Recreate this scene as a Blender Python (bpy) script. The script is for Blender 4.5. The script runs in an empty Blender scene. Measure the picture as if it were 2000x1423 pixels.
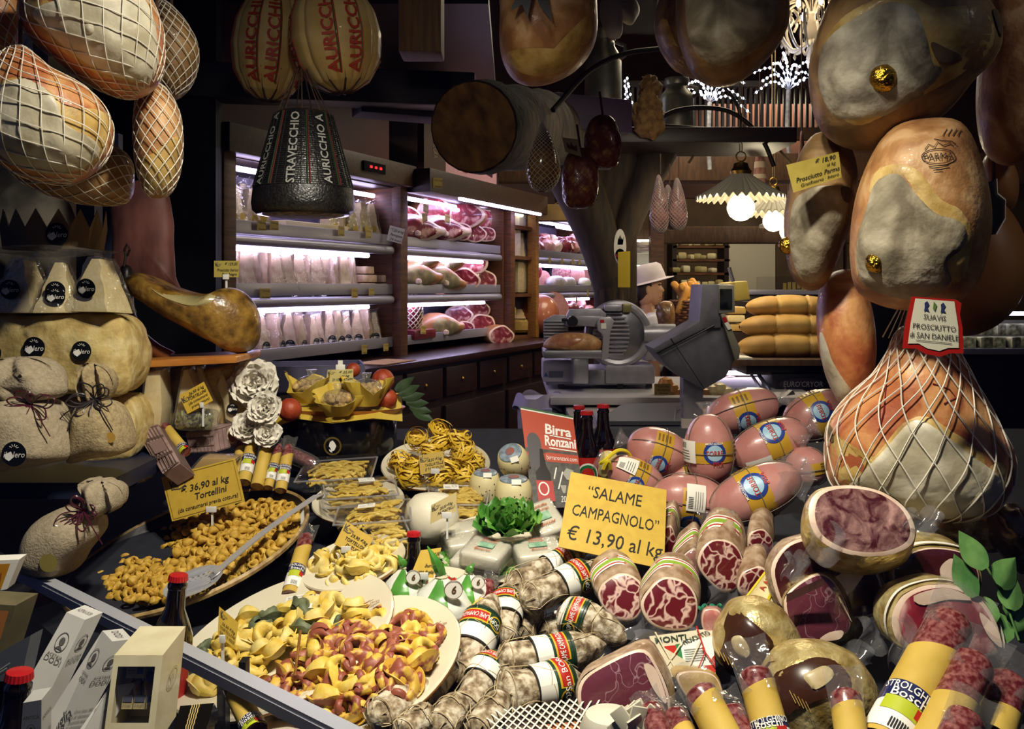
import bpy,bmesh,math,random
from math import sin,cos,pi,radians,sqrt,atan2,acos
from mathutils import Vector,Matrix,Euler,noise
from mathutils.geometry import tessellate_polygon
SC=bpy.context.scene
COL=SC.collection
# camera, sky, exposure
F=1750.0
HZ=560.0
EYE=1.55
cam_d=bpy.data.cameras.new('camera')
cam_d.sensor_width=36.0
cam_d.lens=36.0*F/2000.0
cam_d.shift_y=(HZ-711.5)/2000.0
cam_d.clip_start=0.02
cam=bpy.data.objects.new('camera',cam_d)
COL.objects.link(cam)
cam.location=(0,0,EYE)
cam.rotation_euler=(pi/2,0,0)
SC.camera=cam
wd=bpy.data.worlds.new('dusk')
SC.world=wd
wd.use_nodes=True
wd.node_tree.nodes['Background'].inputs[0].default_value=(0.10,0.16,0.42,1)
wd.node_tree.nodes['Background'].inputs[1].default_value=0.3
SC.view_settings.view_transform='Standard'
SC.view_settings.look='None'
SC.view_settings.gamma=1
SC.view_settings.exposure=0.0
SC.cycles.max_bounces=7
SC.cycles.transparent_max_bounces=14
SC.cycles.diffuse_bounces=3
SC.cycles.glossy_bounces=3
SC.cycles.caustics_reflective=False
SC.cycles.caustics_refractive=False
SC.cycles.sample_clamp_indirect=4.0
def lamp(kind,name,loc,target,power,col,size=0.1,angle=70,blend=0.4,sy=None):
 l=bpy.data.lights.new(name,kind)
 l.energy=power
 l.color=col
 if kind=='SPOT':
  l.spot_size=radians(angle);l.spot_blend=blend;l.shadow_soft_size=size
 elif kind=='AREA':
  l.size=size
  if sy:
   l.shape='RECTANGLE';l.size_y=sy
 else:
  l.shadow_soft_size=size
 o=bpy.data.objects.new(name,l)
 COL.objects.link(o)
 o.location=loc
 if target is not None:
  d=Vector(target)-Vector(loc)
  o.rotation_euler=d.to_track_quat('-Z','Y').to_euler()
 return o
WARM=(1.0,0.92,0.76)
lamp('SPOT','window_spot',(0,.85,2.65),(-.05,1.65,.95),104,WARM,.04,84,.8)
lamp('SPOT','window_spot',(-.2,.85,2.6),(.48,1.35,.95),108,WARM,.04,66,1)
lamp('SPOT','window_spot',(.15,.85,2.6),(-.8,1.75,1.15),80,WARM,.04,76,.8)
lamp('SPOT','edge_fill',(1.45,.9,2.5),(1.0,1.85,1.75),9,WARM,.05,60,1)  # unseen fill spot, added to lift the dark hams at the window edge
lamp('SPOT','provolone_fill',(-.2,.9,2.2),(-.3,2.5,1.95),9,WARM,.05,60,1)  # unseen fill spot, added to brighten the provolones and red sausages
lamp('AREA','counter_fill',(.75,3.25,2.25),(.85,3.9,1.1),9,(1,.88,.68),.5)  # unseen area fill, added to brighten slicer, scale, trunk and log
lamp('AREA','shop_ambient',(1.2,5.6,3.3),(1.2,5.6,0),45,(1,.85,.6),1.2)  # area light without a fixture, added as dim ambient for the room
lamp('AREA','back_ambient',(2.4,8.6,3.3),(2.4,8.9,0),80,(1,.86,.6),1.0)  # area light without a fixture, added as warm ambient on the back wall
# pixel -> place
def W(px,py,Y):
 return Vector(((px-1000)/F*Y,Y,EYE-(py-HZ)/F*Y))
BA,BB=0.684,0.2
def SY(py):
 return(EYE-BA)/(BB+(py-HZ)/F)
def S(px,py,lift=0.0):
 Y=(EYE-BA-lift)/(BB+(py-HZ)/F)
 return W(px,py,Y)
def proj(v):
 return 1000+F*v[0]/v[1],HZ+F*(EYE-v[2])/v[1]
 # the long wall of cabinets runs off at 24 degrees
UX,UY=sin(radians(24)),cos(radians(24))
WX,WY=-1.1946,3.7
def C(t,d,z):
 return Vector((WX+UX*t-UY*d,WY+UY*t+UX*d,z))
def Ct(px,d=0.0):
 k=(px-1000)/F
 # WX+UX t-UY d = k (WY+UY t+UX d)
 return(k*(WY+UX*d)-WX+UY*d)/(UX-k*UY)
 # materials
def lin(c):
 if isinstance(c,str):
  c=tuple(int(c[i:i+2],16)/255 for i in(0,2,4))
  return tuple((x/12.92 if x<=.04045 else((x+.055)/1.055)**2.4)for x in c)+(1,)
 return tuple(c)[:3]+(1,)
MATS={}
def mat(name,c1='808080',c2=None,scale=20,rough=.5,metal=0,bump=0,bscale=None,coat=0,emit=0,ecol=None,c3=None,lo=.35,hi=.65,detail=4,sss=0,kind='noise',stretch=None,spec=.5,alpha=1,distort=0,crough=.05):
 if name in MATS:
  return MATS[name]
 m=bpy.data.materials.new(name)
 m.use_nodes=True
 nt=m.node_tree
 N,L=nt.nodes,nt.links
 b=N['Principled BSDF']
 b.inputs['Base Color'].default_value=lin(c1)
 b.inputs['Roughness'].default_value=rough
 b.inputs['Metallic'].default_value=metal
 b.inputs['Specular IOR Level'].default_value=spec
 b.inputs['Coat Weight'].default_value=coat
 b.inputs['Coat Roughness'].default_value=crough
 b.inputs['Alpha'].default_value=alpha
 if sss:
  b.inputs['Subsurface Weight'].default_value=sss
  b.inputs['Subsurface Radius'].default_value=(.01,.006,.004)
 if emit:
  b.inputs['Emission Color'].default_value=lin(ecol or c1)
  b.inputs['Emission Strength'].default_value=emit
 if c2 or bump:
  tc=N.new('ShaderNodeTexCoord')
  vec=tc.outputs['Object']
  if stretch:
   mp=N.new('ShaderNodeMapping')
   mp.inputs['Scale'].default_value=stretch
   L.new(vec,mp.inputs[0]);vec=mp.outputs[0]
 if c2:
  if kind=='voronoi':
   if distort:
    dn=N.new('ShaderNodeTexNoise');dn.inputs['Scale'].default_value=scale*.8
    L.new(vec,dn.inputs['Vector'])
    mx=N.new('ShaderNodeMix');mx.data_type='VECTOR';mx.inputs[0].default_value=distort
    L.new(vec,mx.inputs[4]);L.new(dn.outputs['Color'],mx.inputs[5]);vec2=mx.outputs[1]
   else:
    vec2=vec
   tx=N.new('ShaderNodeTexVoronoi');tx.feature='DISTANCE_TO_EDGE'
   tx.inputs['Scale'].default_value=scale
   L.new(vec2,tx.inputs['Vector']);fac=tx.outputs['Distance']
  elif kind=='wave':
   tx=N.new('ShaderNodeTexWave')
   tx.inputs['Scale'].default_value=scale;tx.inputs['Distortion'].default_value=distort
   tx.inputs['Detail'].default_value=2
   L.new(vec,tx.inputs['Vector']);fac=tx.outputs['Fac']
  else:
   tx=N.new('ShaderNodeTexNoise')
   tx.inputs['Scale'].default_value=scale;tx.inputs['Detail'].default_value=detail
   tx.inputs['Distortion'].default_value=distort
   L.new(vec,tx.inputs['Vector']);fac=tx.outputs['Fac']
  r=N.new('ShaderNodeValToRGB')
  e=r.color_ramp.elements
  e[0].position=lo;e[0].color=lin(c1)
  e[1].position=hi;e[1].color=lin(c2)
  if c3:
   k=e.new((lo+hi)/2);k.color=lin(c3)
  L.new(fac,r.inputs[0]);L.new(r.outputs[0],b.inputs['Base Color'])
  if emit and not ecol:
   L.new(r.outputs[0],b.inputs['Emission Color'])
 if bump:
  bn=N.new('ShaderNodeTexNoise')
  bn.inputs['Scale'].default_value=bscale or scale;bn.inputs['Detail'].default_value=3
  L.new(vec if not(c2 and kind=='voronoi')else tc.outputs['Object'],bn.inputs['Vector'])
  bp=N.new('ShaderNodeBump')
  bp.inputs['Strength'].default_value=min(1,bump);bp.inputs['Distance'].default_value=.004
  L.new(bn.outputs['Fac'],bp.inputs['Height'])
  L.new(bp.outputs[0],b.inputs['Normal'])
  if coat:
   L.new(bp.outputs[0],b.inputs['Coat Normal'])
 MATS[name]=m
 return m
def film_mat(name,tint='ffffff',gloss=.12,bump=.6,bscale=45,rough=.12,haze=0.0):
 """clear plastic film: see-through with wrinkled highlights"""
 if name in MATS:
  return MATS[name]
 m=bpy.data.materials.new(name);m.use_nodes=True
 nt=m.node_tree;N,L=nt.nodes,nt.links
 N.remove(N['Principled BSDF'])
 tr=N.new('ShaderNodeBsdfTransparent');tr.inputs[0].default_value=lin(tint)
 gl=N.new('ShaderNodeBsdfGlossy');gl.inputs['Roughness'].default_value=rough
 mx=N.new('ShaderNodeMixShader')
 fr=N.new('ShaderNodeLayerWeight');fr.inputs[0].default_value=.35
 mr=N.new('ShaderNodeMapRange');mr.inputs[3].default_value=gloss;mr.inputs[4].default_value=min(1,gloss+.4)
 L.new(fr.outputs['Facing'],mr.inputs[0]);L.new(mr.outputs[0],mx.inputs[0])
 L.new(tr.outputs[0],mx.inputs[1]);L.new(gl.outputs[0],mx.inputs[2])
 out=mx
 if haze:
  df=N.new('ShaderNodeBsdfTranslucent');df.inputs[0].default_value=lin('e8e8ec')
  d2=N.new('ShaderNodeBsdfDiffuse');d2.inputs[0].default_value=lin('e8e8ec')
  ad=N.new('ShaderNodeMixShader');ad.inputs[0].default_value=.5
  L.new(df.outputs[0],ad.inputs[1]);L.new(d2.outputs[0],ad.inputs[2])
  m2=N.new('ShaderNodeMixShader');m2.inputs[0].default_value=haze
  L.new(mx.outputs[0],m2.inputs[1]);L.new(ad.outputs[0],m2.inputs[2]);out=m2
 if bump:
  tc=N.new('ShaderNodeTexCoord');bn=N.new('ShaderNodeTexNoise')
  bn.inputs['Scale'].default_value=bscale;bn.inputs['Detail'].default_value=2
  bp=N.new('ShaderNodeBump');bp.inputs['Strength'].default_value=bump;bp.inputs['Distance'].default_value=.006
  L.new(tc.outputs['Object'],bn.inputs['Vector']);L.new(bn.outputs['Fac'],bp.inputs['Height'])
  L.new(bp.outputs[0],gl.inputs['Normal'])
 L.new(out.outputs[0],N['Material Output'].inputs[0])
 MATS[name]=m
 return m
 # objects
def obj(name,md,m,parent=None,smooth=40,loc=None,rot=None):
 """md = (verts, faces) or a mesh, in the frame of the parent (or of loc)"""
 if isinstance(md,bpy.types.Mesh):
  me=md
 else:
  V,Fc=md
  me=bpy.data.meshes.new(name)
  if parent is not None and parent.get('_w'):
   o0=Vector(parent['_w']);V=[Vector(v)-o0 for v in V]
  me.from_pydata([tuple(v)for v in V],[],Fc)
  me.update()
  if smooth:
   me.polygons.foreach_set('use_smooth',[True]*len(me.polygons))
   me.set_sharp_from_angle(angle=radians(smooth))
 if m is not None and len(me.materials)==0:
  me.materials.append(m)
 o=bpy.data.objects.new(name,me)
 COL.objects.link(o)
 if parent is not None:
  o.parent=parent
  if parent.get('_w')and parent.type=='MESH':
   pass
 if parent is not None and parent.get('_w'):
  o['_w']=tuple(parent['_w'])
 if loc is not None:
  o.location=loc
 if rot is not None:
  o.rotation_euler=rot
 return o
def tag(o,label,cat,group=None,kind=None):
 if label:o['label']=label
 if cat:o['category']=cat
 if group:o['group']=group
 if kind:o['kind']=kind
 return o
def thing(name,label,cat,loc=(0,0,0),group=None,rot=None,world=False):
 """an Empty at the thing's base; world=True: children are given in world coordinates"""
 o=bpy.data.objects.new(name,None)
 o.empty_display_size=.02
 COL.objects.link(o)
 o.location=loc
 if rot is not None:
  o.rotation_euler=rot
 if world:
  o['_w']=tuple(loc)
 return tag(o,label,cat,group)
def struct(name,md,m,smooth=30):
 o=obj(name,md,m,None,smooth)
 o['kind']='structure'
 o['label']=name.replace('_',' ')+' of the delicatessen shop'
 return o
def dup(root,loc=None,rot=None,label=None,group=None,scale=None):
 r=root.copy();COL.objects.link(r)
 for ch in list(root.children):
  c=ch.copy();COL.objects.link(c);c.parent=r
  for g in list(ch.children):
   d=g.copy();COL.objects.link(d);d.parent=c
 if loc is not None:r.location=loc
 if rot is not None:r.rotation_euler=rot
 if scale is not None:r.scale=(scale,)*3 if not hasattr(scale,'__len__')else scale
 if label:r['label']=label
 if group:r['group']=group
 return r
 # shapes: every one returns (verts, faces)
def join(*parts):
 V,Fc=[],[]
 for p in parts:
  b=len(V)
  V+=[Vector(v)for v in p[0]]
  Fc+=[tuple(i+b for i in f)for f in p[1]]
 return V,Fc
def xf(md,M):
 return[M@Vector(v)for v in md[0]],md[1]
def T(x,y,z):
 return Matrix.Translation((x,y,z))
def R(ax,deg):
 return Matrix.Rotation(radians(deg),4,ax)
def box(sx,sy,sz,c=(0,0,0),bev=0):
 bm=bmesh.new()
 bmesh.ops.create_cube(bm,size=1)
 for v in bm.verts:
  v.co=Vector((v.co.x*sx+c[0],v.co.y*sy+c[1],v.co.z*sz+c[2]))
 if bev:
  bmesh.ops.bevel(bm,geom=bm.edges[:],offset=bev,segments=2,affect='EDGES',profile=.6)
 return bmd(bm)
def bmd(bm):
 bm.verts.index_update()
 V=[v.co.copy()for v in bm.verts]
 Fc=[tuple(v.index for v in f.verts)for f in bm.faces]
 bm.free()
 return V,Fc
def lathe(prof,n=32,sx=1,sy=1,cap=True):
 V,Fc=[],[]
 m=len(prof)
 for(r,z)in prof:
  for k in range(n):
   a=2*pi*k/n
   V.append(Vector((r*cos(a)*sx,r*sin(a)*sy,z)))
 for i in range(m-1):
  for k in range(n):
   k2=(k+1)%n
   Fc.append((i*n+k,i*n+k2,(i+1)*n+k2,(i+1)*n+k))
 if cap and prof[0][0]>1e-6:Fc.append(tuple(reversed(range(n))))
 if cap and prof[-1][0]>1e-6:Fc.append(tuple((m-1)*n+k for k in range(n)))
 return V,Fc
def frames(path,closed=False):
 P=[Vector(p)for p in path]
 n=len(P)
 out=[]
 up=None
 for i in range(n):
  a=P[(i-1)%n]if(closed or i>0)else P[i]
  b=P[(i+1)%n]if(closed or i<n-1)else P[i]
  t=(b-a)
  t=t.normalized()if t.length>1e-9 else Vector((0,0,1))
  if up is None:
   up=Vector((0,0,1))if abs(t.z)<.9 else Vector((1,0,0))
  s=t.cross(up)
  if s.length<1e-6:s=t.cross(Vector((1,0,0)))
  s.normalize();up=s.cross(t).normalized()
  out.append((P[i],s,up,t))
 return out
def tube(path,r,n=6,closed=False,cap=True):
 fr=frames(path,closed)
 V,Fc=[],[]
 m=len(fr)
 for i,(p,s,u,t)in enumerate(fr):
  rr=r[i]if hasattr(r,'__len__')else r
  for k in range(n):
   a=2*pi*k/n
   V.append(p+s*(rr*cos(a))+u*(rr*sin(a)))
 for i in range(m if closed else m-1):
  j=(i+1)%m
  for k in range(n):
   k2=(k+1)%n
   Fc.append((i*n+k,i*n+k2,j*n+k2,j*n+k))
 if cap and not closed:
  Fc.append(tuple(reversed(range(n))));Fc.append(tuple((m-1)*n+k for k in range(n)))
 return V,Fc
def grid(fn,nu,nv,closed_u=False):
 V,Fc=[],[]
 for j in range(nv+1):
  for i in range(nu if closed_u else nu+1):
   V.append(Vector(fn(i/nu,j/nv)))
 w=nu if closed_u else nu+1
 for j in range(nv):
  for i in range(nu):
   i2=(i+1)%w
   Fc.append((j*w+i,j*w+i2,(j+1)*w+i2,(j+1)*w+i))
 return V,Fc
def thick(md,d):
 """give a sheet some thickness along its vertex normals"""
 bm=bmesh.new()
 vs=[bm.verts.new(v)for v in md[0]]
 for f in md[1]:
  try:bm.faces.new([vs[i]for i in f])
  except ValueError:pass
 bm.normal_update()
 bmesh.ops.solidify(bm,geom=bm.faces[:],thickness=d)
 return bmd(bm)
def smooth_loop(pts,n=48):
 """closed Catmull-Rom through 2D points, resampled to n"""
 m=len(pts)
 out=[]
 for i in range(m):
  p0,p1,p2,p3=(Vector(pts[(i+k)%m])for k in(-1,0,1,2))
  for s in range(12):
   t=s/12
   out.append(.5*((2*p1)+(p2-p0)*t+(2*p0-5*p1+4*p2-p3)*t*t+(3*p1-p0-3*p2+p3)*t**3))
 L=[0]
 for i in range(len(out)):
  L.append(L[-1]+(out[(i+1)%len(out)]-out[i]).length)
 res=[]
 j=0
 for k in range(n):
  d=L[-1]*k/n
  while L[j+1]<d:j+=1
  f=(d-L[j])/max(1e-9,L[j+1]-L[j])
  res.append(out[j].lerp(out[(j+1)%len(out)],f))
 return res
def spline(pts,n=10):
 """open Catmull-Rom through 3D points"""
 P=[Vector(p)for p in pts]
 P=[P[0]*2-P[1]]+P+[P[-1]*2-P[-2]]
 out=[]
 for i in range(1,len(P)-2):
  p0,p1,p2,p3=P[i-1:i+3]
  for s in range(n):
   t=s/n
   out.append(.5*((2*p1)+(p2-p0)*t+(2*p0-5*p1+4*p2-p3)*t*t+(3*p1-p0-3*p2+p3)*t**3))
 out.append(P[-2])
 return out
class Blob:
 """a solid with a given outline (in x,z), rounded towards the viewer and away; local frame, y = depth"""
 def __init__(s,pts,T1,T2=None,p=.75,n=56,raw=False):
  s.ol=[Vector(q)for q in pts]if raw else smooth_loop(pts,n)
  s.n=len(s.ol)
  s.c=sum(s.ol,Vector((0,0)))/s.n
  s.T1,s.T2,s.p=T1,T2 or T1,p
  s.ang=[atan2(q.y-s.c.y,q.x-s.c.x)for q in s.ol]
 def rmax(s,x,z):
  dx,dz=x-s.c.x,z-s.c.y
  d=sqrt(dx*dx+dz*dz)
  if d<1e-9:return 0
  ex,ez=dx/d,dz/d
  best=0
  for i in range(s.n):
   a,b=s.ol[i]-s.c,s.ol[(i+1)%s.n]-s.c
   den=ex*(b.y-a.y)-ez*(b.x-a.x)
   if abs(den)<1e-12:continue
   t=(a.x*(b.y-a.y)-a.y*(b.x-a.x))/den
   u=(a.x*ez-a.y*ex)/den
   if t>0 and-1e-6<=u<=1+1e-6:best=max(best,t)
  return d/best if best else 1
 def y(s,x,z,off=0):
  r=min(1,s.rmax(x,z))
  return-s.T1*sqrt(max(0,1-r**(2/s.p)))**1.0-off
 def pt(s,x,z,off=0):
  return Vector((x,s.y(x,z,off),z))
 def inside(s,x,z,k=1):
  return s.rmax(x,z)<k
 def md(s,rings=9,nz=0,nscale=12,seed=0):
  V,Fc=[],[]
  ph=[(-1+2*i/(2*rings))*pi/2 for i in range(1,2*rings)]
  for a in ph:
   k=cos(a)**s.p
   yy=sin(a)*(s.T1 if a<0 else s.T2)
   for q in s.ol:
    w=s.c+(q-s.c)*k
    V.append(Vector((w.x,yy,w.y)))
  m=len(ph)
  n=s.n
  for i in range(m-1):
   for k in range(n):
    k2=(k+1)%n
    Fc.append((i*n+k,i*n+k2,(i+1)*n+k2,(i+1)*n+k))
  V.append(Vector((s.c.x,-s.T1,s.c.y)));V.append(Vector((s.c.x,s.T2,s.c.y)))
  for k in range(n):
   k2=(k+1)%n
   Fc.append((k2,k,m*n));Fc.append(((m-1)*n+k,(m-1)*n+k2,m*n+1))
  if nz:
   for v in V:
    d=noise.noise_vector(v*nscale+Vector((seed,seed*2,0)))
    v+=d*nz
  return V,Fc
 def patch(s,pts,off=.003,rings=6,edge=.002,n=40,nz=0,nscale=30,raw=False):
  """a piece of skin lying on the front of the blob, pts = its outline in x,z"""
  ol=[Vector(q)for q in pts]if raw else smooth_loop(pts,n)
  n=len(ol)
  c=sum(ol,Vector((0,0)))/n
  V,Fc=[],[]
  for i in range(rings+1):
   k=1-i/rings*.999
   for q in ol:
    w=c+(q-c)*k
    o=off if i else-edge
    if i and nz:o+=nz*noise.noise(Vector((w.x*nscale,w.y*nscale,3.3)))
    V.append(s.pt(w.x,w.y,o))
  for i in range(rings):
   for k in range(n):
    k2=(k+1)%n
    Fc.append((i*n+k,i*n+k2,(i+1)*n+k2,(i+1)*n+k))
  return V,Fc
 def net(s,axis=90,d=.03,r=.0012,k=1.0,off=.003,nstr=9,lo=0.02,hi=.98):
  """string net: two families of strands winding round the axis (degrees in x,z)"""
  e=Vector((cos(radians(axis)),sin(radians(axis))));f=Vector((e.y,-e.x))
  hs=[(q-s.c).dot(e)for q in s.ol];h0,h1=min(hs),max(hs)
  def width(h):
   xs=[]
   for i in range(s.n):
    a,b=s.ol[i]-s.c,s.ol[(i+1)%s.n]-s.c
    ha,hb=a.dot(e),b.dot(e)
    if(ha-h)*(hb-h)<=0 and abs(ha-hb)>1e-9:
     t=(h-ha)/(hb-ha);xs.append((a.lerp(b,t)).dot(f))
   return(min(xs),max(xs))if len(xs)>1 else(0,0)
  parts=[]
  M=46
  rows=[(h0+(h1-h0)*(lo+(hi-lo)*j/M))for j in range(M+1)]
  ws=[width(h)for h in rows]
  acc=[0]
  for j in range(M):
   wm=max(.02,(ws[j][1]-ws[j][0])/2)
   acc.append(acc[-1]+(rows[j+1]-rows[j])/wm*k)
  for sg in(1,-1):
   for i in range(nstr*2):
    th0=i*pi/nstr
    seg=[]
    for j in range(M+1):
     th=(th0+sg*acc[j]+pi)%(2*pi)-pi
     x0,x1=ws[j]
     q=s.c+e*rows[j]+f*((x0+x1)/2+(x1-x0)/2*sin(th))
     v=s.pt(q.x,q.y,off)
     if cos(th)<0:v.y=-v.y
     seg.append(v)
    if len(seg)>1:parts.append(tube(seg,r,4))
  return join(*parts)
def prism(pts,d,bev=0):
 """outline in x,z given depth d along y (centred)"""
 bm=bmesh.new()
 vs=[bm.verts.new((p[0],-d/2,p[1]))for p in pts]
 f=bm.faces.new(vs)
 r=bmesh.ops.extrude_face_region(bm,geom=[f])
 for v in r['geom']:
  if isinstance(v,bmesh.types.BMVert):v.co.y+=d
 bmesh.ops.recalc_face_normals(bm,faces=bm.faces[:])
 if bev:
  bmesh.ops.bevel(bm,geom=bm.edges[:],offset=bev,segments=2,affect='EDGES',profile=.6)
 return bmd(bm)
_TX={}
def text2(s,shear=0.0,bold=0.0,space=1.0):
 """flat lettering as (2D points, faces), height ~1 em, centred on x, cap middle at 0"""
 key=(s,shear,bold,space)
 if key in _TX:return _TX[key]
 cu=bpy.data.curves.new('t','FONT')
 cu.body=s;cu.size=1;cu.shear=shear;cu.offset=bold;cu.resolution_u=2
 cu.space_character=space
 cu.align_x='CENTER'
 o=bpy.data.objects.new('t',cu)
 COL.objects.link(o)
 bpy.context.view_layer.update()
 dg=bpy.context.evaluated_depsgraph_get()
 me=bpy.data.meshes.new_from_object(o.evaluated_get(dg))
 V=[(v.co.x,v.co.y-.33)for v in me.vertices]
 Fc=[tuple(p.vertices)for p in me.polygons]
 bpy.data.meshes.remove(me)
 bpy.data.objects.remove(o);bpy.data.curves.remove(cu)
 _TX[key]=(V,Fc)
 return _TX[key]
def holes2(outer,holes,ext):
 """flat plate with holes: outline and holes as 2D point lists -> (verts,faces) in x,y with thickness ext"""
 cu=bpy.data.curves.new('h','CURVE');cu.dimensions='2D';cu.fill_mode='BOTH';cu.extrude=ext/2
 for lp in[outer]+list(holes):
  sp=cu.splines.new('POLY');sp.points.add(len(lp)-1);sp.use_cyclic_u=True
  for i,q in enumerate(lp):sp.points[i].co=(q[0],q[1],0,1)
 o=bpy.data.objects.new('h',cu);COL.objects.link(o)
 bpy.context.view_layer.update()
 me=bpy.data.meshes.new_from_object(o.evaluated_get(bpy.context.evaluated_depsgraph_get()))
 V=[v.co.copy()for v in me.vertices];Fc=[tuple(p.vertices)for p in me.polygons]
 bpy.data.meshes.remove(me);bpy.data.objects.remove(o);bpy.data.curves.remove(cu)
 return V,Fc
def circ(n,r,cx=0,cy=0,r2=None,ph=0):
 r2=r2 or r
 return[(cx+r*cos(2*pi*k/n+ph),cy+r2*sin(2*pi*k/n+ph))for k in range(n)]
class Quad:
 """a flat printed face: u 0..1 from left to right, v 0..1 from top to bottom"""
 def __init__(s,tl,tr,br,bl):
  s.a,s.b,s.c,s.d=map(Vector,(tl,tr,br,bl))
  s.w=((s.b-s.a).length+(s.c-s.d).length)/2
  s.h=((s.d-s.a).length+(s.c-s.b).length)/2
  e=Vector((0,0,EYE));n=(s.b-s.a).cross(s.c-s.a);r=s.d-e
  if s.a.y>.5 and abs(r.dot(n))>1e-9*r.length and n.length>1e-9 and abs(r.normalized().dot(n.normalized()))>.15:
   s.d=e+r*((s.a-e).dot(n)/r.dot(n))
  s.nrm=(s.b-s.a).cross(s.d-s.a).normalized()
  if s.nrm.dot(Vector((0,0,EYE))-s.a)<0:s.nrm=-s.nrm
 def at(s,u,v,off=0):
  return s.a*(1-u)*(1-v)+s.b*u*(1-v)+s.c*u*v+s.d*(1-u)*v+s.nrm*off
 def plate(s,th=.0015):
  f=[s.at(0,0),s.at(1,0),s.at(1,1),s.at(0,1)]
  return f+[p-s.nrm*th for p in f],[(0,1,2,3),(7,6,5,4),(0,4,5,1),(1,5,6,2),(2,6,7,3),(3,7,4,0)]
 def poly(s,pts,off=.0006):
  V=[s.at(u,v,off)for u,v in pts]
  tr=tessellate_polygon([[Vector((p[0],p[1],0))for p in pts]])
  return V,[tuple(t)for t in tr]
 def rect(s,u0,v0,u1,v1,off=.0006):
  return s.poly([(u0,v0),(u1,v0),(u1,v1),(u0,v1)],off)
 def ell(s,u,v,r,off=.0008,n=28,asp=1):
  """round spot of radius r (share of the height)"""
  return s.poly([(u+r*asp*s.h/s.w*cos(2*pi*k/n),v+r*sin(2*pi*k/n))for k in range(n)],off)
 def line(s,pts,w,off=.001):
  """drawn line of width w (share of height)"""
  V,Fc=[],[]
  k=s.h/s.w
  for i,(u,v)in enumerate(pts):
   a=pts[max(0,i-1)];b=pts[min(len(pts)-1,i+1)]
   dx,dy=(b[0]-a[0])/k,b[1]-a[1]
   L=sqrt(dx*dx+dy*dy)or 1
   V.append(s.at(u-dy/L*w/2*k,v+dx/L*w/2,off));V.append(s.at(u+dy/L*w/2*k,v-dx/L*w/2,off))
  for i in range(len(pts)-1):
   Fc.append((2*i,2*i+1,2*i+3,2*i+2))
  return V,Fc
 def text(s,t,u,v,h,shear=.25,ang=0,bold=0,off=.001,wmax=None,align='c',space=1):
  """text of em height h (share of face height) centred at u,v"""
  V2,Fc=text2(t,shear,bold,space)
  if not V2:return[],[]
  k=s.h/s.w
  xs=[p[0]for p in V2];wd=max(xs)-min(xs)
  kx=1
  if wmax and wd*h*k>wmax:kx=wmax/(wd*h*k)
  sh={'c':0,'l':-min(xs),'r':-max(xs)}[align]
  ca,sa=cos(radians(ang)),sin(radians(ang))
  V=[]
  for x,y in V2:
   x=(x+sh)*h*kx;y=y*h
   x,y=x*ca-y*sa,x*sa+y*ca
   V.append(s.at(u+x*k,v-y,off))
  return V,Fc
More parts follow.
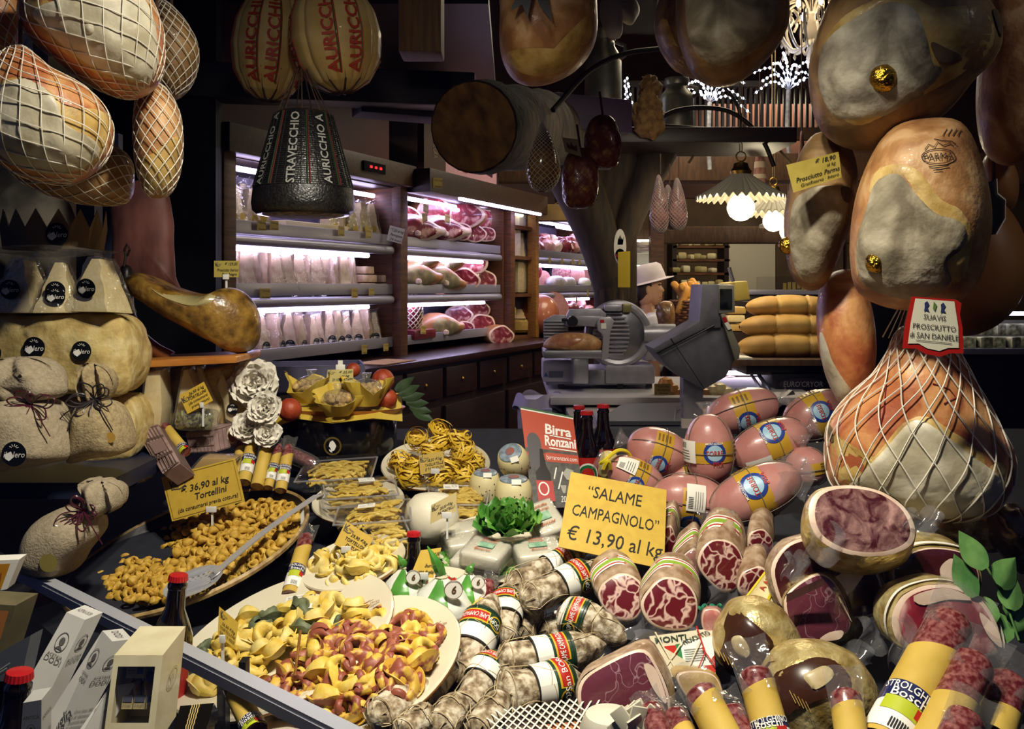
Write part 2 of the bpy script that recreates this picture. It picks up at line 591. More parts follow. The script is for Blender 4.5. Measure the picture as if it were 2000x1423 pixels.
class Saus:
 """a sausage-like solid between two places; th = 0 faces the eye"""
 def __init__(s,p0,p1,r,prof=None,bend=None,flat=1.0):
  s.p0,s.p1,s.r=Vector(p0),Vector(p1),r
  s.L=(s.p1-s.p0).length
  s.ax=(s.p1-s.p0).normalized()
  m=(s.p0+s.p1)/2
  e=Vector((0,0,EYE))-m
  s.n1=(e-s.ax*e.dot(s.ax)).normalized()
  s.n2=s.n1.cross(s.ax).normalized()
  s.prof=prof or(lambda t:min(1,(1-abs(2*t-1)**5))**.5 if 0<t<1 else 0)
  s.bend=Vector(bend)if bend else None
  s.flat=flat
 def c(s,t):
  p=s.p0.lerp(s.p1,t)
  if s.bend:p=p+s.bend*(1-(2*t-1)**2)
  return p
 def at(s,t,th,off=0):
  r=s.r*s.prof(t)+off
  return s.c(t)+s.n1*(r*cos(th)*s.flat)+s.n2*(r*sin(th))
 def md(s,nt=28,n=28,nz=0,nscale=40,seed=0):
  V,Fc=[],[]
  for i in range(nt+1):
   t=.5-.5*cos(pi*i/nt)
   for k in range(n):
    V.append(s.at(t,2*pi*k/n))
  for i in range(nt):
   for k in range(n):
    k2=(k+1)%n
    Fc.append((i*n+k,i*n+k2,(i+1)*n+k2,(i+1)*n+k))
  Fc.append(tuple(reversed(range(n))));Fc.append(tuple(nt*n+k for k in range(n)))
  if nz:
   for v in V:
    v+=noise.noise_vector(v*nscale+Vector((seed,0,seed)))*nz
  return V,Fc
 def patch(s,t0,t1,a0,a1,off=.0015,nt=6,na=20):
  return grid(lambda u,v:s.at(t0+(t1-t0)*v,a0+(a1-a0)*u,off),na,nt)
 def disc(s,t,th,R0,off=.002,n=24,R1=0.0):
  """round (ring) spot of radius R0 metres on the skin"""
  V,Fc=[],[]
  K=4
  for i in range(K+1):
   rr=R0+(R1-R0)*i/K
   for k in range(n):
    a=2*pi*k/n
    V.append(s.at(t+rr*cos(a)/s.L,th+rr*sin(a)/max(1e-4,s.r*s.prof(t)),off))
  for i in range(K):
   for k in range(n):
    k2=(k+1)%n
    Fc.append((i*n+k,i*n+k2,(i+1)*n+k2,(i+1)*n+k))
  return V,Fc
 def text(s,txt,t,th,h,ang=0,off=.0025,shear=0,bold=.01,wmax=None):
  """lettering on the skin, em height h metres; ang 0 = along the axis, 90 = around it"""
  V2,Fc=text2(txt,shear,bold)
  if not V2:return[],[]
  xs=[p[0]for p in V2];w=(max(xs)-min(xs))*h
  kx=min(1,wmax/w)if wmax else 1
  ca,sa=cos(radians(ang)),sin(radians(ang))
  V=[]
  for x,y in V2:
   x*=h*kx;y*=h
   x,y=x*ca-y*sa,x*sa+y*ca
   V.append(s.at(t+x/s.L,th+y/max(1e-4,s.r*s.prof(t)),off))
  return V,Fc
 def string(s,fn,r=.0008,off=.0015,n=40,nd=4):
  """fn(k) -> (t, theta) for k in 0..1"""
  return tube([s.at(*fn(k/n),off)for k in range(n+1)],r,nd)
def rnd(seed):
 return random.Random(seed)
INK=mat('black_ink','14120f',rough=.7)
CARD=mat('yellow_card','caa83a','c09e34',scale=60,rough=.6)
PAPER=mat('white_paper','e9e6da',rough=.6)
CLIP=mat('clear_clip','dcdcd8',rough=.25,spec=.6)
FILM=film_mat('clear_film',gloss=.09,bump=1,bscale=48,haze=.09)
FILMH=film_mat('cloudy_film',gloss=.07,bump=.8,bscale=30,haze=.16)
PLASTIC=film_mat('clear_plastic',gloss=.035,bump=.15,bscale=20,rough=.06,haze=.015)
STRING=mat('white_string','cfc3a2',rough=.9)
# the room
DARKWOOD=mat('dark_wood','1c0f0a','2c170e',scale=6,rough=.45,bump=.15,stretch=(1,1,8),bscale=30)
MIDWOOD=mat('mid_wood','4a2a14','6b4122',scale=5,rough=.5,bump=.15,stretch=(2,2,14),bscale=20)
OAK=mat('oak_wood','8a5c28','a87636',scale=6,rough=.45,bump=.1,stretch=(3,3,16))
BEAMW=mat('beam_wood','3a2512','543619',scale=5,rough=.7,bump=.3,stretch=(10,2,2))
BARK=mat('bark','150e08','453320',lo=.36,hi=.64,scale=14,rough=.9,bump=.9,bscale=26,stretch=(3,3,.7))
HEWN=mat('hewn_trunk','140d06','3c2a12',lo=.3,hi=.7,detail=8,scale=12,rough=.8,bump=.5,bscale=12,stretch=(3,3,.6))
STEEL=mat('brushed_steel','b9bac0',rough=.32,metal=.9)
ALU=mat('aluminium','c2c4cc',rough=.35,metal=.35)
LIP=mat('shelf_steel','a6a4b4',rough=.4,metal=.5)
CASEBACK=mat('case_back','6a6478','9b94ac',scale=18,kind='wave',rough=.4,stretch=(.001,.001,1),lo=.3,hi=.5)
LED=mat('led_tube','ffffff',emit=24,ecol='d6caff')
BRASS=mat('brass','b08a3a',rough=.3,metal=1)
STONE=mat('rough_stone','5b564b','9b9280',scale=9,rough=.95,bump=1,bscale=14,detail=8)
PLASTER=mat('dim_plaster','4a3a2a','5a4833',scale=3,rough=.9)
TERRA=mat('brown_floor','3c2716','573a21',scale=2,rough=.5)
RED_T=mat('dull_red_panel','3c1313','521c18',scale=4,rough=.6)
FRAMEB=mat('black_metal','16161a',rough=.4,metal=.4)
struct('floor',box(14,15,.1,(1,6.6,-.05)),TERRA)
struct('ceiling',box(14,15,.1,(1,7,4.6)),mat('ceiling_dark','1c130d','2a1d13',scale=3,rough=.9))
wl=box(9.6,.12,4.6,(2.4,.57,2.3))
struct('wall_left',xf(wl,T(WX,WY,0)@R('Z',66)),mat('wall_maroon','2a1214','3a1a18',scale=3,rough=.8))
struct('wall_back',box(12,.15,4.6,(3.2,10.6,2.3)),PLASTER)
struct('wall_right',box(.15,11,4.6,(6.2,5.6,2.3)),PLASTER)
# stone pier at the window's corner, dark boarded wall between it and the cabinets
struct('wall_stone',box(1.3,.3,3.5,(-2.1,2.95,1.75)),STONE)
struct('wall_boards',xf(box(1.5,.08,3.5,(0,0,1.75)),T(-1.92,3.55,0)@R('Z',2)),mat('night_boards','0f1017','171a26',scale=6,rough=.7,stretch=(8,8,1)))
# shop window: pane and the street outside
pv=mat('street_cobbles','1c2238','39456e',scale=9,kind='voronoi',lo=.0,hi=.12,rough=.6)
struct('pavement',box(60,24,.1,(0,-11.5,-.05)),pv)
struct('wall_opposite',box(60,.5,12,(0,-23.8,6)),mat('night_facade','26304e','323c5c',scale=2,rough=.9))
gp=bpy.data.materials.new('window_glass');gp.use_nodes=True
_n,_l=gp.node_tree.nodes,gp.node_tree.links
_n.remove(_n['Principled BSDF'])
_t=_n.new('ShaderNodeBsdfTransparent');_g=_n.new('ShaderNodeBsdfGlossy');_g.inputs['Roughness'].default_value=.02
_m=_n.new('ShaderNodeMixShader');_m.inputs[0].default_value=.06
_l.new(_t.outputs[0],_m.inputs[1]);_l.new(_g.outputs[0],_m.inputs[2]);_l.new(_m.outputs[0],_n['Material Output'].inputs[0])
struct('window_1',box(3.4,.006,2.6,(0.1,.62,1.75)),gp)
struct('trim_1',join(box(3.7,.12,.5,(.1,.62,.2)),box(3.7,.12,.3,(.1,.62,3.2)),box(.14,.12,3.2,(-1.67,.62,1.6)),box(.14,.12,3.2,(1.87,.62,1.6))),FRAMEB)
# cabinets along the wall
SH=(1.80,1.53,1.24)
RC=(0,0,radians(66))
def case(t0,t1,name,label,lip0=0.0):
 w=t1-t0
 root=thing(name,label,'cabinet',C(t0,0,1.18),rot=RC)
 z0=1.18
 obj('case_back',box(w,.02,.96,(w/2,.46,.45)),CASEBACK,root)
 obj('top_panel',box(w,.46,.03,(w/2,.24,.93)),DARKWOOD,root)
 obj('side_panel',box(.05,.48,.98,(w-.0,.24,.45),.004),MIDWOOD,root)
 obj('side_panel',box(.075,.06,.98,(.0,-.01,.45),.006),MIDWOOD,root)
 obj('side_panel',box(.02,.44,.96,(.03,.24,.45)),CASEBACK,root)
 for i,z in enumerate(SH):
  sh=obj('shelf',box(w-.07,.43,.018,(w/2,.235,z-z0-.012)),LIP,root)
  obj('shelf_lip',box(w-.07,.012,.055,(w/2,.018,z-z0+.008),.003),LIP,sh)
  if i<2:
   obj('round_rail',tube([(.05,.012,z-z0-.05),(w-.06,.012,z-z0-.05)],.024,12),LIP,sh)
   obj('light_tube',tube([(.06,.035,z-z0-.085),(w*.82,.035,z-z0-.085)],.011,8),LED,sh)
 for k in(0,1):
  a,b=(.05,w*.52)if k==0 else(w*.5,w-.05)
  obj('light_tube',tube([(a,.03+.1*k,.875),(b,.03+.1*k,.875)],.012,8),LED,root)
 return root
case(0.0,1.387,'cheese_cabinet','chilled wall cabinet with parmesan wedges on three lit shelves')
case(1.387,2.803,'ham_cabinet','chilled wall cabinet stacked with cut red hams on lit shelves')
case(3.313,5.0,'sausage_cabinet','chilled wall cabinet with mortadella and sausages, behind the forked trunk')
# header boards over the cabinets
hb=tag(obj('header_board',xf(box(1.5,.1,.12,(.72,0,0),.005),T(*C(-.02,-.03,2.16))@R('Z',66)),mat('header_wood','3a2616','50351c',scale=5,rough=.5,stretch=(2,12,12))),'brown header board with a small control display above the cheese cabinet','board')
dsp=obj('control_display',xf(box(.2,.012,.05,(1.03,-.056,.0)),T(*C(-.02,-.03,2.16))@R('Z',66)),mat('display_black','08080c',rough=.2),hb)
for k in range(3):
 obj('indicator_light',xf(box(.018,.004,.012,(.99+.045*k,-.064,0)),T(*C(-.02,-.03,2.16))@R('Z',66)),mat('red_led','ff2a30',emit=1.2),dsp)
tag(obj('header_board',xf(box(1.75,.16,.13,(.88,0,0),.005),T(*C(1.42,-.1,2.14))@R('Z',66)),mat('header_dark','2a1a10','40291a',scale=5,rough=.5,stretch=(2,12,12))),'dark wooden header beam over the ham cabinet','board')
obj_l=thing('light_strip','long white light strip under the dark header beam of the ham cabinet','light',C(1.45,-.16,2.07),rot=RC)
obj('light_tube',tube([(.35,-.01,0),(1.6,-.01,0)],.012,8),LED,obj_l)
# narrow wooden shelf between the cabinets
ns=thing('cheese_shelf','narrow open wooden shelf with pale cheeses between two cabinets','shelf',C(2.803,-.02,1.18),rot=RC)
w=.51
obj('post',box(.07,.07,.93,(.03,0,.46),.004),MIDWOOD,ns)
obj('post',box(.06,.07,.93,(w-.03,0,.46),.004),OAK,ns)
obj('back_panel',box(w,.02,.95,(w/2,.34,.47)),mat('cream_panel','cfc6a4',rough=.7),ns)
for z in(.0,.31,.58,.80):
 obj('shelf_board',box(w-.06,.34,.025,(w/2,.17,z)),MIDWOOD,ns)
lt=obj('light_tube',tube([(.1,.06,.9),(w-.1,.06,.9)],.01,8),mat('warm_tube','ffffff',emit=7,ecol='ffeec8'),ns)
# counter with drawers below
ct=thing('drawer_counter','long dark wooden counter with small brass knobbed drawers below the cabinets','counter',C(-.6,0,0),rot=RC)
obj('counter_top',box(3.95,.78,.035,(1.9,.08,1.155),.006),mat('counter_wood','24120d','3a1d14',scale=6,rough=.3,stretch=(2,14,14)),ct)
obj('cabinet_body',box(3.85,.7,1.14,(1.9,.1,.57)),DARKWOOD,ct)
for k in range(8):
 dr=obj('drawer',box(.38,.02,.16,(.55+k*.42,-.265,1.03),.005),mat('drawer_wood','20100b','331a11',scale=6,rough=.4,stretch=(2,12,12)),ct)
 obj('knob',xf(lathe([(.0,-.016),(.010,-.014),(.012,-.006),(.005,0)],12),T(.55+k*.42,-.285,1.03)@R('X',90)),BRASS,dr)
for k in range(4):
 obj('door',box(.78,.02,.8,(.75+k*.84,-.262,.5),.005),DARKWOOD,ct)
 # maroon upper wall cupboards with a switch plate
tag(obj('wall_cupboard',xf(box(1.45,.3,.55,(.65,.2,0),.006),T(*C(0,0,2.5))@R('Z',66)),RED_T),'dark maroon cupboard front above the cheese cabinet','cupboard')
# forked tree trunk that carries the loft
tk=thing('trunk_post','forked rough tree trunk standing as a post in the middle of the shop','post',W(1200,1000,5.0),world=True)
ks=5.0/F
def tpath(a):return[W(x,y,5.0)for x,y in a]
obj('trunk',tube(spline(tpath([(1197,2000),(1197,800),(1197,600),(1196,530),(1194,505)]),6),[.105]*19+[.10]*2+[.10]*4,18),BARK,tk)
obj('limb',tube(spline(tpath([(1195,560),(1176,480),(1145,400),(1110,320),(1080,230)]),6),[.105+.06*k/24 for k in range(25)],16),HEWN,tk)
obj('limb',tube(spline(tpath([(1202,560),(1208,490),(1232,410),(1268,330),(1305,250)]),6),[.07+.045*k/24 for k in range(25)],16),HEWN,tk)
obj('middle_wedge',box(.22,.16,1.1,W(1203,400,5.02),.02),HEWN,tk)
sg=thing('oval_sign','oval white sign with a crown and a red crest hung on the forked trunk','sign',W(1212,485,4.8),world=True)
q=Quad(W(1199,447,4.8),W(1223,447,4.8),W(1223,517,4.8),W(1199,517,4.8))
ov=[(.5+.5*cos(a),.5+.5*sin(a))for a in[2*pi*k/28 for k in range(28)]]
obj('plate',thick(q.poly(ov,0),.004),PAPER,sg)
obj('crown_print',join(q.poly([(.2,.2),(.32,.3),(.5,.16),(.68,.3),(.8,.2),(.72,.44),(.28,.44)],.004)),mat('grey_print','6a665c',rough=.7),sg)
obj('crest_print',q.ell(.5,.72,.17,.004,asp=.8),mat('red_print','a8221c',rough=.6),sg)
q=Quad(W(1207,492,4.78),W(1231,490,4.78),W(1231,561,4.78),W(1207,561,4.78))
tag(obj('yellow_card',q.plate(.003),mat('gloss_yellow_card','c9b03a',rough=.15,coat=.6)),'glossy yellow card nailed to the trunk under the oval sign','card')
# loft, beams, logs
struct('beam_1',xf(box(4.6,.22,.2,(0,0,0),.01),T(2.2,6.6,2.42)),BEAMW)
struct('beam_2',xf(box(5.4,.18,.16,(0,0,0),.01),T(3.0,8.7,2.05)),BEAMW)
struct('beam_3',box(.14,.14,.9,(W(824,0,3.0)+Vector((0,0,.26)))[:],.006),mat('pine_beam','6a4a22','86602e',scale=6,rough=.6,bump=.1,stretch=(12,12,1)))
struct('trim_2',xf(box(1.6,.14,.14,(0,0,0),.01),T(-.95,3.6,2.36)@R('Z',10)),DARKWOOD)
struct('trim_3',xf(box(1.3,.16,.16,(0,0,0),.01),T(-.06,4.02,2.35)@R('Z',24)),mat('plum_beam','24142a','301c34',scale=6,rough=.6))
struct('trim_4',box(2.0,2.4,.06,(-1.1,5.0,2.78)),DARKWOOD)
lg=thing('log_beam','thick sawn log with a pale end grain, laid across below the loft','beam',W(940,250,3.4),world=True)
a,b=W(925,248,3.2),W(1085,252,4.3)
fr=tube([a.lerp(b,k/10)for k in range(11)],[.165+.012*sin(k*2.1)for k in range(11)],22)
obj('bark_log',fr,BARK,lg)
dz=(a-b).normalized()
obj('end_grain',tube([a,a+dz*.006],.158,22),mat('end_grain','5e3e1c','a87838',scale=14,lo=.3,hi=.7,detail=8,rough=.7,stretch=(1,4,1)),lg)
# loft railing
lf=thing('loft_railing','dark slatted railing of the loft behind the hanging lamps','railing',W(1420,250,7.4),world=True)
obj('top_rail',box(3.0,.06,.05,W(1500,165,7.4)[:]),DARKWOOD,lf)
obj('bottom_rail',box(3.0,.08,.10,W(1500,262,7.4)[:]),BEAMW,lf)
bars=[box(.022,.03,.42,(W(1235+k*11,212,7.4))[:])for k in range(46)]
obj('bars',join(*bars),DARKWOOD,lf)
lf['kind']='thing'
struct('wall_loft',box(5.5,.1,2.2,(2.6,8.6,3.5)),mat('loft_wall','301509','44200f',scale=2,rough=.9))
# two milk churns up on the ledge
CHURN=mat('old_tin','6f6b62','8d887c',scale=8,rough=.4,metal=.7,bump=.1)
def churn(px,py0,py1,wpx,Y,lab):
 s=Y/F
 h=(py1-py0)*s;r=wpx/2*s
 o=thing('milk_churn',lab,'milk churn',W(px,py1,Y))
 obj('body',lathe([(r*.96,0),(r,.02),(r,h*.62),(r*.92,h*.70),(r*.62,h*.80),(r*.6,h*.88)],26),CHURN,o)
 obj('lid',lathe([(r*.66,h*.86),(r*.74,h*.93),(r*.70,h*.97),(r*.1,h)],24),CHURN,o)
 obj('handle',tube([(r*.9,-.02,h*.66),(r*1.18,-.02,h*.7),(r*1.15,-.02,h*.8),(r*.66,-.02,h*.84)],.012,6),CHURN,o)
churn(1178,55,235,72,4.6,'grey metal milk churn on the ledge behind the big central ham')
churn(1322,150,268,66,4.9,'grey metal milk churn beside the wrapped brown figure')
tag(obj('ledge_board',box(1.5,.5,.08,W(1255,278,4.8)[:],.01),DARKWOOD),'dark ledge board carrying the two milk churns','shelf')
wf=Blob([(0,.16),(.05,.13),(.05,.06),(.07,-.02),(.06,-.13),(0,-.16),(-.06,-.13),(-.08,-.02),(-.05,.06),(-.04,.13)],.06)
tag(obj('wrapped_figure',wf.md(8,.02,40),mat('brown_wrap','6b4a24','94703c',scale=30,rough=.8,bump=.6),loc=W(1268,208,4.5)),'crumpled brown paper wrapped bundle standing between the milk churns','bundle')
wf=Blob([(-.02,.12),(.05,.12),(.09,.04),(.12,.06),(.15,.0),(.12,-.07),(.07,-.05),(.06,-.13),(.0,-.13),(-.04,-.02)],.07)
tag(obj('white_figure',wf.md(8,.006,20),mat('plaster_white','cfc6b4',rough=.5),loc=W(1188,20,4.3)),'smooth white plaster figure up on the milk churn','figure')
# iron rod arcs
IRON=mat('iron_rod','241a14',rough=.6,metal=.6)
tag(obj('iron_arch',tube(spline([W(1250,255,4.6),W(1320,216,4.6),W(1400,212,4.6),W(1450,232,4.6),W(1490,275,4.6),W(1512,325,4.6)],10),.012,8),IRON),'curved iron rod carrying the pendant lamps','rod')
tag(obj('iron_brace',join(tube([W(1278,243,4.62),W(1460,257,4.62)],.008,8),tube(spline([W(1405,160,4.62),W(1440,205,4.62),W(1450,260,4.62)],8),.009,8)),IRON),'straight iron brace across the curved rod','rod')
tag(obj('long_iron_rod',tube(spline([W(1080,215,3.6),W(1150,140,3.8),W(1220,105,4.0),W(1290,95,4.2)],10),.012,8),IRON),'bent black iron rod running up past the central ham','rod')
tag(obj('hanging_rope',tube(spline([W(1345,318,5),W(1375,282,5),W(1440,288,5),W(1500,275,5),W(1545,320,5)],10),.008,6),mat('rope','7a6a46',rough=.9)),'slack pale rope strung behind the pendant lamps','rope')
# pendant lamps with pleated shades
GLOBE=mat('lit_globe','ffffff',emit=9,ecol='ffe7ae')
SHADE=mat('pleated_glass','a8a290',rough=.25,spec=.6,sss=0)
def pendant(px,py,Y,R0,lab,grp=None):
 o=thing('pendant_lamp',lab,'lamp',W(px,py,Y))
 def f(u,v):
  a=2*pi*u;r=.035+(R0-.035)*v
  fl=.011*v*sin(a*34)
  return(r*cos(a),r*sin(a),.13*(1-v)**1.15+fl-.02)
 obj('lamp_shade',thick(grid(f,272,10,True),.004),SHADE,o,60)
 obj('cap',lathe([(.05,.10),(.055,.12),(.04,.14),(.035,.16),(.01,.17)],20),BRASS,o)
 rg=[(.025*cos(a),0,.195+.025*sin(a))for a in[2*pi*k/16 for k in range(16)]]
 obj('ring',tube(rg,.004,6,True),BRASS,o)
 obj('cord',join(tube([(-.006,0,.22),(-.02,0,2.55)],.003,6),tube([(.006,0,.22),(.02,0,2.55)],.003,6)),mat('cord','7a6a4a',rough=.8),o)
 obj('globe_bulb',lathe([(.0001,-.135),(.03,-.129),(.055,-.11),(.068,-.082),(.07,-.065),(.066,-.045),(.05,-.02),(.03,0)],26),GLOBE,o)
 return o
pendant(1447,380,4.6,.225,'lit pleated pendant lamp nearest the forked trunk, its globe bulb whole in view')
pendant(1511,412,5.9,.23,'lit pleated pendant lamp half hidden behind the ham with the price card')
pendant(1540,437,7.3,.23,'farthest lit pleated pendant lamp, only its rim showing by the ham')
for(x,y,Y)in((1447,425,4.6),(1511,440,5.9)):
 lamp('POINT','pendant_light',W(x,y+14,Y),None,14,(1,.84,.55),.08)
 # back of the shop
tag(obj('white_board',box(.62,.03,.68,W(1462,520,10.5)[:],.004),mat('board_white','c9c2b0',rough=.7)),'plain white board hung on the back wall','board')
rk=thing('back_rack','dim rack full of packed cheeses against the back wall','rack',W(1365,640,9.9),world=True)
for k in range(7):
 obj('rack_shelf',box(.62,.34,.025,W(1364,483+k*26,9.9)[:]),MIDWOOD,rk)
for x in(1312,1412):
 obj('rack_post',box(.05,.34,2.1,(W(x,560,9.9).x,9.9,1.06)),DARKWOOD,rk)
rr=rnd(4)
PALE=[mat('pale_pack_%s'%c,c,rough=.35,coat=.3)for c in('b8a878','cfc498','a89a66','d8d0b0')]
pk=[box(.085,.1,.07,(0,0,.035),.02)]
pm=None
n=0
for k in range(7):
 for i in range(7):
  if rr.random()<.12:continue
  p=W(1320+i*14+rr.uniform(-3,3),482+k*26,9.78);p.z+=.012
  if pm is None:
   o=obj('cheese_pack',pk[0],PALE[0],loc=p);pm=o.data
  else:
   me=pm
   o=bpy.data.objects.new('cheese_pack',me);COL.objects.link(o);o.location=p
   o.material_slots[0].link='OBJECT';o.material_slots[0].material=PALE[rr.randrange(4)]
  o.rotation_euler=(0,0,rr.uniform(-.5,.5));s=rr.uniform(.75,1.15);o.scale=(s,s,s*rr.uniform(.7,1.1))
  tag(o,'small pale packed cheese on the dim rack at the back wall','cheese','packed cheeses on the back rack')
  # lit white shelf seen between trunk and salesperson
wsf=thing('white_lit_case','bright white lit shelf case glimpsed behind the salesperson','cabinet',W(1262,600,8.6),world=True)
for y in(492,545,596):
 obj('shelf',box(.3,.3,.03,W(1255,y,8.6)[:]),PAPER,wsf)
obj('case_back',box(.32,.02,.75,W(1256,540,8.75)[:]),PAPER,wsf)
obj('light_tube',tube([W(1238,520,8.5),W(1276,520,8.5)],.012,6),mat('white_tube','ffffff',emit=8,ecol='f4efe0'),wsf)
obj('light_tube',tube([W(1238,470,8.5),W(1272,470,8.5)],.012,6),mat('white_tube'),wsf)
for i,(x,y)in enumerate(((1262,479),(1270,487))):
 tag(obj('round_cheese',lathe([(.05,-.03),(.09,-.02),(.1,0),(.09,.02),(.05,.035)],20),mat('white_cheese','e6dcc0',rough=.5),loc=W(x,y,8.4)),('upper' if i==0 else 'lower')+' round white cheese of the pair in the lit case behind the trunk','cheese')
tag(obj('wood_pillar',box(.12,.12,1.6,W(1282,480,8.2)[:]),MIDWOOD),'wooden pillar standing beside the lit case at the back','pillar')
# goods in the wall cabinets
CHEESE=mat('parmesan_pale','dcc68c','ead9a8',scale=30,rough=.6,bump=.25,bscale=90)
CHEESEP=mat('parmesan_pink','c8a680','e0c6a4',scale=30,rough=.6,bump=.25,bscale=90)
RINDC=mat('cheese_rind','8c6a34','b08c4c',scale=24,rough=.7)
BLACKST=mat('black_sticker','101216',rough=.3,coat=.3)
WHITEP=mat('white_print','f2efe6',rough=.6)
YELST=mat('yellow_sticker','d2b63c',rough=.4)
MEAT=mat('cured_meat','5a1420','8c2c38',scale=14,rough=.35,coat=.5,bump=.2,c3='701c28',lo=.3,hi=.7)
FAT=mat('ham_fat','d9b9a0','eed8c4',scale=22,rough=.4,coat=.4)
MEATF=mat('marbled_ham','6c1624','d8a8a0',scale=9,detail=3,rough=.35,coat=.5,bump=.15,c3='8a2634',lo=.42,hi=.64,distort=1.5)
RIND=mat('ham_rind','9a6238','c08a58',scale=9,rough=.5,coat=.25,bump=.2,bscale=40)
GREYHAM=mat('grey_cured_face','6e664e','a3966c',scale=16,rough=.75,bump=.4,bscale=50,c3='8a7c58')
NET=mat('white_net','e2dccb',rough=.8)
def wedge_md(w=.095,d=.10,h=.21,top=.012,lean=0,seed=0):
 V=[];rr=rnd(seed)
 n=6
 Fc=[]
 for i in range(n+1):
  t=i/n
  hw=w/2*(1-t)+top*t;hd=d/2*(1-t*.45)
  for(sx,sy)in((-1,-1),(1,-1),(1,1),(-1,1)):
   j=.004 if 0<t<1 else .002
   V.append(Vector((sx*hw+lean*t+rr.uniform(-j,j),sy*hd+rr.uniform(-j,j),h*t)))
 for i in range(n):
  for k in range(4):
   k2=(k+1)%4
   Fc.append((4*i+k,4*i+k2,4*i+4+k2,4*i+4+k))
 Fc+=[(3,2,1,0),tuple(4*n+k for k in range(4))]
 return V,Fc
def sticker_on(root,x,y,z,r,tilt=0,mat_=None,wordmark=True,parent=None):
 M=T(x,y,z)@R('X',tilt)
 q=Quad(M@Vector((-r,0,r)),M@Vector((r,0,r)),M@Vector((r,0,-r)),M@Vector((-r,0,-r)))
 q.nrm=(M.to_3x3()@Vector((0,-1,0))).normalized()
 st=obj('sticker',q.ell(.5,.5,.5,.001),mat_ or BLACKST,parent or root,0)
 if wordmark:
  md=join(q.text('il Nero',.5,.52,.34,.25,off=.0016,wmax=.85),q.poly([(.12,.52),(.38,.40),(.5,.62),(.3,.78),(.14,.68)],.0014),*[q.line([(.5+.09*cos(a),.26-.07*sin(a)),(.5+.2*cos(a),.26-.16*sin(a))],.025,.0014)for a in(.2,.8,1.4,2.0,2.7)])
  obj('sticker_print',md,WHITEP,st,0)
 return st
def make_wedge(name,label,group,stick,cm=CHEESE,seed=0,w=.095,h=.21,smat=None):
 o=thing(name,label,'cheese',(0,0,0),group)
 md=wedge_md(w,.1,h,.012,seed=seed)
 obj('cheese',md,cm,o,25)
 fm=xf(wedge_md(w*1.12,.115,h*1.03,.02,seed=seed+50),T(0,0,.002))
 cr=[(-.03,0,h*1.02),(-.045,-.02,h*1.16),(0,.01,h*1.10),(.05,-.01,h*1.18),(.028,0,h*1.02)]
 fl=([Vector(v)for v in cr],[(0,1,2),(0,2,4),(2,3,4)])
 obj('film_wrap',join(fm,fl),film_mat('wedge_film',gloss=.1,bump=1,bscale=60,haze=.025),o,20)
 if stick=='b':sticker_on(o,.004,-.052,h*.22,.026,4)
 if stick=='y':sticker_on(o,.004,-.054,h*.3,.018,4,YELST,False)
 return o
def put_case(o,px,z,d,yaw=0,lean=0,scale=1):
 o.location=C(Ct(px,d),d,z)
 o.rotation_euler=(radians(lean),0,radians(66+yaw))
 o.scale=(scale,)*3
rr=rnd(11)
A=make_wedge('parmesan_wedge','clear-wrapped parmesan wedge standing in the row on the middle shelf','parmesan wedges on the middle shelf',None,CHEESEP)
B=make_wedge('parmesan_wedge','pale parmesan wedge with a round black sticker on the bottom shelf','stickered parmesan wedges on the bottom shelf','b',CHEESEP,3)
D=make_wedge('parmesan_wedge','tall parmesan wedge in crumpled film on the top shelf','parmesan wedges on the top shelf','y',CHEESE,5)
first={}
def row(src,xs,z,d0,key,smin=.85,smax=1.1):
 for x in xs:
  o=src if key not in first else dup(src)
  first[key]=1
  put_case(o,x+rr.uniform(-3,3),z,d0+rr.uniform(-.02,.02),rr.uniform(-50,20),rr.uniform(-4,2),rr.uniform(smin,smax))
row(A,[452,470,492,512,534,552,574,592,612,628,644,662,680],SH[1],.10,'a',.95,1.1)
row(A,[482,522,562,604,636,668],SH[1],.24,'a',1.0,1.1)
row(B,[508,534,558,580,602,620,638,656,675,694,712,728],SH[2],.09,'b',.8,.95)
row(B,[520,546,572,598,622,646,668,690,712],SH[2],.22,'b',1.05,1.2)
row(D,[440,460,482,500,640,660,684,704,722],SH[0],.12,'d',.85,1.0)
row(D,[450,474,672,696],SH[0],.26,'d',1.0,1.1)
# flat pieces at the end of the middle shelf
for i,(x,dz,w)in enumerate(((702,0,.13),(742,0,.14),(706,.045,.12),(744,.045,.11),(704,.09,.09))):
 o=obj('cheese_piece',box(w,.12,.04,(0,0,.02),.006),CHEESEP)
 put_case(o,x,SH[1]+dz,.12,rr.uniform(-8,8))
 tag(o,['bottom flat cheese piece under the wedge row end','bottom flat cheese piece nearest the brown cabinet post','middle flat cheese piece of the stack beside the wedges','upper flat cheese piece nearest the brown cabinet post','topmost flat cheese piece of the stack beside the wedges'][i]+', middle shelf','cheese')
TRAYY=mat('yellow_ticket','c2a95a',rough=.6)
def ticket(px,py,Y,w,h,lab,yaw=66,name='price_ticket',lines=3,rz=0,col=None,cat='price ticket'):
 s=Y/F
 M=Matrix.Translation(W(px,py,Y))@R('Z',yaw)@R('Y',rz)
 a=M@Vector((-w*s/2,0,h*s/2));b=M@Vector((w*s/2,0,h*s/2))
 c=M@Vector((w*s/2,0,-h*s/2));d=M@Vector((-w*s/2,0,-h*s/2))
 q=Quad(a,b,c,d)
 o=thing(name,lab,cat,W(px,py,Y),world=True)
 obj('card',q.plate(.002),col or TRAYY,o,0)
 L=[q.line([(.1,.2),(.28,.16)],.03)]
 for i in range(lines):
  v=.25+.6*i/max(1,lines-1)if lines>1 else .5
  L.append(q.text(['1,20 al kg','Parmigiano','24 mesi'][i%3],.55,v,.26,.25,wmax=.8))
 obj('lettering',join(*L),INK,o,0)
 return o
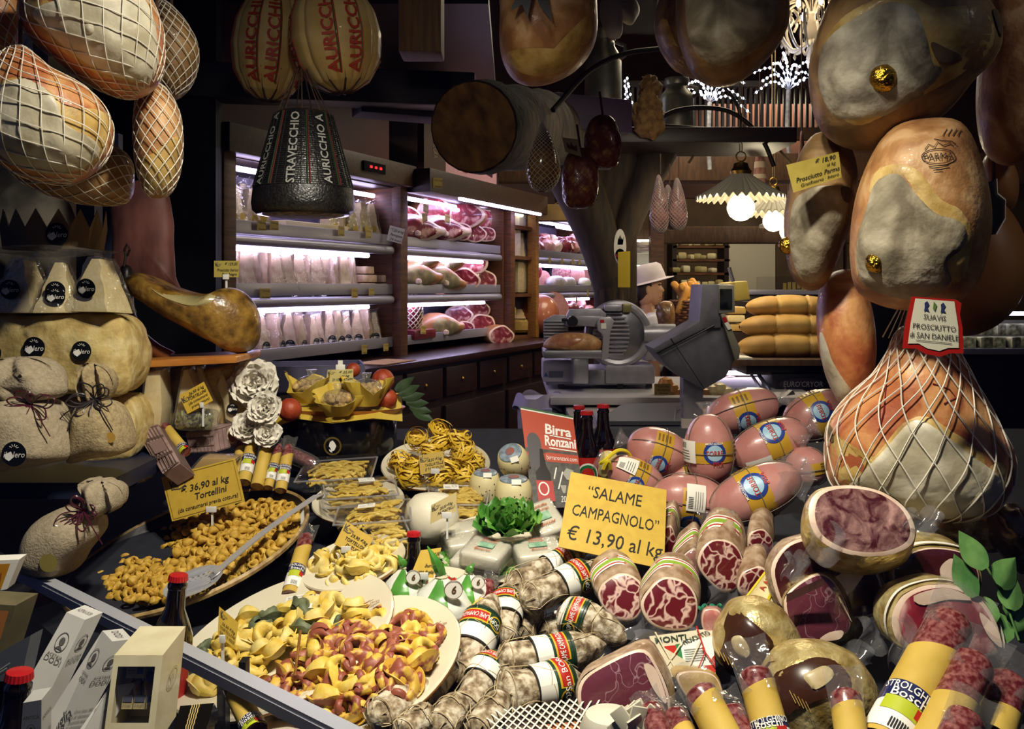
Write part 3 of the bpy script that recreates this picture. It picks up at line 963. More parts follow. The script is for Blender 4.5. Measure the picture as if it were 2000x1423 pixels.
for i,(x,y,sh,w,h)in enumerate(((511,440,'top',26,20),(536,440,'top',26,18),(667,451,'top',20,20),(720,456,'top',20,18),(518,573,'middle',30,20),(693,572,'middle',20,18),(726,570,'middle',18,14),(712,682,'bottom',18,18),(754,678,'bottom',18,14))):
 nth=['first','second','third','fourth','first','second','third','first','second'][i]
 t=Ct(x,-.006)
 p=C(t,-.006,0)
 ticket(x,y,p.y,w,h,'%s yellow ticket along the %s shelf edge of the cheese cabinet'%(nth,sh),lines=2)
 # tray on the top shelf behind the black cheese
o=obj('cheese_tray',box(.5,.2,.05,(0,0,.025),.005),mat('bright_cheese','e8dcae',rough=.5))
put_case(o,590,SH[0]+.01,.14);tag(o,'bright pale cheese slab under the light behind the black netted cheese','cheese')
# hams in the second cabinet
def ham_section(w,h,n=30,seed=0):
 rr=rnd(seed)
 pts=[]
 for k in range(9):
  a=2*pi*k/9
  pts.append((w/2*cos(a)*rr.uniform(.88,1.06),h/2*sin(a)*rr.uniform(.88,1.06)))
 return smooth_loop(pts,n)
def make_cut_ham(label,group,w=.27,h=.18,d=.34,seed=0,rind=RIND,face=MEATF,name='cut_ham'):
 o=thing(name,label,'ham',(0,0,0),group)
 ol=ham_section(w,h,30,seed)
 V,Fc=[],[]
 ks=[(0,.97),(.01,1.0),(.25,1.02),(.5,.92),(.75,.68),(.93,.42),(1,.2)]
 for(t,k)in ks:
  for q in ol:V.append(Vector((q.x*k,t*d,q.y*k)))
 n=len(ol)
 for i in range(len(ks)-1):
  for k in range(n):
   k2=(k+1)%n
   Fc.append((i*n+k,(i+1)*n+k,(i+1)*n+k2,i*n+k2))
 Fc.append(tuple((len(ks)-1)*n+k for k in range(n)))
 obj('rind',(V,Fc),rind,o,60)
 V,Fc=[],[]
 for i,(k,y)in enumerate(((.98,-.001),(.84,-.006),(.6,-.008),(.3,-.010),(.001,-.010))):
  for q in ol:V.append(Vector((q.x*k,y,q.y*k)))
 for i in range(4):
  for k in range(n):
   k2=(k+1)%n
   Fc.append((i*n+k,i*n+k2,(i+1)*n+k2,(i+1)*n+k))
 ff=[f for f in Fc if f[0]<n];fm=[f for f in Fc if f[0]>=n]
 obj('fat_rim',(V,ff),FAT,o,60)
 obj('cut_face',(V,fm),face,o,60)
 return o
def make_whole_ham(label,group=None,L=.46,H=.19,D=.2,rind=RIND,name='whole_ham',face=GREYHAM):
 o=thing(name,label,'ham',(0,0,0),group)
 b=Blob([(-L*.5,-.01),(-L*.42,H*.3),(-L*.15,H*.5),(L*.15,H*.42),(L*.36,H*.2),(L*.5,H*.1),(L*.5,-H*.08),(L*.3,-H*.25),(0,-H*.45),(-L*.3,-H*.42),(-L*.46,-H*.25)],D/2)
 obj('rind',b.md(8,.006,14),rind,o)
 obj('meat_side',b.patch([(-L*.4,-.02),(-L*.25,H*.3),(L*.05,H*.3),(L*.3,H*.05),(L*.15,-H*.2),(-L*.2,-H*.32)],.003,nz=.004),face,o)
 obj('bone_end',lathe([(.001,-.02),(.018,-.012),(.02,0),(.016,.012),(.001,.018)],14),FAT,o,loc=b.pt(-L*.12,-H*.12,.006))
 return o
def put_px(o,px,py,d,yaw=0,roll=0,s=1.0):
 """centre of the piece seen at (px, py), d metres inside the cabinet"""
 p=C(Ct(px,d),d,0)
 o.location=(p.x,p.y,EYE-(py-HZ)/F*p.y)
 o.rotation_euler=Euler((0,radians(roll),radians(66+yaw)))
 o.scale=(s,)*3
hams=[make_cut_ham('red cut ham on its pile','x',seed=k,w=.27-.02*(k%2),h=.18)for k in range(4)]
whole=[make_whole_ham('whole ham'),make_whole_ham('whole pale ham',rind=FAT,face=MEATF)]
used=set()
def ham(src,px,py,d,lab,grp=None,yaw=-35,roll=0,s=1.0):
 o=src if src.name not in used else dup(src)
 used.add(src.name)
 o['label']=lab
 if grp:o['group']=grp
 elif 'group' in o.keys():del o['group']
 put_px(o,px,py,d,yaw,roll,s)
G1='cut hams on the top shelf';G2='cut hams on the middle shelf';G3='cut hams piled on the bottom shelf'
L1='small cut ham in the front row on the top shelf of the ham cabinet'
ham(whole[1],808,450,.08,'pale whole ham lying nearest the brown post on the top shelf',yaw=-20)
ham(whole[1],862,451,.08,'pale whole ham lying second on the top shelf of hams',yaw=-20)
ham(hams[1],900,452,.06,L1,G1,-40,0,.68);ham(hams[2],926,455,.06,L1,G1,-40,0,.68);ham(hams[3],950,457,.06,L1,G1,-40,0,.62)
ham(hams[0],792,425,.12,'flat cut ham behind the price tickets on the top shelf',None,-30,0,.85)
ham(hams[1],850,412,.10,'big cut ham showing a dark red face, top of the upper pile',None,-30,10,1.08)
ham(hams[2],905,418,.10,'cut ham with a broad pale rind beside the big dark red one, top shelf',None,-70,0,1.05)
ham(hams[3],950,428,.12,'cut ham nearest the narrow cheese shelf, top shelf',None,-60,0,.85)
ham(whole[0],806,508,.14,'grey whole ham upper of the pair nearest the brown post',yaw=-10)
ham(whole[0],858,512,.14,'grey whole ham lying against the cut ham on the middle shelf',yaw=-10)
ham(whole[0],806,542,.10,'grey whole ham lower of the pair nearest the brown post',yaw=-15)
ham(whole[0],858,548,.09,'long grey whole ham in front on the middle shelf',yaw=-12,roll=8)
ham(hams[0],916,512,.10,'big cut ham lying on top of the two cut hams, middle shelf',None,-45,0,1.0)
L2='cut ham with round red face in the lower pair on the middle shelf'
ham(hams[2],905,546,.07,L2,G2,-40,0,.9);ham(hams[3],944,547,.07,L2,G2,-40,10,.9)
ham(whole[0],856,640,.1,'grey whole ham lying on the bottom shelf before the pile',yaw=-10)
L3='cut ham with red face in the pile spilling over the bottom shelf'
for(x,y,d,yw,s,k)in((932,604,.14,-40,.74,0),(972,608,.16,-40,.7,1),(896,614,.2,-60,.72,2),(942,634,.08,-35,.9,3),(976,632,.14,-50,.66,0),(908,642,.1,-50,.6,1),(979,655,-.06,-30,.8,2)):
 ham(hams[k],x,y,d,L3,G3,yw,0,s)
 # a netted ball
nb=thing('netted_ham','small ham in a white net standing at the brown post, bottom shelf','ham',world=False)
b=Blob([(0,.13),(.06,.09),(.075,0),(.06,-.09),(0,-.12),(-.06,-.09),(-.075,0),(-.06,.09)],.07)
obj('ham_body',b.md(7),MEATF,nb);obj('netting',b.net(90,r=.0035,nstr=6,k=1.1),NET,nb)
put_px(nb,800,612,.1)
o=obj('wrapped_pack',box(.26,.14,.06,(0,0,0),.02),MEAT);put_px(o,812,652,.06);tag(o,'film wrapped dark meat pack beneath the netted ham','meat')
for i,(x,y,r_,lab)in enumerate(((832,407,8,'upper yellow ticket stuck in the cut hams on the top shelf'),(830,424,-6,'lower yellow ticket stuck in the cut hams on the top shelf'),(874,427,3,'yellow ticket before the big dark red ham on the top shelf'),(827,644,4,'yellow ticket in front of the wrapped pack on the bottom shelf'))):
 p=C(Ct(x,-.02),-.02,0)
 ticket(x,y,p.y,20,16,lab,rz=r_,lines=2)
ticket(773,458,4.86,30,30,'white ticket pinned on the brown post between the two cabinets',lines=3,rz=14,col=PAPER,yaw=10)
ticket(855,357,C(Ct(855,-.2),-.2,0).y,20,20,'yellow ticket clipped onto the dark header beam over the hams',lines=2,yaw=30)
# narrow shelf cheeses
o=obj('cheese_block',box(.09,.16,.19,(0,0,.095),.01),mat('lilac_rind','b8a89c','d0c0b0',scale=40));put_case(o,994,1.51,.1,-20);tag(o,'tall cheese block with speckled rind at the oak post','cheese')
o=obj('cheese_wedge',wedge_md(.17,.12,.18,.03,.02),CHEESE,smooth=20);put_case(o,1014,1.51,.1,10);tag(o,'pale cheese wedge beside the speckled block on the narrow shelf','cheese')
o=thing('wrapped_cheese','two pale yellow cheese halves wrapped in film on the narrow shelf','cheese',(0,0,0))
obj('cheese_half',box(.13,.14,.23,(-.07,0,.115),.02),CHEESE,o);obj('cheese_half',box(.13,.14,.22,(.075,0,.11),.02),mat('butter_cheese','e8d68c',rough=.5),o)
obj('film_wrap',box(.3,.16,.26,(0,0,.13),.03),FILM,o)
put_case(o,1010,1.20,.1)
o=obj('low_round_cheese',lathe([(.12,0),(.14,.02),(.14,.08),(.12,.1)],26),mat('aged_rind','9a7c3c','b8984e',scale=20,rough=.7));put_case(o,1010,1.205,.13);o.location.z=1.21;tag(o,'low round yellow cheese wheel at the bottom of the narrow shelf','cheese')
w0=bpy.data.objects['wrapped_cheese'];w0.location.z=1.505
for n_ in('cheese_block','cheese_wedge'):bpy.data.objects[n_].location.z=1.775
o=obj('cheese_slice',wedge_md(.2,.14,.07,.05),CHEESEP,smooth=20);put_case(o,1010,1.315,.12,20);tag(o,'sloping cheese slice laid on the low wheel','cheese')
o=obj('cheese_box',box(.2,.16,.1,(0,0,.05),.008),PAPER);put_case(o,1006,1.995,.12);tag(o,'white cheese box on the topmost board of the narrow shelf','box')
ticket(1005,607,C(Ct(1005,-.03),-.03,0).y,12,14,'small yellow ticket over the sloping cheese slice',lines=2)
ticket(1000,523,C(Ct(1000,-.03),-.03,0).y,16,12,'small yellow ticket above the wrapped cheese halves',lines=2)
# third cabinet: sausages and mortadella
PINKM=mat('pink_mortadella','cf8f84','dca79a',scale=60,rough=.45,coat=.4)
WHITES=mat('white_casing','b8b0b4','d8d2d4',scale=30,rough=.5,coat=.3)
SALCUT=mat('salami_cut','8c2f38','cfa09a',scale=70,rough=.4)
def log(px,py,d,L,r,body,face,lab,yaw=-20,grp=None,name='mortadella_log'):
 o=thing(name,lab,'sausage',(0,0,0),grp)
 n=12
 obj('casing',xf(lathe([(r*.05,-L),(r*.5,-L*.97),(r*.9,-L*.85),(r,-L*.6),(r,0)],20),R('X',90)),body,o)
 obj('cut_face',xf(lathe([(r*.98,0),(r*.001,.004)],20),R('X',90)),face,o)
 put_px(o,px,py,d,yaw)
 return o
log(1097,533,.1,.3,.085,WHITES,SALCUT,'white cased salami with a red cut face on the middle shelf',-60)
log(1117,535,.1,.28,.08,FAT,PINKM,'pale cooked sausage with a pink cut face beside the white salami',-50)
log(1128,536,.1,.28,.07,FAT,PINKM,'narrow pink sausage third in the upper row',-50)
log(1140,537,.1,.3,.075,mat('orange_casing','b8603c',rough=.4,coat=.4),PINKM,'sausage in orange casing with pink face',-40)
log(1156,537,.12,.3,.07,MEAT,MEAT,'dark red salami at the end of the upper row',-40)
for i,(x,lab)in enumerate(((1085,'white bulging sausage lying in the lower row'),(1108,'white sausage tied at its end in the lower row'),(1140,'white sausage with a dark string at the lower row end'))):
 o=obj('white_sausage',Blob([(-.2,0),(-.12,.06),(.08,.07),(.2,.03),(.2,-.03),(.05,-.06),(-.12,-.05)],.06).md(7),WHITES if i<2 else PAPER)
 put_px(o,x,553,.06,0,0,.9-.1*i);tag(o,lab+' of the sausage cabinet','sausage')
log(1080,607,.0,.32,.155,mat('orange_ham','b86848','c87c58',scale=10,rough=.35,coat=.5),PINKM,'big mortadella with a wide pink cut face on the bottom shelf',-35)
o=obj('cooked_ham',Blob([(0,.15),(.12,.1),(.16,0),(.13,-.1),(0,-.15),(-.13,-.1),(-.16,0),(-.1,.11)],.15).md(8),MATS['orange_ham']);put_px(o,1052,612,.0);tag(o,'round orange brown cooked ham next to the big mortadella','ham')
for i,x in enumerate((1050,1062)):
 log(x if i else 1045,545 if i else 530,.1,.2,.07,FAT,PINKM if i else MEAT,['red cut ham end peeping past the oak post, middle shelf','pink cut ham lying at the oak post, middle shelf'][i],-30,name='ham_end')
rr=rnd(5)
for i in range(16):
 o=obj('meat_pack',Blob([(-.09,0),(-.05,.05),(.04,.055),(.09,.01),(.06,-.05),(-.05,-.05)],.05).md(5,.012,25,i),[MEATF,PINKM,FAT,MEAT][i%4])if i<4 else None
 if i<4:mp=globals().setdefault('_mp',[]);mp.append(o)
 else:
  o=_mp[i%4].copy();COL.objects.link(o)
 put_px(o,1050+(i%8)*15+rr.uniform(-4,4),486-14*(i//8)+rr.uniform(-3,3),.08+.06*(i//8),rr.uniform(-40,40),rr.uniform(-20,20),rr.uniform(.8,1.15))
 tag(o,'film wrapped sliced meat in the heap on the top shelf of the sausage cabinet','meat','wrapped meats on the top sausage shelf')
for i in range(9):
 o=_mp[(i*3)%4 if i%2 else 3].copy();COL.objects.link(o)
 put_px(o,1095+(i%5)*17,612-18*(i//5)+rr.uniform(-3,3),.06+.08*(i//5),rr.uniform(-40,40),rr.uniform(-20,20),rr.uniform(1.1,1.4))
 tag(o,'red wrapped meat in the heap beside the big mortadella, bottom shelf','meat','wrapped meats on the bottom sausage shelf')
for i,x in enumerate((1046,1074,1098,1119,1132,1150)):
 p=C(Ct(x,-.02),-.02,0)
 ticket(x,506+(x-1046)*.06,p.y,11,11,'%s little yellow ticket along the upper sausage shelf, counted from the oak post'%['first','second','third','fourth','fifth','sixth'][i],lines=1)
for i,(x,y)in enumerate(((1051,585),(1126,585),(1148,572),(1163,570))):
 p=C(Ct(x,-.04),-.04,0)
 ticket(x,y,p.y,8,12,'%s tiny yellow ticket above the meats on the bottom sausage shelf'%['first','second','third','fourth'][i],lines=1)
 # carton with a ham picture standing over the hams
p0=C(1.86,-.02,2.22)
hx=lambda t,z:C(t,.02,z)
bx=thing('ham_carton','pink carton printed with a whole ham, standing on the ham cabinet','box',C(2.0,.02,2.21),world=True)
q=Quad(hx(1.98,2.60),hx(2.72,2.60),hx(2.72,2.21),hx(1.98,2.21))
obj('carton',join(q.plate(.2)),mat('pink_card','c898a8',rough=.6),bx,0)
sd=Quad(C(1.98,.25,2.6),C(1.98,.02,2.6),C(1.98,.02,2.21),C(1.98,.25,2.21))
q2=Quad(C(1.78,.06,2.63),C(1.975,.018,2.63),C(1.975,.018,2.21),C(1.78,.06,2.21))
obj('side_panel',q2.plate(.006),mat('kraft_side','4a3226',rough=.7),bx,0)
obj('lettering',q2.text('PATA NEGRA',.5,.5,.14,0,-90,off=.003,wmax=.9),mat('grey_ink','8a7460'),bx,0)
obj('ham_print',q.poly([(.12,.55),(.2,.35),(.4,.3),(.55,.5),(.75,.58),(.78,.68),(.55,.68),(.38,.82),(.2,.78)],.002),mat('ham_print','6c2a2e','8a4040',scale=12),bx,0)
obj('ribbon_print',join(q.poly([(.70,.55),(.92,.62),(.9,.78),(.70,.72)],.003)),mat('ribbon_print','3a1226'),bx,0)
obj('flag_print',join(q.poly([(.6,.5),(.66,.52),(.66,.72),(.6,.7)],.0032)),mat('flag_print','b8782c'),bx,0)
# small wooden crate hanging by the third cabinet
tag(obj('wood_crate',join(box(.28,.16,.12,W(1090,416,6.6)[:],.006),tube([W(1078,402,6.6),W(1090,395,6.6),W(1100,402,6.6)],.006,6)),mat('crate_wood','6b5426','86692e',scale=8,rough=.7)),'small wooden crate with a rope handle over the sausage cabinet','crate')
# lilac carton tray and paper on the counter
tr=thing('carton_tray','open lilac grey carton tray on the counter before the wedge row','box',W(610,712,3.4))
obj('tray_base',box(.36,.22,.008,(0,0,0)),mat('lilac_card','8b86a6','9c97b6',scale=6,rough=.7),tr)
for(sx,sy,w_,d_)in((0,-.11,.36,.006),(0,.11,.36,.006),(-.18,0,.006,.22),(.18,0,.006,.22)):
 obj('tray_wall',box(w_,d_,.09,(sx,sy,.045)),MATS['lilac_card'],tr)
tr.rotation_euler=(0,0,radians(14));tr.location=W(612,725,3.35);tr.location.z=1.175
pp=C(Ct(752,-.2),-.2,1.176)
tag(obj('kraft_paper',xf(box(.3,.18,.004),R('Z',66)),mat('kraft_paper','b08a5a',rough=.8),loc=pp),'sheet of tan wrapping paper lying on the dark counter','paper')
# hams and cheeses hanging in the window
SKIN=mat('ham_skin','94643a','cda472',scale=16,rough=.55,coat=.1,bump=.5,bscale=70,c3='b07f4c',detail=9,lo=.37,hi=.63,distort=.6)
SKIN2=mat('dark_ham_skin','64492a','a58150',scale=13,rough=.6,coat=.08,bump=.5,bscale=60,detail=9,lo=.37,hi=.63,distort=.6)
FATY=mat('yellow_ham_fat','94743a','d2b674',scale=18,rough=.5,coat=.1,bump=.5,bscale=60,c3='bb9a54',detail=9,lo=.37,hi=.63)
LARD=mat('grey_lard_face','6f6656','c6bfa8',scale=11,rough=.7,bump=1,bscale=40,c3='a39a86',detail=10,lo=.37,hi=.63,distort=.8)
LARD2=mat('dusty_lard_face','6a604c','b4aa94',scale=13,rough=.8,bump=1,bscale=40,c3='928870',detail=10,lo=.37,hi=.63,distort=.8)
PALE=mat('pale_ham_face','b0a68a','e0d9c2',scale=12,rough=.5,bump=.6,bscale=40,coat=.1,detail=9,lo=.37,hi=.63)
ORNG=mat('orange_rind','9c5230','d09a62',scale=14,rough=.45,coat=.15,bump=.4,bscale=60,detail=9,lo=.37,hi=.63,distort=.8,c3='b87646')
GOLD=mat('gold_foil','b58c2c',rough=.22,metal=1,bump=.8,bscale=160)
ROPE=mat('hemp_cord','4a3424',rough=.9)
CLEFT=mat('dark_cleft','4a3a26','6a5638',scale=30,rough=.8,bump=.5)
def px_blob(cx,cy,Y,pts,T1,T2=None,p=.75,n=64):
 s=Y/F
 b=Blob([((x-cx)*s,-(y-cy)*s)for x,y in pts],T1,T2,p,n)
 b.s,b.cx,b.cy,b.Y=s,cx,cy,Y
 b.q=lambda x,y:((x-cx)*s,-(y-cy)*s)
 return b
def hang_ham(name,label,cx,cy,Y,pts,T1,skin,faces=(),knob=None,net=None,hook=None,group=None,nz=.0025,p=.72,knob_m=None,seed=0):
 c=W(cx,cy,Y)
 o=thing(name,label,'ham',c,group)
 phi=-atan2(c.x,c.y);o.rotation_euler=(0,0,phi);o.scale=(cos(phi),1,1)
 b=px_blob(cx,cy,Y,pts,T1,p=p)
 obj('rind',b.md(10,nz,9,seed),skin,o,80)
 for(nm,fp,m,off,fz)in faces:
  obj(nm,b.patch([b.q(*q)for q in fp],off,rings=10,n=56,nz=fz,nscale=26,edge=.006),m,o,80)
 if knob:
  for kx,ky,kr in knob:
   x,z=b.q(kx,ky);r=kr*b.s
   M=Matrix.Translation(b.pt(x,z,-.2*r))@R('X',90)
   k=lathe([(r*1.05,0),(r*1.1,r*.2),(r*.95,r*.55),(r*.6,r*.85),(r*.2,r*.95),(.0005,r*.9)],22)
   k=([v+noise.noise_vector(v*90)*r*.12 for v in k[0]],k[1])
   obj('bone_knob',xf(k,M),knob_m or GOLD,o,60)
 if net:
  obj('netting',b.net(**net),NET,o,60)
 if hook:
  P=[b.pt(*b.q(hook[0],hook[1]),-.8*T1)]
  obj('cord',tube([Vector((P[0].x,0,P[0].z)),Vector((P[0].x+.005,0,P[0].z+hook[2]))],.004,6),ROPE,o)
 return o,b
 # right hand cluster
h1,b1=hang_ham('hanging_ham','biggest whole ham with a dusty grey face, hung tilted at the top',1760,130,1.55,[(1583,215),(1572,130),(1592,40),(1640,-40),(1720,-90),(1830,-70),(1905,-5),(1948,62),(1946,118),(1900,165),(1850,220),(1780,270),(1700,292),(1625,270)],.125,SKIN2,[('fat_rim',[(1596,190),(1600,90),(1650,45),(1750,18),(1830,52),(1905,50),(1942,75),(1938,130),(1880,175),(1820,205),(1740,245),(1660,262)],FATY,.002,.004),('meat_face',[(1600,195),(1590,135),(1612,85),(1680,52),(1745,35),(1790,55),(1812,105),(1826,160),(1846,170),(1800,215),(1720,250),(1640,245)],LARD,.005,.005),('dark_cleft',[(1812,122),(1840,133),(1872,148),(1850,160),(1826,156)],CLEFT,.010,.006),('dark_cleft',[(1925,58),(1944,52),(1946,96),(1938,100)],CLEFT,.004,.003)],knob=[(1727,178,24)],hook=(1800,-80,.5),seed=1)
h2,b2=hang_ham('hanging_ham','whole ham with a branded orange rind hanging under the biggest one',1790,430,1.50,[(1760,240),(1850,236),(1890,262),(1918,330),(1932,400),(1930,470),(1905,555),(1860,596),(1800,606),(1730,600),(1672,570),(1656,510),(1660,430),(1678,350),(1712,280)],.12,SKIN,[('fat_rim',[(1700,350),(1730,322),(1790,335),(1835,395),(1880,420),(1900,470),(1880,550),(1800,596),(1720,590),(1672,545),(1666,460)],FATY,.002,.004),('meat_face',[(1700,372),(1725,345),(1760,345),(1790,385),(1830,425),(1865,435),(1888,455),(1882,490),(1850,520),(1858,560),(1800,590),(1730,586),(1680,555),(1668,480)],LARD2,.005,.005)],knob=[(1713,515,18)],seed=2)
# brand on the rind
s=1.50/F
bq=lambda x,y:b2.pt(*b2.q(x,y),.0045)
def on_blob(b,q2,off=.0035):
 V,Fc=q2
 return[b.pt(v[0],v[1],off)for v in V],Fc
def blob_text(b,t,px,py,h,ang=0,shear=0,bold=.0,off=.004,wmax=None,wrap=None):
 V2,Fc=text2(t,shear,bold)
 xs=[p[0]for p in V2];w_=(max(xs)-min(xs))*h;kx=min(1,wmax/w_)if wmax else 1
 ca,sa=cos(radians(ang)),sin(radians(ang))
 c=b.q(px,py)
 V=[]
 for x,y in V2:
  x*=h*kx*b.s;y*=h*b.s
  V.append((c[0]+x*ca-y*sa,c[1]+x*sa+y*ca))
 return on_blob(b,(V,Fc),off)
def blob_line(b,pts,r=.0007,off=.003):
 return tube([b.pt(*b.q(x,y),off)for x,y in pts],r,4)
BRAND=mat('branded_mark','3a2416',rough=.8)
obj('brand_mark',join(blob_text(b2,'PARMA',1829,324,17,0,0,0),blob_line(b2,[(1829+30*cos(a),324+14*sin(a))for a in[2*pi*k/30 for k in range(31)]]),blob_line(b2,[(1805,310),(1812,300),(1822,306),(1828,296),(1838,304),(1850,300),(1858,306)]),blob_line(b2,[(1822,290),(1836,294),(1854,296),(1862,302)]),*[blob_line(b2,[(1838+9*k,284),(1846+9*k,270)])for k in range(4)],blob_line(b2,[(1812,342),(1830,346),(1848,342)]),blob_line(b2,[(1820,350),(1836,350)])),BRAND,h2,0)
h3,b3=hang_ham('hanging_ham','slim pale ham hanging behind the yellow price card',1600,430,1.72,[(1592,262),(1640,268),(1668,310),(1674,380),(1662,440),(1640,500),(1612,555),(1582,568),(1552,548),(1536,500),(1530,430),(1540,370),(1560,305)],.10,SKIN2,[('meat_face',[(1546,400),(1580,372),(1630,368),(1660,375),(1650,440),(1630,500),(1606,548),(1580,560),(1556,540),(1542,480)],LARD2,.004,.004),('dark_cleft',[(1640,376),(1660,378),(1656,405),(1644,400)],CLEFT,.006,.003)],knob=[(1539,480,16)],hook=(1610,272,.35),seed=3)
h4,b4=hang_ham('hanging_ham','big pale rinded ham hanging at the window edge beyond the biggest one',1990,150,1.75,[(1930,-30),(2000,-50),(2060,0),(2090,120),(2060,250),(2000,315),(1950,318),(1915,280),(1905,200),(1912,90)],.11,SKIN,hook=(1990,-40,.4),seed=4)
h5,b5=hang_ham('hanging_ham','brown ham hanging behind the branded one',1935,540,1.85,[(1880,400),(1940,385),(1990,440),(2010,520),(1990,590),(1940,640),(1870,655),(1840,600),(1850,480)],.11,mat('tan_ham_skin','8a5a2c','9c6a36',scale=6,rough=.5,coat=.2),hook=(1940,390,.5),seed=5)
h6,b6=hang_ham('hanging_ham','small brown ham high behind the branded one with a black tag',1960,350,1.9,[(1930,300),(1970,310),(1990,350),(1985,400),(1950,420),(1920,390),(1915,330)],.07,MATS['tan_ham_skin'],hook=(1950,305,.5),seed=6)
h7,b7=hang_ham('hanging_ham','lower slim ham with an orange rind beside the loaves',1645,660,1.78,[(1620,535),(1670,530),(1700,590),(1712,680),(1698,750),(1668,792),(1640,790),(1618,745),(1600,690),(1592,620),(1598,570)],.09,ORNG,[('meat_face',[(1600,640),(1612,655),(1628,700),(1650,735),(1672,770),(1655,788),(1634,780),(1612,735),(1602,690)],PALE,.004,.006)],hook=(1650,535,.45),seed=7)
tag_=Quad(W(1895,372,1.66),W(1955,330,1.72),W(1968,440,1.72),W(1928,470,1.66))
bt=thing('black_tag','black tag with a white outline hanging beside the branded ham','tag',W(1930,400,1.66),world=True)
obj('tag_card',tag_.poly([(.1,0),(.8,.1),(.75,.35),(1,.55),(.9,.85),(.4,1),(.05,.9)],0),mat('tag_black','0c0c0e',rough=.4),bt)
obj('tag_outline',tag_.line([(.8,.1),(.75,.35),(1,.55),(.9,.85),(.4,1)],.03,.002),PAPER,bt,0)
# netted San Daniele ham
nh,nb_=hang_ham('netted_ham','netted whole ham with a red bordered label, hung low over the cut meats',1795,830,1.60,[(1758,640),(1830,634),(1866,670),(1905,740),(1950,820),(1976,880),(1970,935),(1940,980),(1880,1004),(1800,1010),(1720,1000),(1650,975),(1614,950),(1604,890),(1612,830),(1650,780),(1700,735),(1730,690)],.13,ORNG,[('fat_rim',[(1608,900),(1612,840),(1640,850),(1690,880),(1730,840),(1770,795),(1810,785),(1860,810),(1920,850),(1962,880),(1966,930),(1920,985),(1800,1003),(1690,985),(1620,945)],FATY,.002,.004),('meat_face',[(1680,905),(1730,850),(1768,805),(1800,792),(1850,822),(1905,862),(1955,905),(1955,945),(1910,985),(1800,1000),(1700,985),(1640,960)],PALE,.005,.004),('dark_cleft',[(1614,836),(1624,836),(1630,858),(1620,862)],CLEFT,.004,.002)],net=dict(axis=90,r=.0014,nstr=9,k=.62,off=.009),seed=8,p=.7)
obj('vein_print',join(blob_line(nb_,[(1738,690),(1735,730),(1730,790),(1720,830)],.0014,.002),blob_line(nb_,[(1820,735),(1850,745),(1862,760),(1840,770)],.0014,.002)),mat('dark_vein','6a1a14',rough=.6),nh)
obj('neck_cords',join(*[tube([Vector(((1795+k*14-1795)*nb_.s*.4,-.02-.02*(k%2),(830-590)*nb_.s)),nb_.pt(*nb_.q(1795+k*12,668-abs(k)*1.5),.006)],.0013,4)for k in range(-6,7)]),NET,nh)
lq=Quad(W(1774,578,1.38),W(1878,588,1.38),W(1882,690,1.38),W(1762,680,1.38))
lab=thing('ham_label','white label with a red border tied to the netted ham','label',W(1820,600,1.38),world=True)
sh_=[(.06,.0),(.9,-.02),(1.0,.04),(.96,.25),(1.0,.5),(1.0,1.0),(.78,1.02),(.62,1.1),(.38,1.07),(.22,.98),(0,1.0),(0,.55)]
obj('label_card',lq.poly(sh_,0),mat('label_red','a81c14',rough=.4,coat=.4),lab,0)
obj('label_face',lq.poly([(.13,.03),(.86,.02),(.92,.5),(.92,.9),(.74,.92),(.6,.99),(.4,.96),(.25,.88),(.08,.9),(.09,.5)],.001),mat('label_ivory','d9d4bc',rough=.4),lab,0)
obj('lettering',join(lq.text('SUAVIS',.5,.36,.14,0,off=.002,wmax=.6),lq.text('PROSCIUTTO',.5,.55,.145,0,off=.002,wmax=.74),lq.text('di SAN DANIELE',.5,.72,.15,0,off=.002,wmax=.82),lq.line([(.2,.82),(.8,.83)],.012,.002)),mat('label_ink','33302c',rough=.6),lab,0)
obj('lion_emblem',join(*[lq.poly([(u+k*.0,.10),(u+.05,.06),(u+.09,.12),(u+.06,.18),(u+.1,.26),(u+.03,.24),(u+.0,.27),(u+.01,.18)],.002)for k,u in((0,.30),(0,.60))]),mat('emblem_blue','22305a',rough=.6),lab,0)
obj('green_leaf',lq.poly([(.47,.06),(.53,.12),(.5,.24),(.46,.2)],.002),mat('emblem_green','5a7a3a'),lab,0)
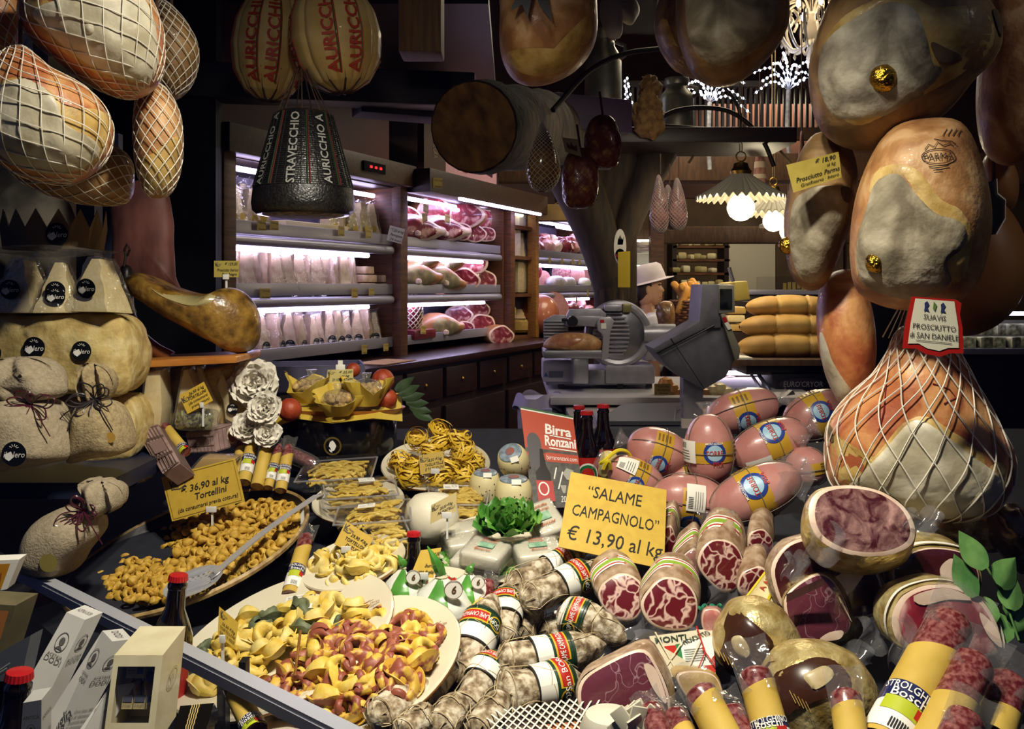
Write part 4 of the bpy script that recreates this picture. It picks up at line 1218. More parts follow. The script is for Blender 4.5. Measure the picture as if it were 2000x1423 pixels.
# price card on the slim ham
def price_card(name,label,corners,Yt,Yb,lines,col=CARD,logo=True,clip=None,border=False,ink=INK,cat='price card',th=.0014):
 (a,b,c,d)=corners
 q=Quad(W(*a,Yt),W(*b,Yt),W(*c,Yb),W(*d,Yb))
 o=thing(name,label,cat,q.at(.5,1),world=True)
 obj('card',q.plate(th),col,o,0)
 L=[q.text(t,u,v,h,sh,0,bo,wmax=wm)for(t,u,v,h,sh,bo,wm)in lines]
 if L:obj('lettering',join(*L),ink,o,0)
 if logo:
  lu,lv,ls=logo if logo is not True else(.15,.18,.12)
  k=ls
  obj('logo_print',join(q.line([(lu-.6*k,lv-.7*k),(lu-.5*k,lv+1.0*k)],.25*k),q.line([(lu-.5*k,lv+.2*k),(lu+.1*k,lv-.9*k)],.22*k),q.line([(lu-.5*k,lv+.2*k),(lu+.2*k,lv+.6*k)],.22*k),q.text('che Malga',lu+.35*k,lv,.7*k,.2),q.line([(lu-.4*k,lv+.8*k),(lu+.3*k,lv+1.0*k),(lu+.9*k,lv+.6*k)],.2*k)),mat('logo_grey','4a4638',rough=.6),o,0)
 if border:
  obj('border_line',join(q.line([(.03,.04),(.97,.04),(.97,.96),(.03,.96),(.03,.04)],.012)),mat('border_ochre','8a7020'),o,0)
 if clip:
  cu,cw=clip
  obj('holder_clip',xf(box(min(.022,cw*q.w),.004,.012,(0,0,0),.001),Matrix.Translation(q.at(cu,.98,.003))),CLIP,o)
  obj('holder_foot',xf(box(.004,.004,.05),Matrix.Translation(q.at(cu,1.0,-.002)-Vector((0,0,.02)))),CLIP,o)
 return o,q
price_card('price_card','yellow handwritten style card on the slim pale ham, tilted in a clear sleeve',[(1536,322),(1638,296),(1644,346),(1550,376)],1.58,1.58,[('€ 18,90',.72,.16,.24,.25,.01,.5),('al kg',.82,.38,.18,.25,.005,.3),('Prosciutto Parma',.53,.62,.24,.3,.01,.9),('GranRiserva · Intero',.55,.84,.18,.3,.005,.85)],mat('dim_card','b8a650','aa983f',scale=40,rough=.45),logo=False)
# middle of the top: two more hams
hang_ham('hanging_ham','pale rinded ham hanging over the middle of the window',1072,60,2.1,[(980,-60),(1060,-90),(1150,-60),(1168,30),(1160,90),(1120,140),(1060,165),(1005,155),(978,110),(976,30)],.14,SKIN,[('fat_rim',[(984,118),(1010,132),(1070,128),(1120,100),(1150,50),(1160,80),(1118,138),(1060,160),(1008,152)],FATY,.002,.004)],hook=(1070,-80,.4),seed=11)
br=thing('black_ribbon','black ribbon tag hanging on the middle pale rinded ham','ribbon',W(1040,10,1.92),world=True)
q=Quad(W(1000,-30,1.93),W(1080,-30,1.93),W(1078,42,1.93),W(995,40,1.93))
obj('ribbon_tail',thick(q.poly([(.2,0),(.55,0),(.42,.95),(.28,.55),(0,.75)],0),.001),mat('ribbon_black','0c0b0c',rough=.5),br,0)
obj('ribbon_tail',thick(q.poly([(.5,0),(.8,0),(1,1.0),(.7,.6)],.001),.001),MATS['ribbon_black'],br,0)
hang_ham('hanging_ham','front ham of the dark pair hung beside the crystal chandelier',1420,50,1.85,[(1330,-60),(1420,-90),(1515,-60),(1540,20),(1528,80),(1480,135),(1420,166),(1360,150),(1328,90),(1318,20)],.12,SKIN2,[('meat_face',[(1335,60),(1345,-20),(1430,-40),(1505,0),(1515,70),(1470,125),(1410,150),(1360,125)],LARD2,.004,.004)],hook=(1420,-80,.4),seed=12)
hang_ham('hanging_ham','back ham of the dark pair, mostly behind the front one',1330,50,2.15,[(1290,-10),(1330,-50),(1390,-40),(1420,60),(1400,150),(1340,148),(1295,105),(1278,50)],.11,SKIN2,[('fat_rim',[(1284,60),(1300,50),(1320,100),(1350,140),(1320,138),(1292,100)],FATY,.002,.003)],hook=(1340,-45,.4),seed=13)
# left hand cluster of netted hams
NETL=dict(r=.0011,off=.008)
hang_ham('netted_ham','big netted ham with a pale face, hung topmost at the window side',185,50,1.6,[(40,20),(60,-50),(150,-90),(260,-60),(312,20),(326,80),(318,145),(280,180),(230,182),(160,155),(95,110),(48,70)],.12,ORNG,[('fat_rim',[(44,40),(90,20),(150,-5),(260,-20),(308,40),(320,100),(300,165),(230,176),(150,145),(80,95)],FATY,.002,.003),('meat_face',[(60,60),(110,40),(160,10),(250,-15),(300,30),(316,100),(300,160),(240,172),(170,150),(100,100)],PALE,.006,.008)],net=dict(axis=125,nstr=8,k=.8,**NETL),knob=[(178,88,12)],knob_m=PALE,hook=(190,-80,.4),seed=21)
hang_ham('netted_ham','netted ham with an orange rind stripe and a badge, hung below the topmost',95,240,1.55,[(-30,180),(-10,130),(40,100),(100,138),(170,170),(215,215),(226,260),(210,310),(160,350),(100,358),(30,340),(-20,300),(-40,240)],.12,ORNG,[('fat_rim',[(-20,200),(40,175),(100,200),(130,225),(215,222),(222,265),(205,312),(150,348),(80,352),(10,330),(-25,280)],FATY,.002,.003),('meat_face',[(-20,210),(30,180),(70,182),(110,215),(130,260),(190,285),(200,310),(150,345),(80,350),(10,328),(-25,285)],PALE,.006,.008)],net=dict(axis=120,nstr=8,k=.8,**NETL),hook=(40,105,.3),seed=22)
hang_ham('netted_ham','narrow netted ham with an orange top half, beside the dark boards',310,280,1.75,[(285,165),(320,170),(350,215),(358,270),(354,330),(335,375),(305,388),(280,372),(264,320),(260,250),(266,195)],.075,SKIN,[('fat_rim',[(268,320),(295,310),(330,280),(352,272),(350,330),(332,370),(304,382),(282,368)],FATY,.003,.004)],net=dict(axis=92,nstr=6,k=.75,**NETL),hook=(305,168,.5),seed=23)
hang_ham('netted_ham','yellowish netted ham hung behind the topmost one',350,110,1.95,[(310,10),(350,30),(384,80),(388,125),(370,170),(335,195),(308,170),(300,90)],.08,SKIN2,net=dict(axis=95,nstr=6,k=.75,**NETL),hook=(335,20,.5),seed=24)
hang_ham('netted_ham','dim netted ham low behind the badged one',175,330,1.85,[(10,300),(60,260),(160,255),(250,300),(264,350),(250,392),(180,400),(100,385),(30,350)],.1,mat('dim_netted_skin','8f6a3e','a8804e',scale=7,rough=.5,coat=.2),net=dict(axis=170,nstr=7,k=.8,**NETL),hook=(150,260,.4),seed=25)
hang_ham('netted_ham','netted ham in the top corner of the window with a paper band',0,50,1.75,[(-60,-40),(0,-60),(40,0),(46,60),(30,105),(-10,110),(-60,70)],.09,ORNG,net=dict(axis=110,nstr=6,k=.8,**NETL),hook=(0,-50,.4),seed=26)
q=Quad(W(36,62,1.66),W(62,70,1.66),W(64,104,1.66),W(38,108,1.66))
cl=thing('collar_label','ivory paper band with a red edge at the corner ham','label',W(50,90,1.66),world=True)
obj('band',q.plate(),MATS['label_ivory'],cl,0);obj('red_edge',q.rect(0,.88,1,1.0,.001),MATS['label_red'],cl,0);obj('lettering',q.text('PROSCIUTTO',.5,.5,.16,0,60,wmax=.9),INK,cl,0)
# net bags and provolone
def provolone(label,cx,cy,Y,R0,H,dx=0,seed=0,name='provolone_cheese'):
 o=thing(name,label,'cheese',W(cx,cy,Y))
 prof=[(.001,-H*.5),(R0*.3,-H*.49),(R0*.62,-H*.42),(R0*.9,-H*.25),(R0*1.0,-H*.02),(R0*.93,H*.2),(R0*.7,H*.4),(R0*.4,H*.52),(.01,H*.56)]
 fine=[]
 for i in range(len(prof)-1):
  for k in range(4):fine.append(tuple(prof[i][j]+(prof[i+1][j]-prof[i][j])*k/4 for j in(0,1)))
 fine.append(prof[-1])
 NR=11
 def f(u,v):
  i=v*(len(fine)-1);a=int(min(i,len(fine)-2));t=i-a
  r=fine[a][0]*(1-t)+fine[a+1][0]*t;z=fine[a][1]*(1-t)+fine[a+1][1]*t
  th=2*pi*u
  k=1-.055*(abs(cos(th*NR/2))**14)
  return(r*k*cos(th),r*k*sin(th),z)
 obj('cheese_body',grid(f,132,36,True),mat('provolone_skin','c4a25c','d9bf80',scale=10,rough=.5,coat=.2,bump=.15,bscale=60),o)
 cords=[]
 for k in range(NR):
  th=(2*k+1)*pi/NR
  cords.append(tube([(r*.955*cos(th),r*.955*sin(th),z)for r,z in fine],.0035,5))
 obj('cord',join(*cords),ROPE,o)
 # printed stripes and lettering on the bulges
 pr,gr,rd=[],[],[]
 for k in range(NR):
  th=2*pi*k/NR
  if sin(th)>.35 or k%3==1:continue
  V2,Fc=text2('AURICCHIO',0,.03)
  V=[]
  for x,y in V2:
   z=x*.034*H/.22+.04*H
   tz=(z+H*.5)/H
   r=0
   for a in range(len(fine)-1):
    if fine[a][1]<=z<=fine[a+1][1]:
     tt=(z-fine[a][1])/max(1e-6,fine[a+1][1]-fine[a][1]);r=fine[a][0]*(1-tt)+fine[a+1][0]*tt
   ph=th-y*.034*H/.22/max(.03,r)
   V.append(Vector((r*1.012*cos(ph),r*1.012*sin(ph),z)))
  pr.append((V,Fc))
  for(lst,da)in((gr,.17),(rd,.205)):
   seg=[(r*1.006*cos(th+da*.9),r*1.006*sin(th+da*.9),z)for r,z in fine if-H*.42<z<H*.4]
   lst.append(tube(seg,.0016,4))
 obj('lettering',join(*pr),mat('print_red','b03a22',rough=.6),o,0)
 obj('green_stripe',join(*gr),mat('print_green','3a5a2a',rough=.6),o);obj('red_stripe',join(*rd),MATS['print_red'],o)
 return o
provolone('rounder pale provolone bound in cords, front one of the hanging pair',655,75,2.3,.118,.28,name='provolone_cheese').rotation_euler=(0,radians(-8),radians(10))
provolone('long pale provolone bound in cords, hanging behind the rounder one',530,90,2.45,.105,.30).rotation_euler=(0,radians(4),radians(-6))
bc=thing('black_netted_cheese','tall black cheese in a net with white lettering, hanging below the pale pair','cheese',W(593,420,2.2))
kk=2.2/F
bp=[(.001,.0),(88*kk,.0),(97*kk,8*kk),(99*kk,22*kk),(96*kk,50*kk),(56*kk,195*kk),(50*kk,200*kk),(.001,203*kk)]
obj('black_rind',lathe(bp,40),mat('black_rind','0e0d0d','242220',scale=160,rough=.35,coat=.4,bump=.5,bscale=200),bc,50)
obj('bare_base',lathe([(.001,-.004),(70*kk,-.003),(82*kk,.001)],32),mat('speckled_base','2e2620','a39078',scale=60,rough=.7),bc)
rad=lambda z:(96-(z/kk-50)/145*40)*kk
nets=[]
for k in range(36):
 th=2*pi*k/36
 nets.append(tube([(1.01*rad(z)*cos(th),1.01*rad(z)*sin(th),z)for z in(52*kk,195*kk)],.0011,4))
for j in range(34):
 z=(52+j*4.2)*kk
 nets.append(tube([(1.008*rad(z)*cos(a),1.008*rad(z)*sin(a),z)for a in[2*pi*i/40 for i in range(40)]],.0008,3,True))
obj('netting',join(*nets),mat('black_net','1a1816',rough=.5),bc)
wl,st_r,st_g=[],[],[]
for(th0,t)in((-2.35,'AURICCHIO  A'),(-1.6,'STRAVECCHIO'),(-.85,'AURICCHIO A')):
 V2,Fc=text2(t,0,.02)
 V=[]
 for x,y in V2:
  z=(122+x*21)*kk
  ph=th0-y*22*kk/rad(z)
  V.append(Vector((1.03*rad(z)*cos(ph),1.03*rad(z)*sin(ph),z)))
 wl.append((V,Fc))
for th0 in(-2.02,-1.22,-.55):
 st_r.append(tube([(1.02*rad(z)*cos(th0),1.02*rad(z)*sin(th0),z)for z in(52*kk,195*kk)],.002,4))
 st_g.append(tube([(1.02*rad(z)*cos(th0-.05),1.02*rad(z)*sin(th0-.05),z)for z in(52*kk,195*kk)],.002,4))
obj('lettering',join(*wl),mat('print_silver','9a9a94',rough=.6),bc,0);obj('red_stripe',join(*st_r),mat('dim_red','5a1a16'),bc);obj('green_stripe',join(*st_g),mat('dim_green','1e3a1e'),bc)
obj('cord',join(*[tube([(rad(195*kk)*.9*cos(a),rad(195*kk)*.9*sin(a),198*kk),(.012*cos(a)-.005,.012*sin(a),285*kk)],.0016,4)for a in[2*pi*i/9 for i in range(9)]]),ROPE,bc)
ab=thing('amber_netted_cheese','glossy amber pear shaped cheese hanging in a fine net','cheese',W(1060,320,3.0))
b=px_blob(1060,320,3.0,[(1060,240),(1078,275),(1091,310),(1093,345),(1078,370),(1058,376),(1038,365),(1028,335),(1034,300),(1048,262)],.055)
obj('cheese_body',b.md(8),mat('amber_cheese','6a3c10','a87a22',scale=10,rough=.15,coat=.8),ab);obj('netting',b.net(90,r=.0011,nstr=8,k=1.1,off=.004),NET,ab)
obj('cord',tube([(0,0,80*b.s),(-.004,0,118*b.s)],.006,6),NET,ab)
for i,(cx,cy,w_,h_,lab)in enumerate(((1133,348,36,60,'lower of the two red netted sausages by the log'),(1177,278,36,54,'upper of the two red netted sausages by the log'))):
 o=thing('netted_sausage',lab+', fat flecked','sausage',W(cx,cy,2.8))
 b=px_blob(cx,cy,2.8,[(cx,cy-h_),(cx+w_*.7,cy-h_*.75),(cx+w_,cy),(cx+w_*.8,cy+h_*.8),(cx,cy+h_),(cx-w_*.8,cy+h_*.8),(cx-w_,cy),(cx-w_*.7,cy-h_*.75)],.055)
 obj('casing',b.md(8,.004,40),mat('flecked_red','6e2410','c08c44',scale=42,rough=.35,coat=.5,lo=.5,hi=.75,bump=.3),o)
 obj('netting',b.net(90,r=.0007,nstr=9,k=.9,off=.002),mat('brown_net','7a4a26'),o)
 obj('cord',tube([(0,0,h_*b.s),(-.01,0,(h_+45)*b.s)],.004,6),ROPE,o)
 if i==0:
  q=Quad(W(1098,268,2.72),W(1128,272,2.72),W(1136,306,2.72),W(1104,296,2.72))
  c_=thing('crown_tag','small paper tag with a crown hung on the lower red sausage','tag',W(1115,285,2.72),world=True)
  obj('tag_card',q.plate(),mat('dim_paper','8a8068',rough=.7),c_,0);obj('crown_print',q.poly([(.2,.7),(.2,.3),(.4,.5),(.5,.2),(.62,.5),(.85,.35),(.8,.75)],.001),BRAND,c_,0)
for i,(cx,cy,lab)in enumerate(((1290,398,'longest netted sausage bag of the trio by the trunk'),(1308,405,'middle netted sausage bag of the trio by the trunk'),(1326,398,'netted sausage bag of the trio farthest from the trunk'))):
 o=thing('netted_bag',lab,'sausage',W(cx,cy,4.0+.06*(i%2)))
 h_=(58,46,52)[i]
 b=px_blob(cx,cy,4.0,[(cx-4,cy-h_),(cx+10,cy-h_*.3),(cx+16,cy+h_*.5),(cx+10,cy+h_*.9),(cx-2,cy+h_),(cx-16,cy+h_*.8),(cx-21,cy+h_*.3),(cx-14,cy-h_*.4)],.035)
 obj('meat_body',b.md(6,.004,40),mat('dim_sausage','6a3a34','a06a60',scale=30,rough=.4,coat=.5),o);obj('netting',b.net(90,r=.0012,nstr=7,k=1.0,off=.002),mat('grey_net','9a8e86'),o)
 obj('cord',tube([(0,0,h_*b.s),(0,0,(h_+40)*b.s)],.003,5),ROPE,o)
 # tall netted cones by the lamps
for i,(cx,y0,y1,wd_,Y,lab)in enumerate(((1484,268,360,26,5.2,'tall cone shaped salami with a white paper band behind the pendant lamps'),(1566,255,310,14,5.0,'slim cone shaped salami beside the price card'))):
 s_=Y/F
 o=thing('cone_salami',lab,'sausage',W(cx,y1,Y))
 h_=(y1-y0)*s_;r_=wd_/2*s_
 obj('cone_body',lathe([(r_,0),(r_*.9,h_*.3),(r_*.5,h_*.7),(r_*.35,h_*.95),(.002,h_)],18),mat('pale_red_cone','7a4a3c','a07462',scale=24,rough=.6,stretch=(3,3,1)),o)
 obj('cord',tube([(0,0,h_),(0,0,h_+2.4)],.003,5),ROPE,o)
 if i==0:obj('paper_band',lathe([(r_*.98,h_*.12),(r_*.78,h_*.48)],18),mat('band_paper','bfae94',rough=.7),o)
 # speck slab hanging behind the net ham
o=obj('speck_slab',Blob([(-.06,.10),(.06,.10),(.085,-.1),(.09,-.14),(-.05,-.14),(-.07,0)],.03).md(6,.003,20),mat('speck','4c2620','7a4a42',scale=18,rough=.6,bump=.4,stretch=(1,1,.5)),loc=W(275,450,2.2))
o.scale=(1.0,1,1.05);tag(o,'dark reddish slab of speck hanging behind the netted hams','ham')
# chandelier and light branches
GLASS=mat('crystal','e8dcc8',rough=.1,spec=.8,coat=.5)
BLED=mat('branch_led','ffffff',emit=10,ecol='dfe6ff')
WIRE=mat('silver_wire','b8bcc8',rough=.4,metal=.5)
ch=thing('crystal_chandelier','crystal chandelier with curled glass arms at the loft','chandelier',W(1585,60,6.6))
rr=rnd(8)
arms=[]
for k in range(12):
 a=2*pi*k/12
 arms.append(tube(spline([(0,0,-.05),(.14*cos(a),.14*sin(a),-.14),(.24*cos(a),.24*sin(a),.02),(.2*cos(a),.2*sin(a),.12),(.14*cos(a),.14*sin(a),.08),(.17*cos(a),.17*sin(a),.03)],6),.011,6))
 arms.append(tube(spline([(0,0,.1),(.1*cos(a+.2),.1*sin(a+.2),.22),(.2*cos(a+.2),.2*sin(a+.2),.18),(.16*cos(a+.2),.16*sin(a+.2),.1)],6),.010,6))
obj('glass_arms',join(*arms),GLASS,ch);obj('stem',lathe([(.001,-.3),(.03,-.27),(.04,-.2),(.02,-.14),(.045,-.05),(.03,.05),(.02,.3),(.01,.6)],16),GLASS,ch)
bl=obj('bulbs',join(*[xf(lathe([(.001,-.02),(.016,-.01),(.016,.02),(.001,.045)],8),T(.2*cos(a),.2*sin(a),.15))for a in[2*pi*k/8 for k in range(8)]]),mat('warm_bulb','ffffff',emit=14,ecol='ffe2b0'),ch)
dr_=obj('drops',join(*[xf(lathe([(.001,-.035),(.012,-.015),(.001,.02)],6),T(.22*cos(a),.22*sin(a),-.1-.06*(k%3)))for k,a in enumerate([2*pi*k/18 for k in range(18)])]),GLASS,ch)
lamp('POINT','chandelier_light',W(1585,45,6.6),None,4,(1,.85,.6),.12)
def led_branch(px,py,Y,R0,label,n=11,up=1.0,seed=0):
 rr=rnd(seed)
 o=thing('light_branch',label,'lights',W(px,py,Y))
 wires,leds=[],[]
 for k in range(n):
  a=pi*(k+.5)/n+rr.uniform(-.1,.1)
  L=R0*rr.uniform(.7,1.1);yy=rr.uniform(-.5,.5)*R0
  P=spline([(0,0,0),(.45*L*cos(a),yy*.5,.5*L*sin(a)*up+.04),(L*cos(a),yy,L*(sin(a)*up*.8-.25*abs(cos(a))))],8)
  wires.append(tube(P,.003,4))
  for j in range(3,len(P),2):
   leds.append(xf(lathe([(.001,-.011),(.009,-.004),(.009,.004),(.001,.011)],6),Matrix.Translation(P[j])))
 obj('wires',join(*wires),WIRE,o);obj('bulbs',join(*leds),BLED,o)
 obj('stem',tube([(0,0,0),(-.01,0,-.25),(0,0,-.48)],.016,7),mat('frosted_stem','7a7a80','a8a8ac',scale=30,rough=.8),o)
led_branch(1386,200,6.4,.30,'fan of tiny white lights on a frosted stem nearer the milk churns',seed=1)
led_branch(1540,176,6.6,.34,'fan of tiny white lights on a frosted stem below the chandelier',seed=2)
o=thing('light_branch','hanging strands of tiny lights between churn and wrapped bundle','lights',W(1225,185,4.9))
wires,leds=[],[]
for k,(x0,x1)in enumerate(((0,.035),(-.01,.02),(.01,-.02),(-.005,.008))):
 P=[Vector((x0+(x1-x0)*j/8,.02*k,.09-.022*j-.01*k))for j in range(9)]
 wires.append(tube(P,.002,4));leds+=[xf(lathe([(.001,-.008),(.006,-.003),(.006,.003),(.001,.008)],6),Matrix.Translation(p))for p in P[::2]]
obj('wires',join(*wires),WIRE,o);obj('bulbs',join(*leds),BLED,o)
# rail that carries the hams
RAILM=mat('iron_rail','1a1614',rough=.5,metal=.6)
tag(obj('hanging_rail',tube([(-1.7,1.75,2.42),(1.8,1.75,2.42)],.015,10),RAILM),'iron rail above the window from which the hams hang','rail')
# the sloping display bench and its rail
CLOTH=mat('dark_cloth','15161f','1d1f2b',scale=30,rough=.85)
def zb(y):return BA-.065+BB*y
bp_=[(-.16,1.04),(-1.0,1.74),(-1.62,2.25),(-1.62,2.6),(1.75,2.6),(1.75,.95),(-.06,.95)]
nb=len(bp_)
bV=[Vector((x,y,zb(y)))for x,y in bp_]+[Vector((x,y,.05))for x,y in bp_]
obj_b=tag(obj('display_bench',(bV,[tuple(range(nb)),tuple(reversed(range(nb,2*nb)))]+[(i,nb+i,nb+(i+1)%nb,(i+1)%nb)for i in range(nb)]),CLOTH,None,0),'dark cloth covered sloping display bench under all the food','bench')
rl=thing('glass_barrier','low glass barrier with an aluminium top rail in front of the pasta','barrier',(-.55,1.33,.9),world=True)
ra,rb_=Vector((-.10,.950,1.036)),Vector((-1.3,1.967,1.036))
rn=Vector((.646,.763,0))
def railbar(w,h,off,z):
 V=[]
 for p in(ra,rb_):
  for sx,sz in((-1,-1),(1,-1),(1,1),(-1,1)):
   V.append(p+rn*(sx*w/2+off)+Vector((0,0,sz*h/2+z)))
 return V,[(0,1,2,3),(7,6,5,4),(0,4,5,1),(1,5,6,2),(2,6,7,3),(3,7,4,0)]
obj('top_rail',join(railbar(.022,.008,0,.006),railbar(.006,.014,-.009,-.003),railbar(.006,.014,.009,-.003)),ALU,rl,0)
obj('glass_pane',railbar(.005,.16,0,-.085),film_mat('barrier_glass',gloss=.03,bump=0,rough=.02),rl,0)
pp=ra.lerp(rb_,.27)
obj('bracket',join(box(.012,.02,.2,pp+Vector((.02,.03,-.12))),box(.01,.02,.2,pp+Vector((.04,.06,-.12)))),FRAMEB,rl)
# low ledge in front of the barrier for the boxed goods
lv=[(-.10,.90),(-1.25,1.87),(-1.45,1.72),(-.9,.72),(-.10,.72)]
n5=len(lv)
tag(obj('front_ledge',([Vector((x,y,.80))for x,y in lv]+[Vector((x,y,.05))for x,y in lv],[tuple(range(n5)),tuple(reversed(range(n5,2*n5)))]+[(i,n5+i,n5+(i+1)%n5,(i+1)%n5)for i in range(n5)]),CLOTH,None,0),'dark ledge before the glass barrier holding boxed vinegars','ledge')
def hexa(fr,Y,dv):
 """a box from its four front corners (pixels; Y one or four depths) and a depth vector in metres"""
 Ys=Y if hasattr(Y,'__len__')else(Y,)*4
 f=[W(p[0],p[1],y)for p,y in zip(fr,Ys)]
 dv=Vector(dv)
 b=[p+dv for p in f]
 return(f+b,[(0,1,2,3),(7,6,5,4),(0,4,5,1),(1,5,6,2),(2,6,7,3),(3,7,4,0)]),Quad(*f),Quad(f[1],b[1],b[2],f[2]),Quad(b[0],b[1],f[1],f[0])
GREYB=mat('grey_carton','b4b2ac','c4c2bb',scale=12,rough=.5)
CREAMB=mat('cream_carton','c2b894','cfc6a4',scale=30,rough=.5,coat=.3,bump=.1)
PRINTG=mat('print_grey','55524c',rough=.6)
def portrait(q,u,v,r):
 return join(q.line([(u+r*.7*q.h/q.w*cos(a),v+r*sin(a))for a in[2*pi*k/20 for k in range(21)]],r*.08,.0008),q.ell(u,v-r*.1,r*.42,.0008,16,.8),q.poly([(u-r*.5*q.h/q.w,v+r*.75),(u,v+r*.3),(u+r*.5*q.h/q.w,v+r*.75)],.0008))
def dodi(label,fr,Y,dv,front,side):
 md,q,qs,qt=hexa(fr,Y,dv)
 o=thing('vinegar_box',label,'box',q.at(.5,1),world=True)
 obj('carton',md,GREYB,o,0)
 L=[]
 for qq,spec in((q,front),(qs,side)):
  for t in spec:
   if t[0]=='p':L.append(portrait(qq,*t[1:]))
   else:L.append(qq.text(t[0],t[1],t[2],t[3],t[4],t[5],off=.0008,wmax=t[6]if len(t)>6 else .85))
 obj('lettering',join(*L),PRINTG,o,0)
 return o,q,qs,qt
d1=dodi('tall grey vinegar box leaning highest at the glass barrier',[(130,1195),(166,1210),(6,1538),(-45,1505)],(1.20,1.20,1.12,1.12),(.014,.022,.002),[('p',.5,.17,.06),('ACETAIA',.5,.255,.028,0,0),('DODI',.5,.285,.05,0,0),('Riserva di Famiglia',.5,.66,.10,.25,68,2.0)],[('ACETAIA',.5,.26,.024,0,0),('DODI',.5,.285,.035,0,0),('p',.5,.17,.05)])
obj('top_print',d1[3].text('ACETAIA DODI',.5,.5,.35,0,0,off=.001,wmax=.7),PRINTG,d1[0],0)
d2=dodi('second tall grey vinegar box, leaning beside the cream gift box',[(200,1231),(219,1252),(48,1560),(10,1530)],(1.12,1.10,1.04,1.05),(.020,.012,-.002),[('p',.5,.15,.06),('ACETAIA',.5,.25,.024,0,0,.9),('DODI',.5,.285,.04,0,0,.9),('va Famiglia',.5,.62,.10,.25,66,2.0)],[('p',.5,.15,.05),('ACETAIA',.5,.245,.025,0,0),('DODI',.5,.28,.045,0,0)]+[(t,.5,.46+.035*i,.026,.25,0)for i,t in enumerate(('Corre l\'anno 1891','e di Giovanna','un piccolo borgo','in provincia','di Reggio Emilia','nasce'))])
obj('top_print',d2[3].text('DODI',.5,.5,.5,0,0,off=.001,wmax=.6),PRINTG,d2[0],0)
d3=dodi('thin white vinegar box lying low between gift box and grey boxes',[(206,1352),(216,1340),(126,1490),(110,1490)],(1.0,1.0,.95,.95),(.02,.02,-.004),[('DODI',.5,.3,.06,0,0,.8)],[('DODI',.5,.35,.05,0,0)])
d4=dodi('small upright grey box with a portrait before the leaning boxes',[(45,1372),(81,1366),(80,1490),(36,1490)],.92,(0,.02,.004),[('ANTICA',.5,.26,.09,0,0),('p',.5,.47,.1),('DODI',.5,.74,.13,0,0)],[('DODI',.5,.6,.1,0,0),('ANTICA',.5,.3,.08,0,0)])
# cream gift box with a window
md,q,qs,qt=hexa([(223,1279),(318,1279),(296,1470),(198,1470)],(1.0,1.0,.96,.96),(0,.07,.006))
gb=thing('gift_box','cream gift box with a clear window showing small jars','box',q.at(.5,1),world=True)
dv=Vector((0,.07,.006))
u0,u1,v0,v1=.11,.87,.12,.70
fr_=[q.poly([(0,0),(1,0),(1,v0),(0,v0)],0),q.poly([(0,v0),(u0,v0),(u0,v1),(0,v1)],0),q.poly([(u1,v0),(1,v0),(1,v1),(u1,v1)],0),q.poly([(0,v1),(1,v1),(1,1),(0,1)],0)]
bk=md[0][4:]
obj('carton',join(*fr_,(md[0],[(7,6,5,4),(0,4,5,1),(1,5,6,2),(2,6,7,3),(3,7,4,0)])),CREAMB,gb,0)
obj('window_film',q.rect(u0,v0,u1,v1,-.001),film_mat('gift_film',gloss=.05,bump=.1,rough=.05),gb,0)
obj('embossed_seal',join(qs.line([(.55+.22*cos(a),.42+.10*sin(a))for a in[2*pi*k/24 for k in range(25)]],.012),qs.line([(.5+.1*cos(a),.42+.06*sin(a*2))for a in[2*pi*k/24 for k in range(25)]],.008)),mat('emboss','8f8562',rough=.4,coat=.5),gb,0)
def back_pt(u,v,d):return q.at(u,v)+dv*d
for i,(ua,ub,va,vb,kind)in enumerate(((.13,.5,.16,.36,'card'),(.5,.84,.14,.38,'jar'),(.14,.36,.40,.70,'jar2'),(.38,.62,.40,.70,'jar2'),(.64,.84,.40,.70,'jar2'))):
 jq=Quad(back_pt(ua,va,.35),back_pt(ub,va,.35),back_pt(ub,vb,.35),back_pt(ua,vb,.35))
 if kind=='card':
  o=obj('packet',jq.plate(.01),mat('jar_label','b8a878',rough=.6),gb,0);obj('packet_print',join(jq.rect(.6,.3,.95,.8),*[jq.line([(.1,v),(.5,v)],.04)for v in(.3,.45,.6,.75)]),mat('slate_print','4a4e60'),o,0)
 else:
  c=jq.at(.5,.5)+dv*.3;h_=jq.h;r_=jq.w/2
  o=obj('jar',xf(lathe([(r_*.8,-h_/2),(r_,-h_*.42),(r_,h_*.2),(r_*.8,h_*.27)],20),Matrix.Translation(c)),mat('oil_glass','6a6020',rough=.1,coat=.6)if kind=='jar' else mat('dark_jar','6a5234',rough=.15,coat=.6),gb)
  if kind=='jar2':
   obj('jar_lid',xf(lathe([(r_*.86,h_*.27),(r_*.88,h_*.48),(.001,h_*.5)],20),Matrix.Translation(c)),mat('lid_black','1c1e22',rough=.2,metal=.5),o)
   lq=Quad(back_pt(ua,va+(vb-va)*.42,.3),back_pt(ub,va+(vb-va)*.42,.3),back_pt(ub,va+(vb-va)*.9,.3),back_pt(ua,va+(vb-va)*.9,.3))
   obj('jar_label',lq.plate(.001),MATS['jar_label'],o,0);obj('label_print',join(lq.rect(.06,.08,.94,.5),lq.text('di funghi',.5,.7,.22,0,wmax=.8)),MATS['slate_print'],o,0)
